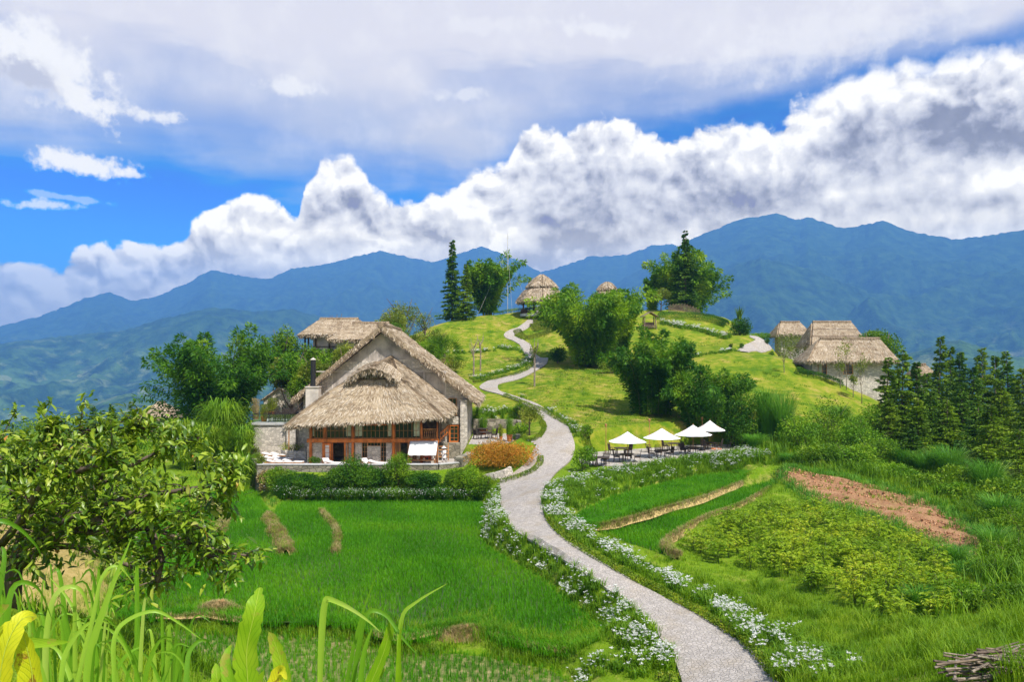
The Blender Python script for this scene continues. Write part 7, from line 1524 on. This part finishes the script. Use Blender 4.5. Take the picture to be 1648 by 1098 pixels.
# cassava plot
def cassava_plant(seed):
    t = empty('cassava_plant', (0, 0, 0), 0, 'leafy cassava plant with drooping fingered leaves in the plot below the tilled earth', 'cassava plant', 'cassava plants in the plot'); r = np.random.default_rng(seed); m = MB(); cs = []
    for k in range(3): a = r.uniform(0, 6.28); e = (math.cos(a) * .3, math.sin(a) * .3, r.uniform(.75, 1.1)); m.tube([(0, 0, -.1), (e[0] * .3, e[1] * .3, e[2] * .6), e], [.02, .015, .008], 4); cs.append(e)
    m.build('stem', CULM, t); C3 = []; D = []
    for e in cs:
        for q in range(24):
            a = r.uniform(0, 6.28); u = r.uniform(.3, 1); b = np.array(e) * u + np.array([math.cos(a), math.sin(a), r.uniform(-.1, .35)]) * r.uniform(.12, .34)
            for f in range(6): an = a + (f - 2.5) * .55; C3.append(b); D.append((math.cos(an), math.sin(an), -.35 + r.normal() * .15))
    V, Q = leafq(np.array(C3), np.array(D), r.uniform(.12, .2, len(C3)), .042); npmesh('leaves', V, [Q], CASS, t, rnd=r.random(len(Q))); return t
protos = [cassava_plant(s) for s in range(5)]; used_ = [False] * 5
CP = np.array([G(*p)[:2] for p in [(1130, 862), (1190, 842), (1250, 822), (1320, 832), (1400, 852), (1470, 875), (1525, 915), (1540, 960), (1500, 1000), (1430, 1000), (1330, 965), (1230, 930), (1140, 905), (1090, 880)]])
rr = np.random.default_rng(77); sp_ = 1.15; gx, gy = np.meshgrid(np.arange(CP[:, 0].min(), CP[:, 0].max(), sp_), np.arange(CP[:, 1].min(), CP[:, 1].max(), sp_)); gx = gx.ravel() + rr.normal(size=gx.size) * .36; gy = gy.ravel() + rr.normal(size=gy.size) * .36
ok = poly_sd(CP, gx, gy) < 0; gx, gy = gx[ok], gy[ok]; order = np.argsort(gy)[:290]
for j in order:
    i = int(rr.integers(0, 5)); o = copy_tree(protos[i]) if used_[i] else protos[i]; used_[i] = True; s = rr.uniform(.75, 1.5); o.location = (gx[j], gy[j], float(H(gx[j], gy[j]))); o.scale = (s, s, s * rr.uniform(.85, 1.15)); o.rotation_euler = (0, 0, rr.uniform(0, 6.28))

# brushwood pile in the lower right corner
def brushwood():
    g = G(1600, 1092); t = empty('brushwood_pile', g, 0, 'pile of cut brown sticks in the bottom right corner', 'brushwood'); r = random.Random(4); mats = [BARK_P, WOOD_G, BARK]
    for k in range(46):
        a = r.gauss(.15, .35); L = r.uniform(1.0, 2.3); x, y, z = r.uniform(-.7, .9), r.uniform(-.4, .5), r.uniform(.02, .62) ** 1.2; dx, dy, dz = math.cos(a) * L / 2, math.sin(a) * L / 2, r.gauss(0, .12) * L / 2; m = MB(); rd = r.uniform(.012, .034)
        m.tube([(x - dx, y - dy, max(.02, z - dz)), (x + r.gauss(0, .04), y, z + r.gauss(0, .04)), (x + dx, y + dy, max(.02, z + dz))], [rd, rd * .9, rd * .55], 6); m.build('stick', mats[k % 3], t)
brushwood()

# ------------------------------------------------------------------ foreground
def near_leaf_mesh(C3, D, N, L, Wd, r):
    """broad folded leaves: 3 rows x 2 halves"""
    n = len(C3); D = unit(D); S_ = unit(np.cross(D, N)); N = unit(np.cross(S_, D)); L = L[:, None]; Wd = Wd[:, None]
    rows = [(0, 0.0, 0), (.25, .42, .0), (.55, .5, -.03), (.82, .28, -.10), (1, 0, -.2)]; V = []
    for (u, w, dz) in rows:
        c = C3 + D * L * u + N * (L * dz); V += [c + S_ * Wd * w + N * Wd * w * .35, c, c - S_ * Wd * w + N * Wd * w * .35]
    V = np.stack(V, 1).reshape(-1, 3); b = (np.arange(n) * 15)[:, None]; Q = []
    for i in range(4): o = i * 3; Q += [b + np.array([[o, o + 1, o + 4, o + 3]]), b + np.array([[o + 1, o + 2, o + 5, o + 4]])]
    return V, np.concatenate(Q), np.tile(np.arange(n), 8)
TREEL = leaf_mat('guava_leaves', [(0.0, (0.04, 0.10, 0.006)), (0.35, (0.13, 0.24, 0.01)), (0.68, (0.25, 0.36, 0.02)), (0.90, (0.36, 0.45, 0.03)), (0.955, (0.42, 0.44, 0.10)), (0.972, (0.6, 0.28, 0.05)), (1.0, (0.66, 0.20, 0.02))], nscale=1.2, namt=.12, transl=.3, rough=.4, spec=.5)
def near_tree():
    b = G(18, 952, dmax=20); b = GD(18, 12.0); t = empty('fruit_tree', b, 0, 'spreading broad leaved tree with a few orange leaves in the left foreground', 'tree'); r = random.Random(12); m = MB(); tips = []
    def P(px, py, d): q = PX(px, py, d); return Vector((q[0] - b[0], q[1] - b[1], q[2] - b[2]))
    m.tube([(0, 0, -.5), P(22, 925, 12), P(30, 890, 12), P(38, 850, 12)], [.14, .12, .10, .07], 8); m.build('trunk', BARK, t, smooth=True)
    limbs = [[(30, 915, 12), (70, 880, 11.9), (120, 855, 11.7), (180, 860, 11.5), (240, 850, 11.3), (300, 870, 11.2), (360, 890, 11.1), (400, 895, 11.0)], [(38, 850, 12), (50, 800, 12.1), (60, 750, 12.2), (70, 710, 12.3), (80, 680, 12.3)], [(30, 890, 12), (90, 835, 12.2), (150, 790, 12.4), (210, 750, 12.5), (270, 720, 12.5), (320, 705, 12.4)],
             [(30, 890, 12), (80, 850, 11.6), (150, 815, 11.3), (220, 800, 11.2), (290, 790, 11.1), (350, 780, 11.0), (380, 770, 11)], [(20, 920, 12), (-20, 860, 11.8), (-60, 800, 11.7), (-90, 740, 11.6)], [(38, 850, 12), (20, 790, 12.4), (0, 740, 12.6), (-10, 700, 12.8)], [(70, 880, 11.9), (120, 880, 12.3), (180, 900, 12.6), (230, 920, 12.7), (262, 935, 12.7)],
             [(120, 855, 11.7), (170, 830, 11.2), (230, 825, 10.9), (290, 840, 10.7), (330, 850, 10.6)], [(60, 750, 12.2), (110, 710, 12.5), (150, 690, 12.7), (180, 684, 12.8)], [(150, 790, 12.4), (190, 720, 12.9), (215, 695, 13.0), (235, 688, 13)], [(50, 800, 12.1), (100, 770, 11.4), (150, 750, 11.0), (200, 745, 10.8)], [(0, 880, 12), (40, 830, 11.4), (60, 790, 11), (90, 750, 10.8)], [(300, 870, 11.2), (330, 890, 11.5), (350, 905, 11.5)], [(240, 850, 11.3), (260, 900, 11), (255, 930, 11), (250, 950, 11)], [(150, 815, 11.3), (170, 860, 11), (180, 900, 10.8)]]
    bm_ = MB(); seeds = []
    for li, L in enumerate(limbs):
        pts = [P(*q) for q in L]; n = len(pts); bm_.tube(pts, [.055 * (1 - i / n) + .008 for i in range(n)], 6)
        for i in range(1, n):
            for q in range(5):
                f = r.random(); p = pts[i - 1].lerp(pts[i], f); dr = Vector((r.gauss(0, 1), r.gauss(0, 1), r.gauss(.25, .8))).normalized(); ln = r.uniform(.25, .75); e = p + dr * ln; bm_.tube([p, p.lerp(e, .5) + Vector((0, 0, .03)), e], [.012, .008, .004], 4, cap=False); seeds.append((p, e))
        seeds.append((pts[-2], pts[-1])); seeds.append((pts[-2], pts[-1]))
    bm_.build('branches', BARK, t, smooth=True); R_ = np.random.default_rng(5); C3 = []; D = []
    for (a, e) in seeds:
        k = 38 if a.z > 1.6 else 19; f = R_.random(k) ** .6; c = np.array(a)[None] * (1 - f[:, None]) + np.array(e)[None] * f[:, None] + R_.normal(size=(k, 3)) * .07; d = unit(np.array(e - a))[None] * .6 + R_.normal(size=(k, 3)) * .7 + (0, 0, -.12); C3.append(c); D.append(d)
    C3 = np.concatenate(C3); D = np.concatenate(D); n = len(C3); N = np.array([0, 0, 1.])[None] + R_.normal(size=(n, 3)) * .35; V, Q, bi = near_leaf_mesh(C3, D, N, R_.uniform(.09, .20, n), R_.uniform(.038, .07, n), R_)
    npmesh('leaves', V, [Q], TREEL, t, rnd=R_.random(n)[bi], smooth=True)
near_tree()

def near_mat(name, stops, blem=(0.42, 0.30, 0.06), amt=1.0, rough=.45):
    m, t = fresh(name); al = attr(t, 'along'); ac = attr(t, 'across'); n = t.noise(pos(t), 30.0, 4, .65); n2 = t.noise(pos(t), 7.0, 3, .6)
    vein = t.ss(t.math('SINE', al * 95.0 + ac * -16.0), .55, 1.0) * .35 + t.ss(t.math('SINE', ac * 60.0), .3, 1.0) * .2
    c = t.ramp(attr(t, 'rnd') * .35 + n2 * .65, stops); c = t.mix(vein, c, tuple(k * .8 for k in stops[0][1])); c = t.mix(t.ss(n * .6 + al * .12 + n2 * .3, .56, .62) * amt, c, blem)
    return finish(m, t, c, rough, transl=.4, spec=.3, bump=vein, bump_d=.002)
NEARG = leaf_mat('near_grass', [(0.0, (0.10, 0.26, 0.01)), (0.5, (0.20, 0.42, 0.02)), (0.85, (0.36, 0.55, 0.05)), (1.0, (0.5, 0.58, 0.14))], nscale=3, namt=.2, transl=.45, rough=.4, spec=.4)
GINGER = near_mat('broad_leaf', [(0.25, (0.16, 0.36, 0.008)), (0.5, (0.27, 0.48, 0.012)), (0.75, (0.42, 0.58, 0.03))], amt=.6)
YELLOW = near_mat('yellow_leaf', [(0.25, (0.45, 0.55, 0.02)), (0.5, (0.72, 0.70, 0.02)), (0.75, (0.80, 0.72, 0.03))], blem=(0.30, 0.14, 0.03), amt=.9)
MIDRIB = plain('pale_midrib', (0.42, 0.52, 0.07), .5, .05)
def strap(pts, w, name='blade', mat=NEARG, parent=None, fold=.25, twist=0.0, taper=1.0, k=10, wave=0.0):
    """one long leaf along 3-D points with a centre fold"""
    C_ = smooth_poly(np.array([tuple(p) for p in pts]), 9 if taper == 0 else 5, False); n = len(C_); t = unit(np.gradient(C_, axis=0)); view = np.array([0, -1.0, .35]); V = []; u = np.linspace(0, 1, n)
    for i in range(n):
        s = np.cross(t[i], view); s /= np.linalg.norm(s) + 1e-9; nn = np.cross(s, t[i]); a = twist * u[i]; s2 = s * math.cos(a) + nn * math.sin(a); n2 = np.cross(s2, t[i])
        ww = w * (min(1, .45 + 2.2 * u[i]) * (1 - u[i] ** 2.2) if taper == 1 else 1.75 * (u[i] + .02) ** .5 * (1 - u[i]) ** .85) + .0006
        if taper == 0: ww *= 1 + .07 * math.sin(u[i] * 31 + w * 900) + (-.22 if (int(u[i] * 40 + w * 1000) % 11 == 0) else 0)
        wv = wave * math.sin(u[i] * 17) + (.03 * math.sin(u[i] * 43) if taper == 0 else 0)
        V += [C_[i] + s2 * ww / 2 + n2 * (ww * fold + wv * ww), C_[i], C_[i] - s2 * ww / 2 + n2 * (ww * fold - wv * ww)]
    Q = [[i * 3 + j, i * 3 + j + 1, (i + 1) * 3 + j + 1, (i + 1) * 3 + j] for i in range(n - 1) for j in (0, 1)]
    return np.array(V), np.array(Q)
def leafset(name, label, cat, base_px, d0, leaves, mat, stem=None):
    """plant close to the camera: leaves are 3-D point lists (px, py, distance), each leaf a part"""
    b = Vector(PX(*base_px, d0)); b.z = min(b.z, float(H(b.x, b.y))) if True else b.z; t = empty(name, tuple(b), 0, label, cat)
    for pts, w, kw in leaves:
        if w > .045: pts = [(x * .97 - (14 if x < 150 else 0), y + (44 if x < 150 else 6), d) for x, y, d in pts]; w *= .84
        m_ = kw.pop('mat', mat); nm = kw.pop('nm', 'leaf'); P = [np.array(PX(*p)) - np.array(b) for p in pts]; V, Q = strap(P, w, **kw); lf = npmesh(nm, V, [Q], m_, t, rnd=np.full(len(Q), RNG.random()), smooth=True, attrs={'along': np.repeat(np.linspace(0, 1, len(V) // 3), 3), 'across': np.tile([1., 0., 1.], len(V) // 3)})
        if w > .045: mr = MB(); mr.tube([tuple(V[i * 3 + 1] + np.array([0, -.002, .001])) for i in range(0, len(V) // 3, 2)], [w * .018 * .5 * (1 - i * 2 / (len(V) / 3)) + .0003 for i in range(0, (len(V) // 3 + 1) // 2)], 5); mr.build('midrib', MIDRIB, lf)
    return t
def K(**k): return k
leafset('ginger_plant', 'broad upright bright green leaves in the foreground right of the fruit tree', 'plant', (415, 1130), 2.1,
        [([(418, 1180, 2.1), (412, 1100, 2.1), (410, 1040, 2.1), (422, 985, 2.1), (428, 955, 2.12), (432, 940, 2.15)], .105, K(taper=0, fold=.16, wave=.05)), ([(372, 1180, 2.0), (366, 1120, 2.0), (360, 1085, 2.0), (358, 1062, 2.02)], .06, K(taper=0, fold=.18)), ([(395, 1180, 1.9), (385, 1110, 1.9), (375, 1060, 1.92), (384, 1032, 1.95)], .05, K(taper=0)),
         ([(445, 1200, 2.2), (470, 1130, 2.2), (468, 1070, 2.2), (455, 1028, 2.2), (446, 1012, 2.2)], .075, K(taper=0, fold=.2)), ([(430, 1180, 1.9), (440, 1110, 1.9), (452, 1080, 1.9), (462, 1095, 1.88)], .045, K(taper=0, mat=YELLOW)), ([(400, 1180, 1.95), (410, 1120, 1.95), (425, 1080, 1.95)], .04, K(taper=0)), ([(340, 1180, 2.0), (350, 1130, 2.0), (365, 1100, 2.0)], .05, K(taper=0))], GINGER)
leafset('ginger_plant', 'narrow folded bright leaf shoot at the bottom centre foreground', 'plant', (620, 1140), 2.3,
        [([(590, 1180, 2.3), (610, 1110, 2.3), (635, 1050, 2.3), (648, 1005, 2.3), (646, 990, 2.3)], .055, K(taper=0, fold=.2)), ([(625, 1200, 2.25), (640, 1130, 2.25), (642, 1060, 2.25), (646, 1000, 2.25)], .022, K(fold=.3)), ([(560, 1200, 2.4), (600, 1120, 2.4), (640, 1070, 2.4)], .06, K(taper=0, fold=.15))], GINGER)
leafset('tall_grass', 'long arching grass blades crossing at the bottom centre foreground', 'grass', (560, 1140), 2.2,
        [([(515, 1180, 2.2), (516, 1080, 2.2), (520, 1000, 2.2), (524, 970, 2.2), (530, 965, 2.2), (560, 978, 2.18), (590, 998, 2.15), (612, 1018, 2.12)], .02, K()), ([(545, 1200, 2.2), (560, 1090, 2.2), (580, 1000, 2.2), (606, 925, 2.2)], .012, K()), ([(555, 1180, 2.3), (575, 1060, 2.3), (590, 990, 2.3), (620, 990, 2.3), (650, 1030, 2.25), (672, 1055, 2.2)], .016, K()), ([(640, 1100, 2.3), (646, 1000, 2.3), (670, 970, 2.3), (720, 940, 2.3)], .013, K()), ([(575, 1180, 2.25), (585, 1060, 2.25), (600, 1010, 2.25)], .018, K())], NEARG)
yl = [([(10, 1190, 1.5), (12, 1080, 1.5), (25, 1000, 1.5), (50, 955, 1.52), (76, 950, 1.55)], .085, K(taper=0, fold=.12, wave=.06, mat=YELLOW)), ([(-40, 1120, 1.5), (-30, 1040, 1.5), (-12, 1000, 1.5), (20, 965, 1.5)], .08, K(taper=0, wave=.09, mat=YELLOW)), ([(-60, 1010, 1.6), (0, 985, 1.6), (60, 992, 1.6), (130, 990, 1.62)], .05, K(taper=0)), ([(-30, 990, 1.6), (5, 950, 1.6), (30, 930, 1.6)], .05, K(taper=0)), ([(60, 1150, 1.55), (70, 1060, 1.55), (60, 1000, 1.55), (50, 970, 1.55)], .08, K(taper=0, mat=YELLOW))]
leafset('ginger_plant', 'plant with large yellowing leaves at the left edge of the foreground', 'plant', (10, 1160), 1.55, yl, GINGER)
rg = random.Random(31); lv = []
spec = [([(20, 1160), (10, 1060), (20, 950), (60, 945), (85, 1000)], .018), ([(80, 1180), (75, 1050), (90, 960), (130, 950), (150, 1010)], .018), ([(140, 1170), (145, 1060), (175, 960), (212, 865)], .022), ([(110, 1180), (130, 1080), (150, 1000), (165, 930), (190, 912), (215, 940)], .014), ([(180, 1190), (185, 1100), (185, 1030), (205, 1000), (250, 985), (290, 1005), (330, 1035)], .014), ([(195, 1180), (205, 1090), (222, 1010), (214, 910)], .008), ([(150, 1170), (145, 1080), (130, 1010), (110, 965), (80, 930)], .014), ([(240, 1200), (255, 1120), (280, 1050), (262, 1020)], .012), ([(290, 1180), (300, 1100), (305, 1050), (330, 1030), (350, 1060)], .014), ([(0, 1100), (-5, 1000), (8, 900), (2, 880)], .02), ([(-30, 860), (0, 840), (30, 850), (60, 880), (68, 905)], .012), ([(60, 1180), (40, 1080), (50, 1010), (30, 960)], .02), ([(100, 1180), (100, 1090), (112, 1040), (150, 1000), (190, 1010)], .014), ([(160, 1180), (170, 1120), (200, 1060), (230, 1040)], .016), ([(220, 1180), (215, 1110), (190, 1060), (160, 1040)], .012), ([(130, 1180), (120, 1110), (95, 1050), (70, 1040)], .014), ([(275, 1180), (262, 1110), (240, 1060), (215, 1045)], .012)]
for pts, w in spec:
    d = rg.uniform(1.6, 2.3); lv.append(([(px, py, d + .02 * i) for i, (px, py) in enumerate(pts)], w * d / 2.0, K(nm='blade', twist=rg.uniform(-.6, .6))))
for q in range(46):
    x = rg.uniform(-20, 330); hgt = rg.uniform(60, 190) * (1 - max(0, x - 220) / 300); d = rg.uniform(1.7, 2.8); dx = rg.gauss(0, 38); lv.append(([(x, 1200, d), (x + dx * .2, 1150, d), (x + dx * .5, 1100 - hgt * .4, d), (x + dx, 1100 - hgt, d), (x + dx * 1.7, 1100 - hgt * .92, d)], rg.uniform(.007, .016) * d / 1.9, K(nm='blade', twist=rg.uniform(-1, 1))))
leafset('tall_grass', 'thick clump of long arching grass blades filling the left foreground', 'grass', (150, 1160), 2.0, lv, NEARG)
